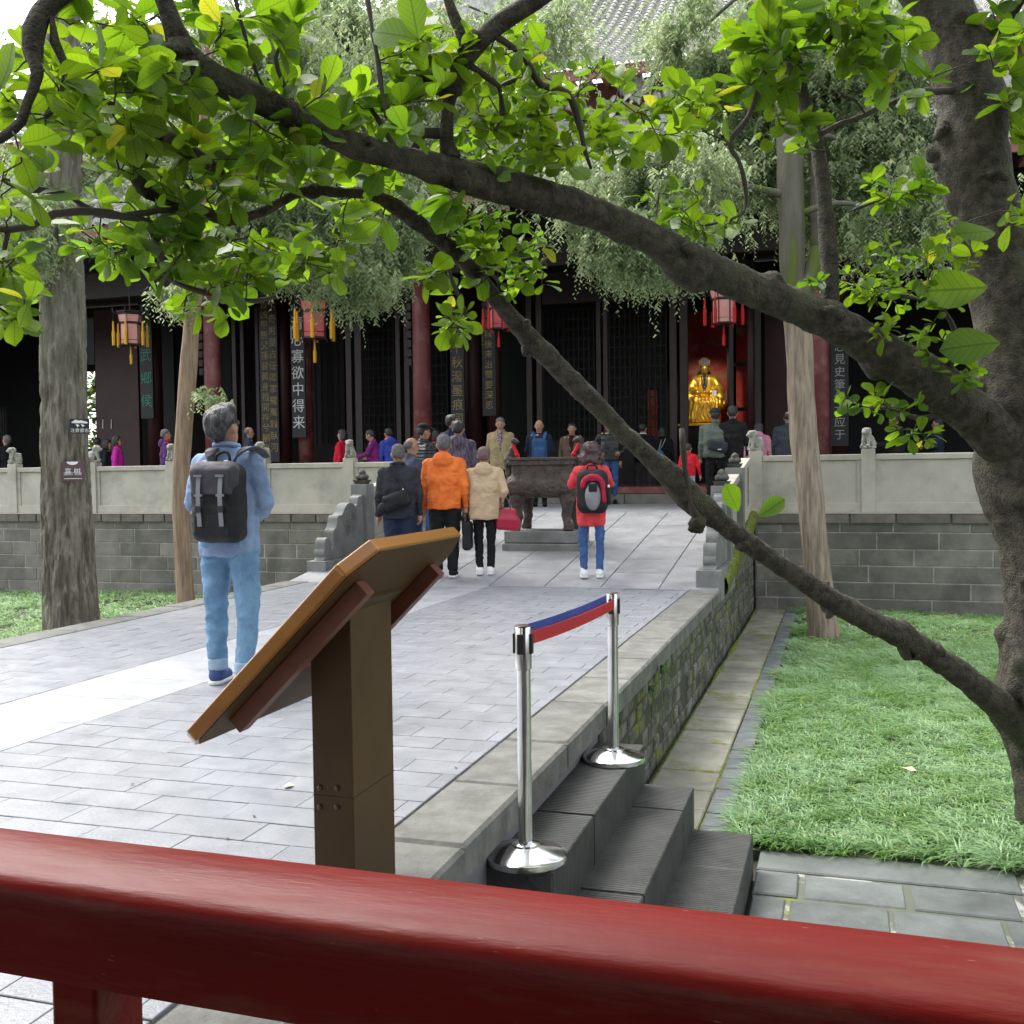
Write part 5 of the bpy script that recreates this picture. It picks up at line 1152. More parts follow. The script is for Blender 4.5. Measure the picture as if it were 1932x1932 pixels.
def person(label, pos, face, h, top, legs, hair='short', hairm=None, armL='down', armR='down', hem=.86, hood=None, vox=.0165, head=(0, 0), shoes=None, sole=None, cap=None, face_on=False,
           stance=.09, bulk=1.0, collar=None, inner=None, lean=0, scarf=None, longhem=None, legw=1.0, puff=False, cuffs=None, group=None, skirt=False, step=0.0, zip_=None, glasses=False, fk=1.0):
    s = h / 1.70
    t = thing('person', label, 'person', pos, R_(face), group=group); t.scale = (s, s, s)
    I = Matrix.Identity(4); TL = rotm((0, 0, .95), pitch=-R_(lean)); HM = TL @ rotm((0, 0, 1.46), yaw=R_(head[0]), pitch=R_(head[1]))
    W = bulk
    arms = {1: ARMS[armR], -1: ARMS[armL]}
    mir = lambda p, sd: (p[0] * sd, p[1], p[2])
    sh = lambda sd: (sd * .168 * W, -.01, 1.362)
    # --- the body, one continuous surface
    B = Blob(.03); B.push(TL)
    B.ell((0, 0, 1.22), (.15, .095, .22)); B.ell((0, 0, .99), (.14, .095, .16)); B.cap((-.14, 0, 1.38), (.14, 0, 1.38), .055); B.cap((0, -.01, 1.36), (0, .012, 1.52), .055, .05)
    for sd in (-1, 1):
        e, w, tip = [mir(q, sd) for q in arms[sd]]
        B.cap(sh(sd), e, .045, .036); B.cap(e, w, .036, .024); 
        m = tuple(w[i] + (tip[i] - w[i]) * .85 for i in range(3)); B.cap(w, m, .026, .034, k=.015)
    B.push(HM)
    B.ell((0, -.008, 1.615), (.074, .092, .088)); B.ell((0, .012, 1.565), (.062, .075, .08)); B.ell((0, .045, 1.52), (.04, .04, .034)); B.cap((0, .078, 1.60), (0, .1, 1.573), .01, .016, k=.012)
    for sd in (-1, 1): B.ell((sd * .08, -.0, 1.58), (.015, .022, .034), k=.006); B.ell((sd * .035, .07, 1.565), (.022, .016, .02), k=.015); B.ell((sd * .03, .085, 1.59), (.014, .012, .01), k=.01, op='s')
    B.ell((0, .085, 1.545), (.024, .014, .008), k=.008)
    B.push(I)
    for sd in (-1, 1):
        f = step * sd; lw = min(1, legw) * .92; B.cap((sd * .085, 0, .92), (sd * (stance + .01), f * .6 + .01, .5), .075 * lw, .052 * lw); B.cap((sd * (stance + .01), f * .6 + .01, .5), (sd * stance, f - .02, .09), .05 * lw, .034)
        B.cap((sd * stance, f - .03, .05), (sd * (stance + .01), f + .12, .035), .035, .028)
    me = B.mesh('body', vox)
    # hands: five fingers added to the same mesh
    V = np.zeros(len(me.vertices) * 3); me.vertices.foreach_get('co', V); V = V.reshape(-1, 3)
    Fs = [tuple(p.vertices) for p in me.polygons]
    for sd in (-1, 1):
        e, w, tip = [np.array(TL @ Vector(mir(q, sd))) for q in arms[sd]]
        d = tip - w; d /= np.linalg.norm(d) + 1e-9; side = np.cross(d, [sd * .9, .25, .1]); side /= np.linalg.norm(side); nrm = np.cross(side, d); palm = w + d * .075
        for i, (o_, ln, rr) in enumerate(((-.027, .068, .0085), (-.009, .078, .009), (.009, .074, .0088), (.026, .058, .0078))):
            b0 = palm + side * o_; b1_ = b0 + d * ln * .5 + nrm * .004; b2_ = b0 + d * ln * .82 - nrm * sd * .018
            Vt, Qt = sweep([b0, b1_, b2_, b2_ + d * .012 - nrm * sd * .01], [rr, rr, rr * .85, rr * .5], 6); Fs += [tuple(int(x) + len(V) for x in q) for q in clean_quads(Qt)]; V = np.vstack([V, Vt])
        b0 = w + d * .03 - side * .026; Vt, Qt = sweep([b0, b0 - side * .022 + d * .025, b0 - side * .028 + d * .058], [.012, .0105, .007], 6); Fs += [tuple(int(x) + len(V) for x in q) for q in clean_quads(Qt)]; V = np.vstack([V, Vt])
    bpy.data.meshes.remove(me); body = mesh_obj('body', mk_mesh('body', V, Fs, True), M_skin, t)
    fold = lambda P: fk * .010 * (np.abs(vn(P * np.array([1, 1, .75]) + .06 * vn(P, 5)[..., None], 9)) * 2 - .45) + .006 * (np.abs(vn(P * np.array([.8, 1, 1.5]), 17)) * 2 - .5) + .002 * vn(P, 34)
    # --- top
    A = Blob(.045); A.push(TL); bw = .185 * W
    A.box((0, -.005, 1.24), (bw * .97, .118 * W, .16), .11); A.cap((-.11 * W, -.005, 1.345), (.11 * W, -.005, 1.345), .078)
    for sd in (-1, 1): A.cap((0, -.012, 1.435), (sd * .15 * W, -.01, 1.375), .055, .052); A.box((0, .0, (hem + 1.2) / 2), (.172 * W, .122 * W, (1.24 - hem) / 2 + .04), .1)
    if longhem: A.box((0, 0, longhem + .2), (.185 * W, .135 * W, .22), .08)
    for sd in (-1, 1):
        e, w, tip = [mir(q, sd) for q in arms[sd]]
        A.cap(sh(sd), e, .07 * (.9 + .1 * W), .055, k=.016); A.cap(e, w, .056, .045, k=.012)
    A.cap((0, -.015, 1.42), (0, -.01, 1.475), .072, .068, k=.02)
    A.cut((0, 0, longhem or hem), (0, 0, -1)); A.cut((0, .0, 1.475), (0, .28, 1))
    if puff:
        nf = lambda P: .012 * np.abs(np.sin(P[..., 2] * 62)) - .009 + .003 * vn(P, 20)
    else: nf = fold
    if hood: A.ell((0, -.105, 1.40), (.125, .06, .10), k=.02); A.ell((0, -.075, 1.455), (.10, .06, .05), k=.02)
    mesh_obj('jacket', A.mesh('jacket', vox, noise=nf), top, t)
    if inner:
        q = Blob(.02); q.push(TL); q.box((0, .10 * W, 1.24), (.045, .035, .2), .02); q.ell((0, .07, 1.42), (.05, .05, .04)); mesh_obj('shirt', q.mesh('shirt', .014), inner, t)
    if collar:
        q = Blob(.01); q.push(TL)
        for i in range(14):
            a, a2 = i * math.tau / 14, (i + 1) * math.tau / 14; q.cap((.07 * math.sin(a), -.012 + .072 * math.cos(a), 1.472 - .012 * math.cos(a)), (.07 * math.sin(a2), -.012 + .072 * math.cos(a2), 1.472 - .012 * math.cos(a2)), .017)
        mesh_obj('collar', q.mesh('collar', .012), collar, t)
    if scarf:
        q = Blob(.02); q.push(TL); q.ell((0, 0, 1.46), (.095, .095, .05)); mesh_obj('scarf', q.mesh('scarf', .014, noise=fold), scarf, t)
    # --- trousers
    q = Blob(.03); q.box((0, 0, .94), (.155 * W, .108 * W, .12), .09)
    for sd in (-1, 1):
        f = step * sd; q.cap((sd * .085, 0, .90), (sd * (stance + .01), f * .6 + .012, .5), .094 * legw, .066 * legw, k=.025); q.cap((sd * (stance + .01), f * .6 + .012, .5), (sd * stance, f - .02, .10), .066 * legw, .052 * legw, k=.02)
    q.cut((0, 0, .085), (0, 0, -1)); q.cut((0, 0, 1.04), (0, 0, 1)); mesh_obj('trousers', q.mesh('trousers', vox, noise=lambda P: .009 * (np.abs(vn(P * np.array([1, 1, 1.5]) + .05 * vn(P, 6)[..., None], 10)) * 2 - .5) + .004 * vn(P * np.array([1, 1, 1.8]), 24)), legs, t)
    if cuffs:
        for sd in (-1, 1):
            q = Blob(.01); q.cap((sd * stance, step * sd - .02, .10), (sd * stance, step * sd - .02, .155), .062); q.cut((0, 0, .09), (0, 0, -1)); q.cut((0, 0, .165), (0, 0, 1)); mesh_obj('cuff', q.mesh('cuff', .01), cuffs, t)
    # --- shoes
    for sd in (-1, 1):
        f = step * sd; q = Blob(.015); q.cap((sd * stance, f - .045, .055), (sd * (stance + .012), f + .11, .042), .046, .04); q.cap((sd * stance, f - .03, .08), (sd * stance, f - .02, .11), .046, .046); q.cut((0, 0, .018), (0, 0, -1))
        so_ = mesh_obj('shoe', q.mesh('shoe', .012), shoes or SH_BLACK, t)
        k = Blob(.005); k.cap((sd * stance, f - .048, .03), (sd * (stance + .014), f + .115, .03), .05, .046); k.cut((0, 0, 0), (0, 0, -1)); k.cut((0, 0, .028), (0, 0, 1)); mesh_obj('sole', k.mesh('sole', .011), sole or SH_BLACK, so_)
    # --- hair, cap
    hm = hairm or M_hair_b
    if hair:
        q = Blob(.02); q.push(HM)
        hn = lambda P: .006 * vn(P * np.array([1, 1, .5]), 45)
        if hair == 'short':
            q.ell((0, -.018, 1.632), (.086, .098, .088)); q.ell((0, -.055, 1.59), (.076, .06, .075)); q.box((0, .14, 1.55), (.2, .1, .105), .03, op='s'); q.ell((0, .0, 1.5), (.085, .12, .045), op='s')
        elif hair == 'thin':
            q.ell((0, -.03, 1.605), (.083, .085, .07)); q.box((0, .13, 1.58), (.2, .12, .14), .03, op='s'); q.ell((0, .01, 1.70), (.075, .09, .06), op='s')
        elif hair == 'bob':
            q.ell((0, -.015, 1.625), (.094, .105, .098)); q.box((0, -.04, 1.54), (.092, .07, .09), .05); q.box((0, .135, 1.54), (.07, .11, .095), .03, op='s'); hn = lambda P: .008 * vn(P * np.array([1, 1, .4]), 40)
        elif hair == 'curly':
            q.ell((0, -.02, 1.625), (.135, .13, .12)); q.ell((0, -.05, 1.51), (.165, .115, .12)); q.box((0, .14, 1.54), (.07, .12, .1), .03, op='s'); hn = lambda P: .026 * vn(P, 20) + .012 * vn(P, 50)
        elif hair == 'full':
            q.ell((0, -.018, 1.635), (.09, .103, .095)); q.ell((0, -.06, 1.585), (.072, .05, .07)); q.ell((.0, .07, 1.69), (.065, .045, .035)); q.box((0, .15, 1.55), (.2, .1, .105), .03, op='s'); hn = lambda P: .012 * vn(P * np.array([1, 1, .4]), 34) + .006 * vn(P * np.array([1, 1, .5]), 70)
        if hair in ('short', 'full', 'thin'):
            for sd in (-1, 1): q.ell((sd * .1, .02, 1.575), (.045, .038, .042), op='s')
        mesh_obj('hair', q.mesh('hair', min(vox, .0125), noise=hn), hm, t)
    if cap:
        q = Blob(.01); q.push(HM); q.ell((0, -.01, 1.645), (.094, .108, .085)); q.box((0, .1, 1.59), (.2, .3, .045), .01, op='s'); q.ell((0, .125, 1.645), (.07, .07, .014)); mesh_obj('cap', q.mesh('cap', .012), cap, t)
    # --- eyes, brows and mouth when the face can be seen
    if face_on:
        for sd in (-1, 1):
            c_ = HM @ Vector((sd * .029, .079, 1.588)); MB().lathe([(.002, -.007), (.010, -.003), (.010, .003), (.002, .007)], 8).build('eye', M_hair_b, t, loc=c_, rot=(0, R_(90), 0))
            c_ = HM @ Vector((sd * .03, .088, 1.607)); MB().box(-.017, .017, -.004, .004, -.003, .003).build('eyebrow', M_hair_b, t, loc=c_)
        c_ = HM @ Vector((0, .099, 1.543)); MB().box(-.022, .022, -.004, .003, -.003, .003).build('mouth', M_lip, t, loc=c_)
        if glasses:
            g = MB()
            for sd in (-1, 1):
                pts = [HM @ Vector((sd * .032 + .021 * math.cos(a), .1, 1.588 + .016 * math.sin(a))) for a in np.linspace(0, math.tau, 11)]; g.tube(pts, .002, 4); g.tube([HM @ Vector((sd * .054, .1, 1.592)), HM @ Vector((sd * .078, .0, 1.592))], .002, 4)
            g.build('glasses', M_black, t)
    if zip_: MB().box(-.012, .012, 0, .004, .9, 1.4).build('zip', zip_, t, loc=(0, .13 * W, 0))
    return t
M_lip = mat('lip', (0.25, 0.07, 0.06), 0.5)
SH_BLACK = cloth('shoe_black', (0.012, 0.012, 0.013)); SH_WHITE = mat('shoe_white', (0.8, 0.8, 0.8), 0.5, (0.7, 0.7, 0.7)); SH_BLUE = cloth('shoe_blue', (0.05, 0.09, 0.22)); SH_RED = cloth('shoe_red', (0.35, 0.01, 0.02))
K = lambda n, c, c2=None, **k: cloth(n, c, c2, **k)
C_denim = mat('denim_shirt', (0.25, 0.34, 0.50), 0.85, (0.13, 0.19, 0.32), 4, bump=.6, bscale=16, bdist=.02, coords='obj')
C_jean_l = mat('jeans_light', (0.19, 0.34, 0.50), 0.85, (0.09, 0.19, 0.32), 8, mix=(.3, .7), bump=.7, bscale=22, bdist=.02, coords='obj'); C_jean = mat('jeans_blue', (0.045, 0.12, 0.30), 0.85, (0.03, 0.075, 0.2), 7, bump=.6, bscale=18, bdist=.02, coords='obj')
C_char = K('charcoal_suit', (0.032, 0.034, 0.042)); C_navy = K('navy_cloth', (0.02, 0.03, 0.065)); C_black = K('black_cloth', (0.011, 0.011, 0.012)); C_puff = mat('puffer_black', (0.013, 0.013, 0.016), 0.32, (0.02, 0.02, 0.024), coords='obj')
C_orange = K('orange_shell', (0.78, 0.20, 0.03), (0.62, 0.11, 0.02), rough=.6); C_beige = K('beige_parka', (0.56, 0.42, 0.27), (0.46, 0.33, 0.2), rough=.7); C_red = K('coral_sweater', (0.75, 0.085, 0.095), (0.6, 0.045, 0.055)); C_plaid = mat('plaid_cloth', (0.06, 0.045, 0.07), 0.9, (0.14, 0.11, 0.15), 40, mix=(.45, .55), coords='obj', stretch=(1, 1, .2))
C_tan = K('tan_coat', (0.36, 0.28, 0.15)); C_brown = K('brown_blazer', (0.13, 0.085, 0.06)); C_leather = mat('black_leather', (0.018, 0.018, 0.02), 0.38, bump=.6, bscale=16, coords='obj'); C_green = K('green_grey_jacket', (0.12, 0.145, 0.12), rough=.6); C_pink = K('pink_hoodie', (0.62, 0.27, 0.35)); C_mag = K('magenta_jacket', (0.48, 0.02, 0.30)); C_purple = K('purple_cloth', (0.09, 0.03, 0.14)); C_cape = K('red_cape', (0.55, 0.01, 0.035)); C_boy = K('boy_red', (0.6, 0.015, 0.03)); C_greyt = K('grey_trousers', (0.035, 0.036, 0.038)); C_bluebp = K('blue_nylon', (0.03, 0.09, 0.22), rough=.6); C_lav = K('pale_trousers', (0.4, 0.42, 0.5)); C_royal = K('royal_blue', (0.04, 0.07, 0.4)); C_white = K('white_cloth', (0.7, 0.7, 0.7)); C_check = mat('check_shirt', (0.35, 0.32, 0.36), 0.9, (0.08, 0.03, 0.06), 40, mix=(.47, .53), coords='obj')
def place_top(x, y, h, zb=ZP):
    for _ in range(3):
        p = on_z(x, y, zb + h)
    return Vector((p.x, p.y, zb))
def place_feet(x, y):
    for k in range(200, 2600):
        p = at_d(x, y, k / 100)
        if p.z <= zramp(p.y): break
    return Vector((p.x, p.y, zramp(p.y)))
def place_d(x, d):
    p = at_d(x, 900, d); return Vector((p.x, p.y, zramp(p.y)))
AW = math.degrees(YAW)     # facing straight away from the camera
C_cuff = cloth('jean_cuff', (0.35, 0.48, 0.6))
P_bp = place_feet(440, 1293)
person('young man in a light blue shirt and jeans, black backpack, looking up', P_bp, AW - 12, 1.77, C_denim, C_jean_l, 'full', hairm=mat('hair_grey_black', (0.02, 0.019, 0.02), .4, (0.11, 0.105, 0.11), 38, mix=(.45, .62), bump=1, bscale=50, stretch=(2.5, 2.5, .5), coords='obj'), armL='front', armR='front', hem=.80, vox=.011, head=(-14, 20), shoes=SH_BLUE, sole=SH_WHITE, stance=.115, bulk=1.0, collar=C_denim, face_on=True, glasses=True, legw=1.1, step=-.05, fk=1.2, cuffs=C_cuff)  # hair is black with grey streaks

P_suit = place_d(752, 12.9); person('grey-haired man in a charcoal suit jacket with a black shoulder bag', P_suit, AW + 4, 1.68, C_char, C_navy, 'short', hairm=mat('hair_salt', (0.05, 0.047, 0.045), .6, (0.12, 0.11, 0.1), 40, coords='obj'), vox=.013, hem=.80, bulk=1.1, head=(8, -4), collar=C_char, legw=1.25)
YM = bpy.data.objects[[o.name for o in bpy.data.objects if o.get('label', '').startswith('young man in a light blue')][0]]
for sx_ in (-1, 1):
    mq = Blob(.01); mq.box((sx_ * .078, -.118, .925), (.052, .012, .062), .008); mesh_obj('back_pocket', mq.mesh('back_pocket', .008, noise=lambda P: .003 * vn(P, 30)), C_jean_l, YM)
person('bald man turned right behind the man in the charcoal suit', place_d(778, 14.2), AW - 60, 1.64, K('slate_jacket', (0.06, 0.07, 0.11)), C_navy, 'thin', hairm=M_hair_g, face_on=True, glasses=True, head=(-10, 0))
person('man in a black cap and black quilted puffer jacket, jeans', place_d(800, 15.9), AW - 30, 1.68, C_puff, C_jean, 'short', cap=C_black, puff=True, hem=.84, bulk=1.15, vox=.0145, shoes=SH_BLACK, sole=SH_WHITE, head=(-35, -5), face_on=True)
P_or = place_d(838, 13.1); person('man in an orange hooded jacket and black trousers', P_or, AW - 4, 1.75, C_orange, C_black, 'short', hairm=M_hair_g, hood=True, hem=.82, vox=.013, bulk=1.12, head=(8, 0), legw=1.2, shoes=SH_BLACK, sole=SH_WHITE)
person('man in a dark plaid hooded jacket behind the orange jacket', place_d(866, 15.6), AW - 8, 1.72, C_plaid, C_black, 'short', hood=True, bulk=1.1)
person('dark-haired man in navy, rear of the group left of the burner', place_d(855, 17.2), AW - 20, 1.70, C_navy, C_black, 'short', head=(-60, 0), face_on=True)
P_be = place_feet(916, 1084); person('short-haired woman in a beige hooded parka carrying a red handbag', P_be, AW - 3, 1.57, C_beige, C_black, 'short', hairm=M_hair_m, hood=True, hem=.74, vox=.0125, armR='pocket', bulk=1.12, shoes=SH_WHITE, sole=SH_WHITE, legw=.95, stance=.075)
P_rd = place_feet(1117, 1090); person('curly-haired woman in a coral red sweater and jeans with a backpack', P_rd, AW - 2, 1.59, C_red, C_jean, 'curly', hairm=M_hair_r, armL='phone', armR='phone', hem=.84, longhem=.66, hood=True, vox=.0125, shoes=SH_WHITE, sole=SH_WHITE, legw=.88, stance=.10, bulk=.98)
person('man in an open tan coat over a checked shirt, looking down behind the burner', place_top(944, 789, 1.70), AW + 172, 1.70, C_tan, C_black, 'short', hairm=M_hair_g, face_on=True, inner=C_check, head=(4, -14), bulk=1.12, collar=C_tan, hem=.72)
P_nv = place_top(1017, 793, 1.66); person('bald man in navy with a blue backpack worn on his chest', P_nv, AW + 178, 1.66, C_navy, C_black, 'thin', hairm=M_hair_g, face_on=True, armL='back', armR='back', bulk=1.08, head=(0, -4))
person('man in a brown blazer standing right of the burner', place_top(1079, 799, 1.64), AW + 168, 1.64, C_brown, C_black, 'short', face_on=True, inner=K('maroon_knit', (0.03, 0.01, 0.015)), bulk=1.1, head=(4, -4))
person('dark-clad man in shadow behind the brown blazer', place_top(1122, 794, 1.70) + Vector((.1, .9, 0)), AW + 160, 1.74, K('deep_maroon', (0.05, 0.012, 0.015)), C_black, 'short', face_on=True)
person('man in a black leather jacket and jeans, hand on hip, behind the slanting branch', place_top(1150, 790, 1.72), AW + 170, 1.72, C_leather, C_jean, 'short', face_on=True, armL='hip', armR='hip', bulk=1.12, step=.05)
P_gy = place_top(1213, 799, 1.68); person('man in dark grey with red shoes seen from behind near the hall steps', P_gy, AW - 12, 1.68, C_black, C_greyt, 'short', head=(-25, 0), shoes=SH_RED, sole=SH_WHITE, collar=C_white, bulk=1.08, legw=1.2, stance=.13, armL='front', armR='front')
P_by = place_top(1299, 838, 1.12); person('small boy in a red top and pale trousers', P_by, AW - 25, 1.12, C_boy, C_lav, 'short', armR='out', vox=.02, bulk=1.05)
P_gr = place_top(1349, 772, 1.74); person('man in a grey-green jacket and dark cap beside the small boy', P_gr, AW - 6, 1.74, C_green, C_black, 'short', cap=K('cap_grey', (0.03, 0.03, 0.035)), bulk=1.18, collar=C_green, vox=.0145)
person('dark-haired person in black just beyond the man with the grey cap', place_top(1372, 768, 1.72) + Vector((0, .9, 0)), AW - 10, 1.78, C_black, C_black, 'short')
person('person in a pink hooded top leaning behind the right corner post', place_top(1430, 796, 1.55), AW - 20, 1.55, C_pink, C_black, 'bob', hood=True, lean=14, bulk=1.05)
person('man in a dark blue-grey shirt half hidden by the pale trunk', place_top(1486, 776, 1.70), AW - 30, 1.70, K('slate_shirt', (0.04, 0.05, 0.06)), C_black, 'thin', hairm=M_hair_b, bulk=1.15, lean=6)
person('person in a black t-shirt holding a phone right of the pale trunk', place_top(1690, 778, 1.66), AW + 50, 1.66, C_black, C_black, 'short', armL='hold', armR='down', face_on=True, head=(10, -5))
person('person in navy reading under the right-hand leaves', place_top(1768, 790, 1.62), AW + 70, 1.62, C_navy, C_black, 'short', armL='hold', armR='hold', face_on=True)
person('grey-haired person in black at the far left edge', place_top(12, 822, 1.66), AW + 60, 1.66, C_black, C_black, 'short', hairm=M_hair_g, face_on=True, bulk=1.15)
person('man in dark navy just right of the thick trunk', place_top(183, 826, 1.64), AW + 20, 1.64, C_navy, C_black, 'short', lean=10, bulk=1.15)
person('dark-haired woman between the navy jacket and the magenta jacket', place_top(203, 830, 1.55), AW - 80, 1.55, C_black, C_black, 'bob', face_on=True)
person('smiling woman in a magenta jacket behind the left balustrade', place_top(221, 823, 1.57), AW - 75, 1.57, C_mag, C_black, 'bob', face_on=True, glasses=True, scarf=K('pink_scarf', (0.45, 0.02, 0.1)))
person('person in a purple hooded jacket with a red scarf', place_top(313, 811, 1.62), AW - 70, 1.62, C_purple, C_black, 'short', hairm=M_hair_g, scarf=K('red_scarf', (0.5, 0.02, 0.04)), hood=True)
person('bespectacled man in dark blue beyond the backpacker', place_top(470, 806, 1.68), AW - 70, 1.68, K('dark_blue_jacket', (0.02, 0.035, 0.07)), C_black, 'thin', hairm=M_hair_g, face_on=True, glasses=True)
person('woman in a bright red cape looking left', place_top(645, 811, 1.60), AW + 80, 1.60, C_cape, C_cape, 'bob', face_on=True, longhem=.70, bulk=1.15)
person('woman in a purple and magenta top pointing left', place_top(711, 810, 1.58), AW + 80, 1.58, K('magenta_purple', (0.2, 0.02, 0.16)), C_black, 'short', face_on=True, armL='point', armR='hold', lean=12, head=(0, -12))
person('person in blue with an orange hood beside the purple top', place_top(736, 808, 1.60), AW + 35, 1.60, C_royal, C_black, 'short', scarf=C_orange, lean=8, hood=True)
person('person in a red top behind the black cap', place_top(823, 812, 1.58), AW - 10, 1.58, C_cape, C_black, 'bob')
person('person in black in front of the second red column', place_top(783, 822, 1.55), AW, 1.55, C_black, C_black, 'short')
person('person in black with a colourful drawstring bag beside the door posts', place_top(1250, 806, 1.62), AW - 30, 1.62, C_black, C_black, 'bob', bulk=1.1)

# ------------------------------------------------------------ bags
def child_local(tp, face, s, local): return Vector(tp) + Matrix.Rotation(R_(face), 3, 'Z') @ (Vector(local) * s)
def strap(mb, pts, w=.02, th=.006, nrm=(0, -1, 0)):
    S = spline(pts, .03); T = np.gradient(S, axis=0); V = []; Fs = []
    for p, t_ in zip(S, T):
        b = np.cross(t_, nrm); b /= np.linalg.norm(b) + 1e-9; n = np.cross(b, t_); n /= np.linalg.norm(n) + 1e-9
        V += [p + b * w, p - b * w, p - b * w + n * th, p + b * w + n * th]
    for i in range(len(S) - 1):
        for j in range(4): Fs.append((i * 4 + j, i * 4 + (j + 1) % 4, i * 4 + 4 + (j + 1) % 4, i * 4 + 4 + j))
    return mb.add([tuple(v) for v in V], Fs)
C_bpflap = K('pack_flap_grey', (0.055, 0.052, 0.062), rough=.6); C_bp = K('pack_black', (0.016, 0.016, 0.018), rough=.6); C_strap = mat('strap_grey', (0.19, 0.19, 0.21), .45)
def bag(label, cat, pos, face, s=1.0, name='backpack'):
    t = thing(name, label, cat, pos, R_(face)); t.scale = (s, s, s); return t
# black flap backpack of the young man (local: -y is the outside)
BPX = Matrix.Rotation(R_(AW - 12), 3, 'Z') @ Vector((.075, 0, -.02))
t = bag('large black backpack with two pale straps, on the young man', 'backpack', P_bp + BPX + Vector((0, 0, .07)), AW - 12, 1.77 / 1.7 * .95)
q = Blob(.03); q.box((-.03, -.22, 1.14), (.165, .10, .245), .07); q.box((-.03, -.27, 1.03), (.125, .055, .10), .04); mesh_obj('pack_body', q.mesh('pack_body', .009, noise=lambda P: .006 * vn(P, 13) + .002 * vn(P, 34)), C_bp, t)
q = Blob(.02); q.box((-.03, -.25, 1.30), (.16, .085, .10), .07); q.box((-.03, -.315, 1.24), (.135, .024, .115), .02); q.cut((0, 0, 1.13), (0, -.2, -1)); mesh_obj('flap', q.mesh('flap', .008, noise=lambda P: .004 * vn(P, 15)), C_bpflap, t)
for dx in (-.07, .075):
    m = MB(); strap(m, [(-.03 + dx, -.26, 1.40), (-.03 + dx * 1.02, -.325, 1.34), (-.03 + dx, -.352, 1.22), (-.03 + dx, -.352, 1.12), (-.03 + dx, -.34, 1.0)], .014, .006); m.build('strap', C_strap, t)
    for zz in (1.31, 1.19): MB().box(-.026, .026, -.008, .004, -.007, .007).build('buckle', C_strap, t, loc=(-.03 + dx, -.352, zz))
    MB().box(-.018, .018, -.008, .006, -.02, .02).build('buckle', M_black, t, loc=(-.03 + dx, -.352, 1.105))
MB().box(-.028, .028, -.003, 0, -.017, .017).build('label_patch', mat('patch_grey', (0.35, 0.35, 0.36), .6), t, loc=(-.03, -.327, .985))
MB().box(-.115, .115, -.01, 0, -.075, .05).build('front_pocket', C_bp, t, loc=(-.03, -.322, 1.02), bevel=.015)
m = MB(); strap(m, [(-.09, -.17, 1.38), (-.12, -.15, 1.45), (-.125, -.06, 1.475), (-.135, .05, 1.45), (-.16, .11, 1.36), (-.17, .09, 1.2)], .033, .014, (0, 0, 1)); m.build('shoulder_strap', C_bpflap, t)
m = MB(); strap(m, [(.05, -.17, 1.38), (.09, -.15, 1.45), (.115, -.06, 1.48), (.135, .05, 1.45), (.13, .10, 1.42)], .033, .014, (0, 0, 1)); m.build('shoulder_strap', C_bpflap, t)
m = MB(); m.tube(spline([(-.075, -.17, 1.375), (-.065, -.165, 1.44), (.005, -.165, 1.455), (.03, -.17, 1.375)], .02), .009, 6); m.build('handle', C_bp, t, smooth=True)
# black shoulder bag on the suit jacket
t = bag('black shoulder bag hanging diagonally on the charcoal suit jacket', 'shoulder bag', P_suit, AW + 4, 1.68 / 1.7, 'shoulder_bag')
q = Blob(.03); q.box((-.02, -.205, 1.03), (.165, .06, .10), .05, rot=(0, -.32, 0)); q.box((-.05, -.25, 1.03), (.10, .035, .07), .03, rot=(0, -.32, 0)); q.ell((-.2, -.17, .93), (.06, .05, .07)); mesh_obj('bag_body', q.mesh('bag_body', .011, noise=lambda P: .008 * vn(P, 15)), C_bp, t)
m = MB(); strap(m, [(.06, -.22, 1.13), (.04, -.165, 1.22), (-.03, -.145, 1.36), (-.09, -.09, 1.475), (-.07, .05, 1.45)], .016, .006); m.build('strap', C_bp, t)
MB().lathe([(.008, 0), (.014, .015), (.006, .05)], 8).build('clasp', M_steel, t, loc=(.06, -.225, 1.12))
# coral sweater's backpack
t = bag('grey and black backpack with crimson arch, on the woman in coral red', 'backpack', P_rd + Vector((0, .02, -.2)), AW - 2, 1.59 / 1.7 * 1.18)
q = Blob(.03); q.box((0, -.22, 1.12), (.165, .095, .235), .09); mesh_obj('pack_body', q.mesh('pack_body', .011, noise=lambda P: .004 * vn(P, 16)), C_bp, t)
q = Blob(.01)
for i in range(10):
    a, a2 = math.pi * i / 10, math.pi * (i + 1) / 10; q.cap((.105 * math.cos(a), -.315, 1.18 + .1 * math.sin(a)), (.105 * math.cos(a2), -.315, 1.18 + .1 * math.sin(a2)), .028)
q.cap((.105, -.315, 1.18), (.12, -.31, 1.02), .024); q.box((0, -.325, 1.25), (.1, .012, .02), .01); mesh_obj('arch_panel', q.mesh('arch_panel', .009), K('crimson_nylon', (0.42, 0.015, 0.05), rough=.5), t)
q = Blob(.02); q.ell((0, -.31, 1.07), (.085, .045, .15)); mesh_obj('front_pocket', q.mesh('front_pocket', .009), mat('silver_nylon', (0.25, 0.25, 0.26), .35, (0.16, .16, .17), 6, coords='obj'), t)
q = Blob(.02); q.box((0, -.345, 1.16), (.045, .012, .045), .01); mesh_obj('pocket_top', q.mesh('pocket_top', .009), C_bp, t)
m = MB(); m.tube(spline([(-.05, -.21, 1.35), (-.04, -.21, 1.395), (.04, -.21, 1.395), (.05, -.21, 1.35)], .02), .011, 6); m.build('handle', C_bp, t, smooth=True)
q = Blob(.01); q.cap((.165, -.24, 1.0), (.165, -.24, 1.14), .03); mesh_obj('side_pocket', q.mesh('side_pocket', .01), C_bp, t); MB().lathe([(.02, 0), (.02, .05), (.012, .06)], 8).build('bottle', SH_WHITE, t, loc=(.165, -.24, 1.13))
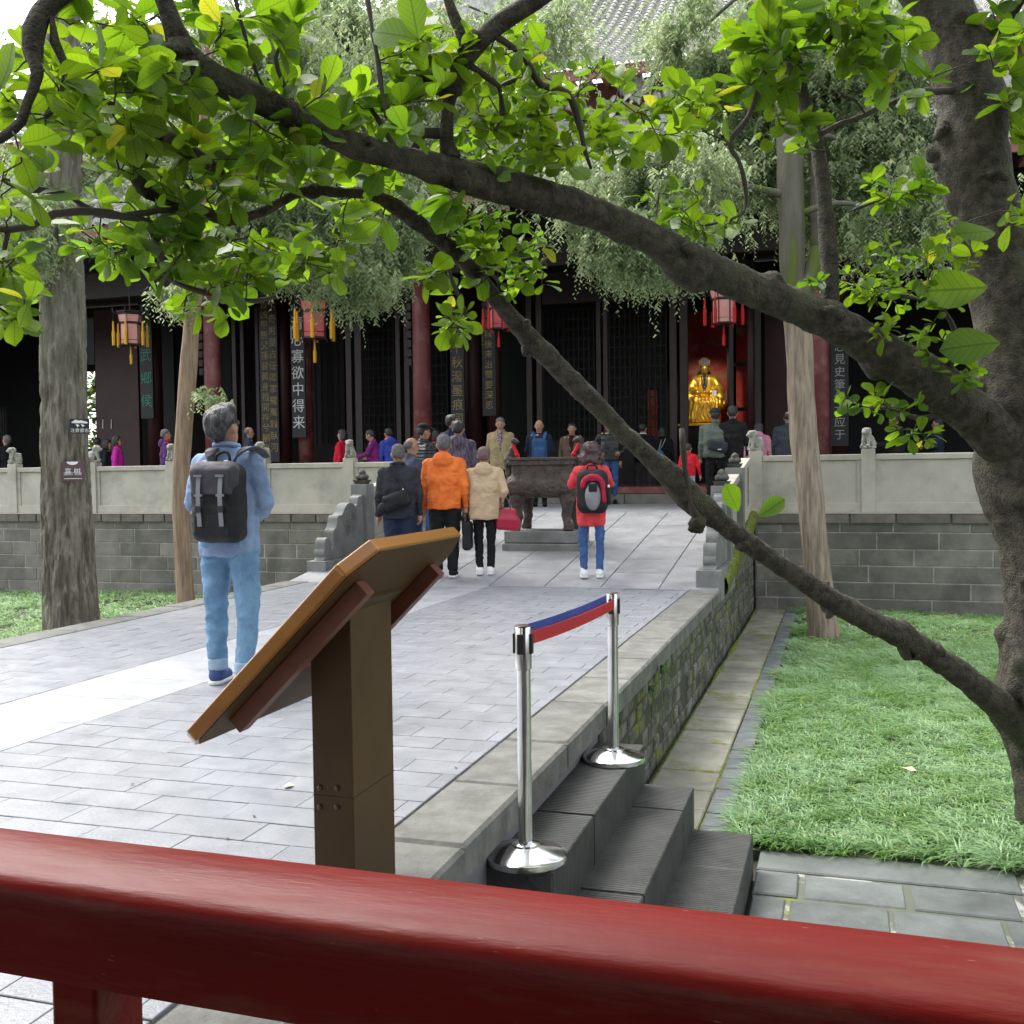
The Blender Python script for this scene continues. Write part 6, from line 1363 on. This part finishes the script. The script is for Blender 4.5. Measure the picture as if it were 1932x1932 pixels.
# crimson handbag of the beige parka
t = bag('crimson handbag at the right elbow of the woman in the beige parka', 'handbag', P_be, AW - 3, 1.57 / 1.7, 'handbag')
q = Blob(.09); q.box((.31, .0, .68), (.16, .075, .09), .05, rot=(0, .08, 0)); q.box((.30, .0, .80), (.125, .045, .09), .04, rot=(0, .08, 0)); q.ell((.38, .06, .66), (.05, .03, .05)); mesh_obj('bag_body', q.mesh('bag_body', .011), mat('crimson_leather', (0.42, 0.01, 0.04), .35, coords='obj'), t)
m = MB()
for dy in (-.04, .04): m.tube(spline([(.23, dy, .88), (.22, dy, 1.0), (.26, dy * .5, 1.08), (.31, dy, 1.0), (.35, dy, .88)], .03), .007, 6)
m.build('handle', K('bag_handle', (0.12, 0.1, 0.1)), t, smooth=True)
# navy man's front pack
t = bag('blue backpack worn in front by the bald man in navy', 'backpack', P_nv, AW + 178, 1.66 / 1.7)
q = Blob(.02); q.box((0, .2, 1.12), (.15, .07, .22), .07); q.box((0, .27, 1.05), (.11, .03, .10), .03); mesh_obj('pack_body', q.mesh('pack_body', .016), C_bluebp, t)
for dx in (-1, 1):
    m = MB(); strap(m, [(dx * .09, .16, 1.3), (dx * .12, .09, 1.43), (dx * .13, -.02, 1.47)], .028, .012, (0, 0, 1)); m.build('shoulder_strap', C_bluebp, t)
# orange man's hand bag, dark
t = bag('black carry bag in the right hand of the man in orange', 'bag', P_or, AW - 4, 1.75 / 1.7, 'carry_bag')
q = Blob(.02); q.box((.27, .02, .50), (.055, .14, .17), .04); mesh_obj('bag_body', q.mesh('bag_body', .012, noise=lambda P: .006 * vn(P, 14)), C_bp, t); m = MB(); m.tube(spline([(.27, -.06, .66), (.26, .02, .77), (.27, .1, .66)], .03), .008, 6); m.build('handle', C_bp, t, smooth=True)
# sling bag of the grey-green jacket
t = bag('dark grey sling bag across the back of the grey-green jacket', 'sling bag', P_gr, AW - 6, 1.74 / 1.7, 'sling_bag')
q = Blob(.03); q.box((.03, -.2, 1.06), (.17, .055, .09), .045, rot=(0, .22, 0)); mesh_obj('bag_body', q.mesh('bag_body', .014, noise=lambda P: .006 * vn(P, 14)), K('sling_grey', (0.04, 0.043, 0.05)), t); MB().box(-.03, .03, -.004, 0, -.01, .01).build('label_patch', C_white, t, loc=(.05, -.262, 1.0))
# drawstring bag
pz = place_top(1250, 806, 1.62); t = bag('lime and blue drawstring bag beside the brown door posts', 'drawstring bag', pz, AW - 30, .95, 'drawstring_bag')
q = Blob(.03); q.ell((.02, -.25, 1.0), (.13, .07, .17)); q.cap((.02, -.25, 1.14), (.02, -.25, 1.2), .04, .025); mesh_obj('bag_body', q.mesh('bag_body', .014), mat('lime_print', (0.45, 0.55, 0.08), .6, (0.05, 0.2, 0.4), 3, mix=(.45, .55), coords='obj'), t)
m = MB()
for dx in (-.04, .04): m.tube(spline([(.02 + dx * .3, -.25, 1.18), (.06 + dx, -.17, 1.35), (.05 + dx, -.05, 1.44)], .05), .006, 5)
m.build('cord', C_white, t)

# ------------------------------------------------------------ incense burner
UC = place_feet(1018, 1040); uz = UC.z; UC = Vector((UC.x, UC.y + .40, UC.z + .0)); US = 1.04
t = thing('burner_plinth', 'low grey-green stone block under the incense burner', 'plinth', UC)
MB().box(-.54, .54, -.40, .40, -.05, .10).build('lower_course', M_greystone, t, bevel=.02); MB().box(-.515, .515, -.375, .375, .103, .27).build('upper_course', M_greystone, t, bevel=.02)
t = thing('incense_burner', 'big dark cast iron incense burner on four beast legs', 'incense burner', UC + Vector((0, 0, .27))); t.scale = (US,) * 3
relief = lambda P: .02 * np.abs(vn(P, 18)) * (P[..., 2] < .72) * (P[..., 2] > .2) + .006 * vn(P, 40) * (P[..., 2] < .80)
q = Blob(.04); q.box((0, 0, .585), (.52, .39, .155), .15); q.box((0, 0, .80), (.41, .30, .12), .05, k=.02); q.box((0, 0, .99), (.36, .25, .2), .02, op='s')
mesh_obj('bowl', q.mesh('bowl', .0125, noise=relief), M_bronze, t)
m = MB()
for (w, d, z0, z1) in ((.435, .325, .865, .93), (.455, .345, .93, .965)):
    m.box(-w, w, -d, -d + .07, z0, z1); m.box(-w, w, d - .07, d, z0, z1); m.box(-w, -w + .07, -d + .0701, d - .0701, z0, z1); m.box(w - .07, w, -d + .0701, d - .0701, z0, z1)
m.build('rim', M_bronze, t, bevel=.006)
for sx in (-1, 1):
    for sy in (-1, 1):
        q = Blob(.03); x, y = sx * .34, sy * .24
        q.ell((x, y, .46), (.11, .10, .12)); q.cap((x + sx * .01, y, .40), (x - sx * .015, y - sy * .01, .18), .085, .055); q.cap((x - sx * .015, y - sy * .01, .18), (x + sx * .02, y + sy * .01, .045), .055, .06); q.ell((x + sx * .03, y + sy * .04, .03), (.075, .075, .035)); q.ell((x + sx * .03, y + sy * .03, .12), (.03, .03, .03), k=.01); q.cut((0, 0, 0), (0, 0, -1))
        mesh_obj('leg', q.mesh('leg', .012, noise=lambda P: .008 * vn(P, 30)), M_bronze, t)
M_redcloth = K('red_silk', (0.6, 0.01, 0.02), rough=.5)
for sx in (-1, 1):
    q = Blob(.025); x = sx * .47
    q.cap((x, 0, .55), (x + sx * .05, 0, .75), .05, .05); q.cap((x + sx * .05, 0, .75), (x + sx * .07, 0, .95), .05, .055); q.cap((x + sx * .07, 0, .95), (x - sx * .0, 0, 1.08), .055, .04); q.cap((x, 0, 1.08), (x - sx * .05, 0, 1.0), .038, .03)
    q.ell((x - sx * .03, -.02, 1.2), (.045, .045, .04)); q.cap((x, 0, 1.07), (x - sx * .03, 0, 1.18), .028); q.cap((x - sx * .06, -.03, 1.19), (x - sx * .09, -.04, 1.18), .022, .018); q.cap((x, 0, 1.0), (x + sx * .04, -.08, .9), .022); q.cap((x - sx * .05, 0, 1.0), (x - sx * .07, -.06, .95), .02, .016)
    for e_ in (-1, 1): q.cap((x - sx * .02, e_ * .03, 1.22), (x - sx * .0, e_ * .035, 1.25), .01, .006, k=.006)
    h_ = mesh_obj('beast_handle', q.mesh('beast_handle', .01, noise=lambda P: .006 * vn(P, 34)), M_bronze, t)
    q = Blob(.01); q.cap((x - sx * .02, -.03, 1.14), (x - sx * .08, -.05, 1.0), .02, .03); q.cap((x - sx * .08, -.05, 1.0), (x - sx * .1, -.06, .97), .03, .02); mesh_obj('red_cloth', q.mesh('red_cloth', .008, noise=lambda P: .005 * vn(P, 40)), M_redcloth, h_)

# ------------------------------------------------------------ golden seated statue
st = on_y(1329, 800, YS); zt = on_y(1329, 675, YS).z; hs_ = (zt - st.z) / 1.62
pd = thing('statue_pedestal', 'dark wooden pedestal under the golden statue', 'pedestal', (st.x, YS, ZH)); ph = st.z - ZH
MB().box(-.75, .75, -.45, .6, 0, ph - .06).build('base', M_dark, pd); MB().box(-.8, .8, -.5, .65, ph - .06, ph).build('top', M_gold, pd, bevel=.01)
t = thing('seated_statue', 'gilded seated statue in robes with a tall crown, before the red wall', 'statue', (st.x, YS + .1, st.z), R_(180 + 6)); t.scale = (hs_,) * 3
rf = lambda P: .016 * np.sin(P[..., 0] * 60 + 6 * vn(P, 4)) * (P[..., 2] < .62) + .012 * vn(P * np.array([1, 1, .4]), 16)
q = Blob(.05); q.box((0, 0, .95), (.22, .14, .26), .13); q.cap((-.2, 0, 1.1), (.2, 0, 1.1), .10); q.box((0, .1, .55), (.34, .26, .12), .11)
for sx in (-1, 1):
    q.cap((sx * .22, .28, .55), (sx * .26, .34, .12), .14, .13); q.cap((sx * .24, 0, 1.08), (sx * .36, .08, .82), .10, .11); q.cap((sx * .36, .08, .82), (sx * .16, .28, .76), .11, .07); q.cap((sx * .36, .12, .75), (sx * .38, .2, .45), .10, .12)
q.box((0, .3, .3), (.26, .13, .28), .08); q.cut((0, 0, .03), (0, 0, -1))
mesh_obj('robe', q.mesh('robe', .02, noise=rf), M_gold, t)
q = Blob(.02); q.ell((0, .02, 1.34), (.1, .115, .14)); q.cap((0, 0, 1.12), (0, 0, 1.26), .07); q.ell((0, .13, 1.33), (.02, .025, .03)); q.ell((0, .09, 1.25), (.06, .04, .05))
for sx in (-1, 1): q.ell((sx * .105, 0, 1.34), (.018, .03, .05), k=.01); q.ell((sx * .045, .12, 1.365), (.025, .012, .012), k=.01, op='s')
for sx in (-1, 1): q.ell((sx * .06, .33, .76), (.05, .06, .04)); q.cap((sx * .05, .36, .77), (sx * .0, .4, .76), .02)
mesh_obj('body', q.mesh('body', .012), M_gold, t)
m = MB()
for dx in (-.028, 0, .028): m.tube([(dx, .125, 1.25), (dx * .8, .15, 1.1), (dx * .4, .17, .95)], [.016, .014, .006], 6)
m.build('beard', M_hair_b, t); MB().box(-.03, .03, .14, .16, 1.27, 1.278).build('moustache', M_hair_b, t)
m = MB()
for i in range(-3, 4): m.tube(spline([(i * .032, .12, 1.42), (i * .042, .13, 1.52), (i * .036, .05, 1.62 - .006 * i * i), (i * .026, -.08, 1.55)], .05), [.016] * len(spline([(i * .032, .12, 1.42), (i * .042, .13, 1.52), (i * .036, .05, 1.62 - .006 * i * i), (i * .026, -.08, 1.55)], .05)), 6)
m.lathe([(.108, 1.40), (.112, 1.43), (.104, 1.45)], 16, (0, .01, 0)); m.build('crown', mat('crown_silver', (0.6, 0.58, 0.5), .3, metal=.8), t)
m = MB()
for sx in (-1, 1): strap(m, [(sx * .07, .12, 1.18), (sx * .05, .17, 1.0), (sx * .01, .18, .85)], .02, .01)
m.build('collar', M_hair_b, t)
MB().box(-.30, -.17, .30, .34, .58, .80).build('sleeve_lining', C_white, t, bevel=.02)
lp = thing('shrine_spotlight', 'small spotlight under the ceiling in front of the golden statue', 'spotlight', (st.x + .3, YS - 2.0, 4.9))
MB().lathe([(.05, 0), (.08, .05), (.08, .2), (.04, .24)], 12).build('lamp_housing', M_black, lp)
L_ = bpy.data.lights.new('spot_light', 'SPOT'); L_.energy = 95; L_.color = (1, .88, .68); L_.spot_size = R_(50); L_.spot_blend = .6; L_.shadow_soft_size = .06
lo = bpy.data.objects.new('spot_light', L_); link(lo, lp); lo.location = (0, 0, -.02); lo.rotation_euler = (Vector((st.x, YS + .1, st.z + .8)) - Vector((st.x + .3, YS - 2.0, 4.88))).to_track_quat('-Z', 'Y').to_euler()

# ------------------------------------------------------------ information lectern
yn = 2.477; c0 = on_y(371, 1397, yn); c1 = on_y(684, 1052, yn)   # lower and upper near corners of the back of the board
LB = .78; U = (c1 - c0); W_ = U.length; U.normalize(); Nn = Vector((-U.z, 0, U.x))     # up the slope, and out of the reading face
lec = thing('information_lectern', 'varnished wooden reading board on a brown post, seen from behind', 'information board', (-1.384, 2.87, .004)); LO = Vector((-1.384, 2.87, .004))
ML = Matrix((( U.x, 0, Nn.x, c0.x - LO.x), (0, 1, 0, c0.y - LO.y), (U.z, 0, Nn.z, c0.z - LO.z), (0, 0, 0, 1)))
th = .042; cf = .09; x0, x1 = -.035, W_ + .02
poly = [(x0 + .03, 0), (x1 - cf, 0), (x1, cf * .85), (x1, LB - cf * .8), (x1 - cf, LB), (x0 + .03, LB), (x0, LB - .03), (x0, .03)]
o = MB().prism(poly, 0, th, 'z', M=ML).build('board', M_signwood, lec, bevel=.007, seg=3)
pin = [(a * .985 + .006, .012 + b * (LB - .024) / LB) for a, b in poly]; MB().prism(pin, -.0025, .006, 'z', M=ML).build('back_panel', M_signback, lec)
for ya in (.10, LB - .15): MB().box(.05, W_ - .10, ya, ya + .05, -.05, -.0025, M=ML).build('batten', M_batten, lec, bevel=.003)
pz = []
px0, px1, py0, py1 = -1.462 - LO.x, -1.334 - LO.x, 2.727 - LO.y, 3.013 - LO.y
def under(x): return c0.z + (x + LO.x - c0.x) * U.z / U.x - LO.z - .006
m = MB(); b_ = [(px0, py0), (px1, py0), (px1, py1), (px0, py1)]
m.add([(x, y, 0) for x, y in b_] + [(x, y, under(x)) for x, y in b_], [(3, 2, 1, 0), (4, 5, 6, 7), (0, 1, 5, 4), (1, 2, 6, 5), (2, 3, 7, 6), (3, 0, 4, 7)]); m.build('post', M_signpost, lec, bevel=.003)
ux = (px0 + px1) / 2; sA = (ux + LO.x - c0.x) / U.x
MB().box(sA - .17, sA + .12, py0 + LO.y - c0.y - .01, py1 + LO.y - c0.y + .01, -.012, -.0026, M=ML).build('mounting_plate', M_signpost, lec)
zc = on_y(622, 1502, 2.727).z - LO.z
MB().box(px0 - .0015, px1 + .0015, py0 - .0015, py1 + .0015, zc - .0008, zc + .0008).build('joint_line', M_black, lec)
for qx_, qy_ in ((604, 1486), (636, 1487), (604, 1522), (636, 1523)):
    p = on_y(qx_, qy_, 2.727) - LO; MB().lathe([(.0085, 0), (.0085, .004), (.005, .006)], 12).build('bolt', M_bolt, lec, loc=p, rot=(R_(90), 0, 0))

# ------------------------------------------------------------ barrier posts and belt
def stanchion(label, p, ztop, rz, base_r):
    t = thing('barrier_post', label, 'barrier post', p, rz, group='chrome barrier posts'); H = ztop - p.z; r = .0285
    MB().lathe([(base_r, 0), (base_r + .002, .006), (base_r, .024), (base_r * .94, .03), (base_r * .35, .058), (base_r * .34, .066), (r * 1.25, .072)], 48).build('base', M_steel, t, smooth=True).modifiers.new('b', 'EDGE_SPLIT').split_angle = R_(40)
    MB().lathe([(r, .07), (r, H - .165)], 28).build('pole', M_steel, t, smooth=True).modifiers.new('b', 'EDGE_SPLIT')
    MB().lathe([(r, H - .175), (r * 1.18, H - .17), (r * 1.18, H - .006), (r * 1.1, H)], 28).build('head', M_steel, t, smooth=True).modifiers.new('b', 'EDGE_SPLIT')
    MB().lathe([(r * 1.14, H - .004), (r * 1.14, H + .001), (r * .8, H + .003)], 24).build('cap', M_bolt, t, smooth=True)
    for a in (0, 90, 180, 270): MB().box(-.014, .014, -r * 1.18 - .006, -r * 1.1, H - .11, H - .03).build('clip', M_black, t, rot=(0, 0, R_(a)), bevel=.002)
    return t, H
pA = on_z(992, 1620, SZ[0]); pB = on_z(1158, 1434, SZ[0])
zA = at_d(993, 1178, (pA - EYE).dot(CR @ Vector((0, 0, -1)))).z; zB = at_d(1157, 1117, (pB - EYE).dot(CR @ Vector((0, 0, -1)))).z
stanchion('nearer chrome barrier post on the top step', pA, zA, 0, .165); stanchion('farther chrome barrier post on the top step', pB, zB, 0, .165)
def belt(name, label, dx, dz, m, sagk):
    mb = MB(); n = 24; V = []; Fs = []
    a = pA + Vector((dx, .045, zA - pA.z - .055 + dz)); b = pB + Vector((dx, -.045, zB - pB.z - .055 + dz))
    for i in range(n + 1):
        t_ = i / n; p = a.lerp(b, t_) - Vector((0, 0, sagk * 4 * t_ * (1 - t_)))
        for s in (-1, 1): V += [p + Vector((-.0012, 0, s * .026)), p + Vector((.0012, 0, s * .026))]
    for i in range(n):
        k = i * 4; Fs += [(k, k + 4, k + 6, k + 2), (k + 1, k + 3, k + 7, k + 5), (k, k + 1, k + 5, k + 4), (k + 2, k + 6, k + 7, k + 3)]
    o = mb.add(V, Fs).build(name, m, None, smooth=False); tag(o, label, 'belt'); return o
belt('barrier_belt', 'red retractable belt stretched between the two chrome posts', .018, 0, M_belt_r, .012)
belt('barrier_belt', 'blue retractable belt behind the red one', -.022, .022, M_belt_b, .010)

# ------------------------------------------------------------ red railing at the camera
e0 = on_z(0, 1563, .99); e1 = on_z(1932, 1790, .99); YR = (e0.y + e1.y) / 2
rail = thing('red_railing', 'glossy dark red wooden railing across the foreground', 'railing', (0, YR - .03, 0), -R_(1.15)); 
zb = on_y(0, 1858, YR - .08).z
prof = [(-.052, zb), (-.050, zb + .02), (-.0565, .925), (-.057, .945), (-.056, .957), (-.053, .9645), (-.048, .9695), (-.041, .9725), (-.02, .979), (.02, .989), (.028, .986), (.03, .975), (.03, zb + .006), (.024, zb)]
r_ = MB(); n = 90; V = []; Fs = []
for i in range(n + 1):
    x = -3.2 + 6.4 * i / n
    for (y, z) in prof: V.append((x, y + .0 + .0012 * float(vn(np.array([x * 4, z * 30, 1.]))), z + (.003 if z > .5 else 0) + .0012 * float(vn(np.array([x * 5, y * 30, 4.])))))
k = len(prof)
for i in range(n):
    for j in range(k): a = i * k + j; b = i * k + (j + 1) % k; Fs.append((a, a + k, b + k, b))
r_.add(V, Fs).build('top_rail', M_redpaint, rail, smooth=True).modifiers.new('b', 'EDGE_SPLIT').split_angle = R_(50)
pl_ = on_y(104, 1900, YR - .05).x; pr_ = on_y(200, 1900, YR - .05).x
for X in (pl_, pl_ + 1.45, pl_ - 1.3): MB().box(X, X + .052, -.04, .03, 0, zb + .003).build('post', M_redpaint, rail, bevel=.006)
MB().box(-3.2, 3.2, -.03, .02, .08, .15).build('bottom_rail', M_redpaint, rail, bevel=.01)

# ------------------------------------------------------------ unseen gallery over the camera: roof and walls shaped to shade the foreground
gal = thing('unseen_gallery', 'unseen timber gallery around the camera, shaped to shade the rail and near path', 'gallery', (0, -1, 0))
MB().box(-8, 8, -3, 1.9, 2.95, 3.08).build('ceiling', M_wood, gal); MB().box(.0, 8, -2.6, -2.5, 0, 2.95).build('back_wall', M_column2, gal)  # ceiling reach shades near paving; half-width back wall grades light on the rail
MB().add([(-8, 2.1, 3.1), (8, 2.1, 3.1), (8, -.9, 4.2), (-8, -.9, 4.2), (8, -4, 3.1), (-8, -4, 3.1)], [(0, 1, 2, 3), (3, 2, 4, 5)]).build('roof', M_tilebed, gal)
MB().box(1.15, 1.27, -2.5, .25, 0, 2.95).build('shade_wall', M_column2, gal); MB().lathe([(.14, 0), (.13, 2.95)], 18, (2.3, 1.7, 0)).build('post', M_column, gal, smooth=True); MB().lathe([(.14, 0), (.13, 2.95)], 18, (-4.3, 1.7, 0)).build('post', M_column, gal, smooth=True)  # wall at the right added to darken that end of the rail

for o_ in bpy.data.objects:
    if o_.name.startswith('lettering') and o_.parent and o_.parent.name.startswith('tree_sign'): o_['kind'] = 'stuff'
# ------------------------------------------------------------ litter
def scrap(label, x, y, z, s, m, cat='litter', name='fallen_leaf'):
    p = on_z(x, y, z); mb = MB(); V = [(s * math.cos(a) * (1 + .3 * math.sin(3 * a)), s * .6 * math.sin(a), .2 * s * math.sin(2 * a) + .2 * s) for a in np.linspace(0, math.tau, 10)[:-1]]
    mb.add(V + [(0, 0, s * .25)], [(i, (i + 1) % 9, 9) for i in range(9)]); o = mb.build(name, m, None, loc=p, rot=(0, 0, x)); tag(o, label, cat)
M_pale = mat('dry_leaf_pale', (0.6, 0.52, 0.35), .7); M_brown = mat('dry_leaf_brown', (0.08, 0.05, 0.03), .8); M_yl = mat('leaf_yellow', (0.5, 0.45, 0.05), .6)
scrap('crumpled pale leaf lying on the bricks left of the lectern post', 545, 1484, .004, .028, M_pale)
scrap('small white scrap on the bricks below the board', 640, 1400, .004, .012, M_whitetext, name='paper_scrap')
scrap('pale magnolia petal lying on the lawn near the pavement', 1712, 1452, ZG + .2, .05, M_pale)
scrap('yellow leaf on the ramp near the right drum stone', 1298, 1094, .02, .03, M_yl)
for i, (x, y) in enumerate(((610, 1500), (480, 1540), (430, 1582), (860, 1448), (700, 1330), (250, 1480), (345, 1610), (136, 1593))): scrap('dark leaf scrap on the path bricks, ' + ('beside the lectern post', 'near the railing at left centre', 'just above the railing', 'right of the lectern post', 'under the tilted board', 'on the pale left bricks', 'closest to the railing', 'leftmost above the railing')[i], x, y, .004, .010, M_brown)
for m_ in bpy.data.materials: m_.use_fake_user = False
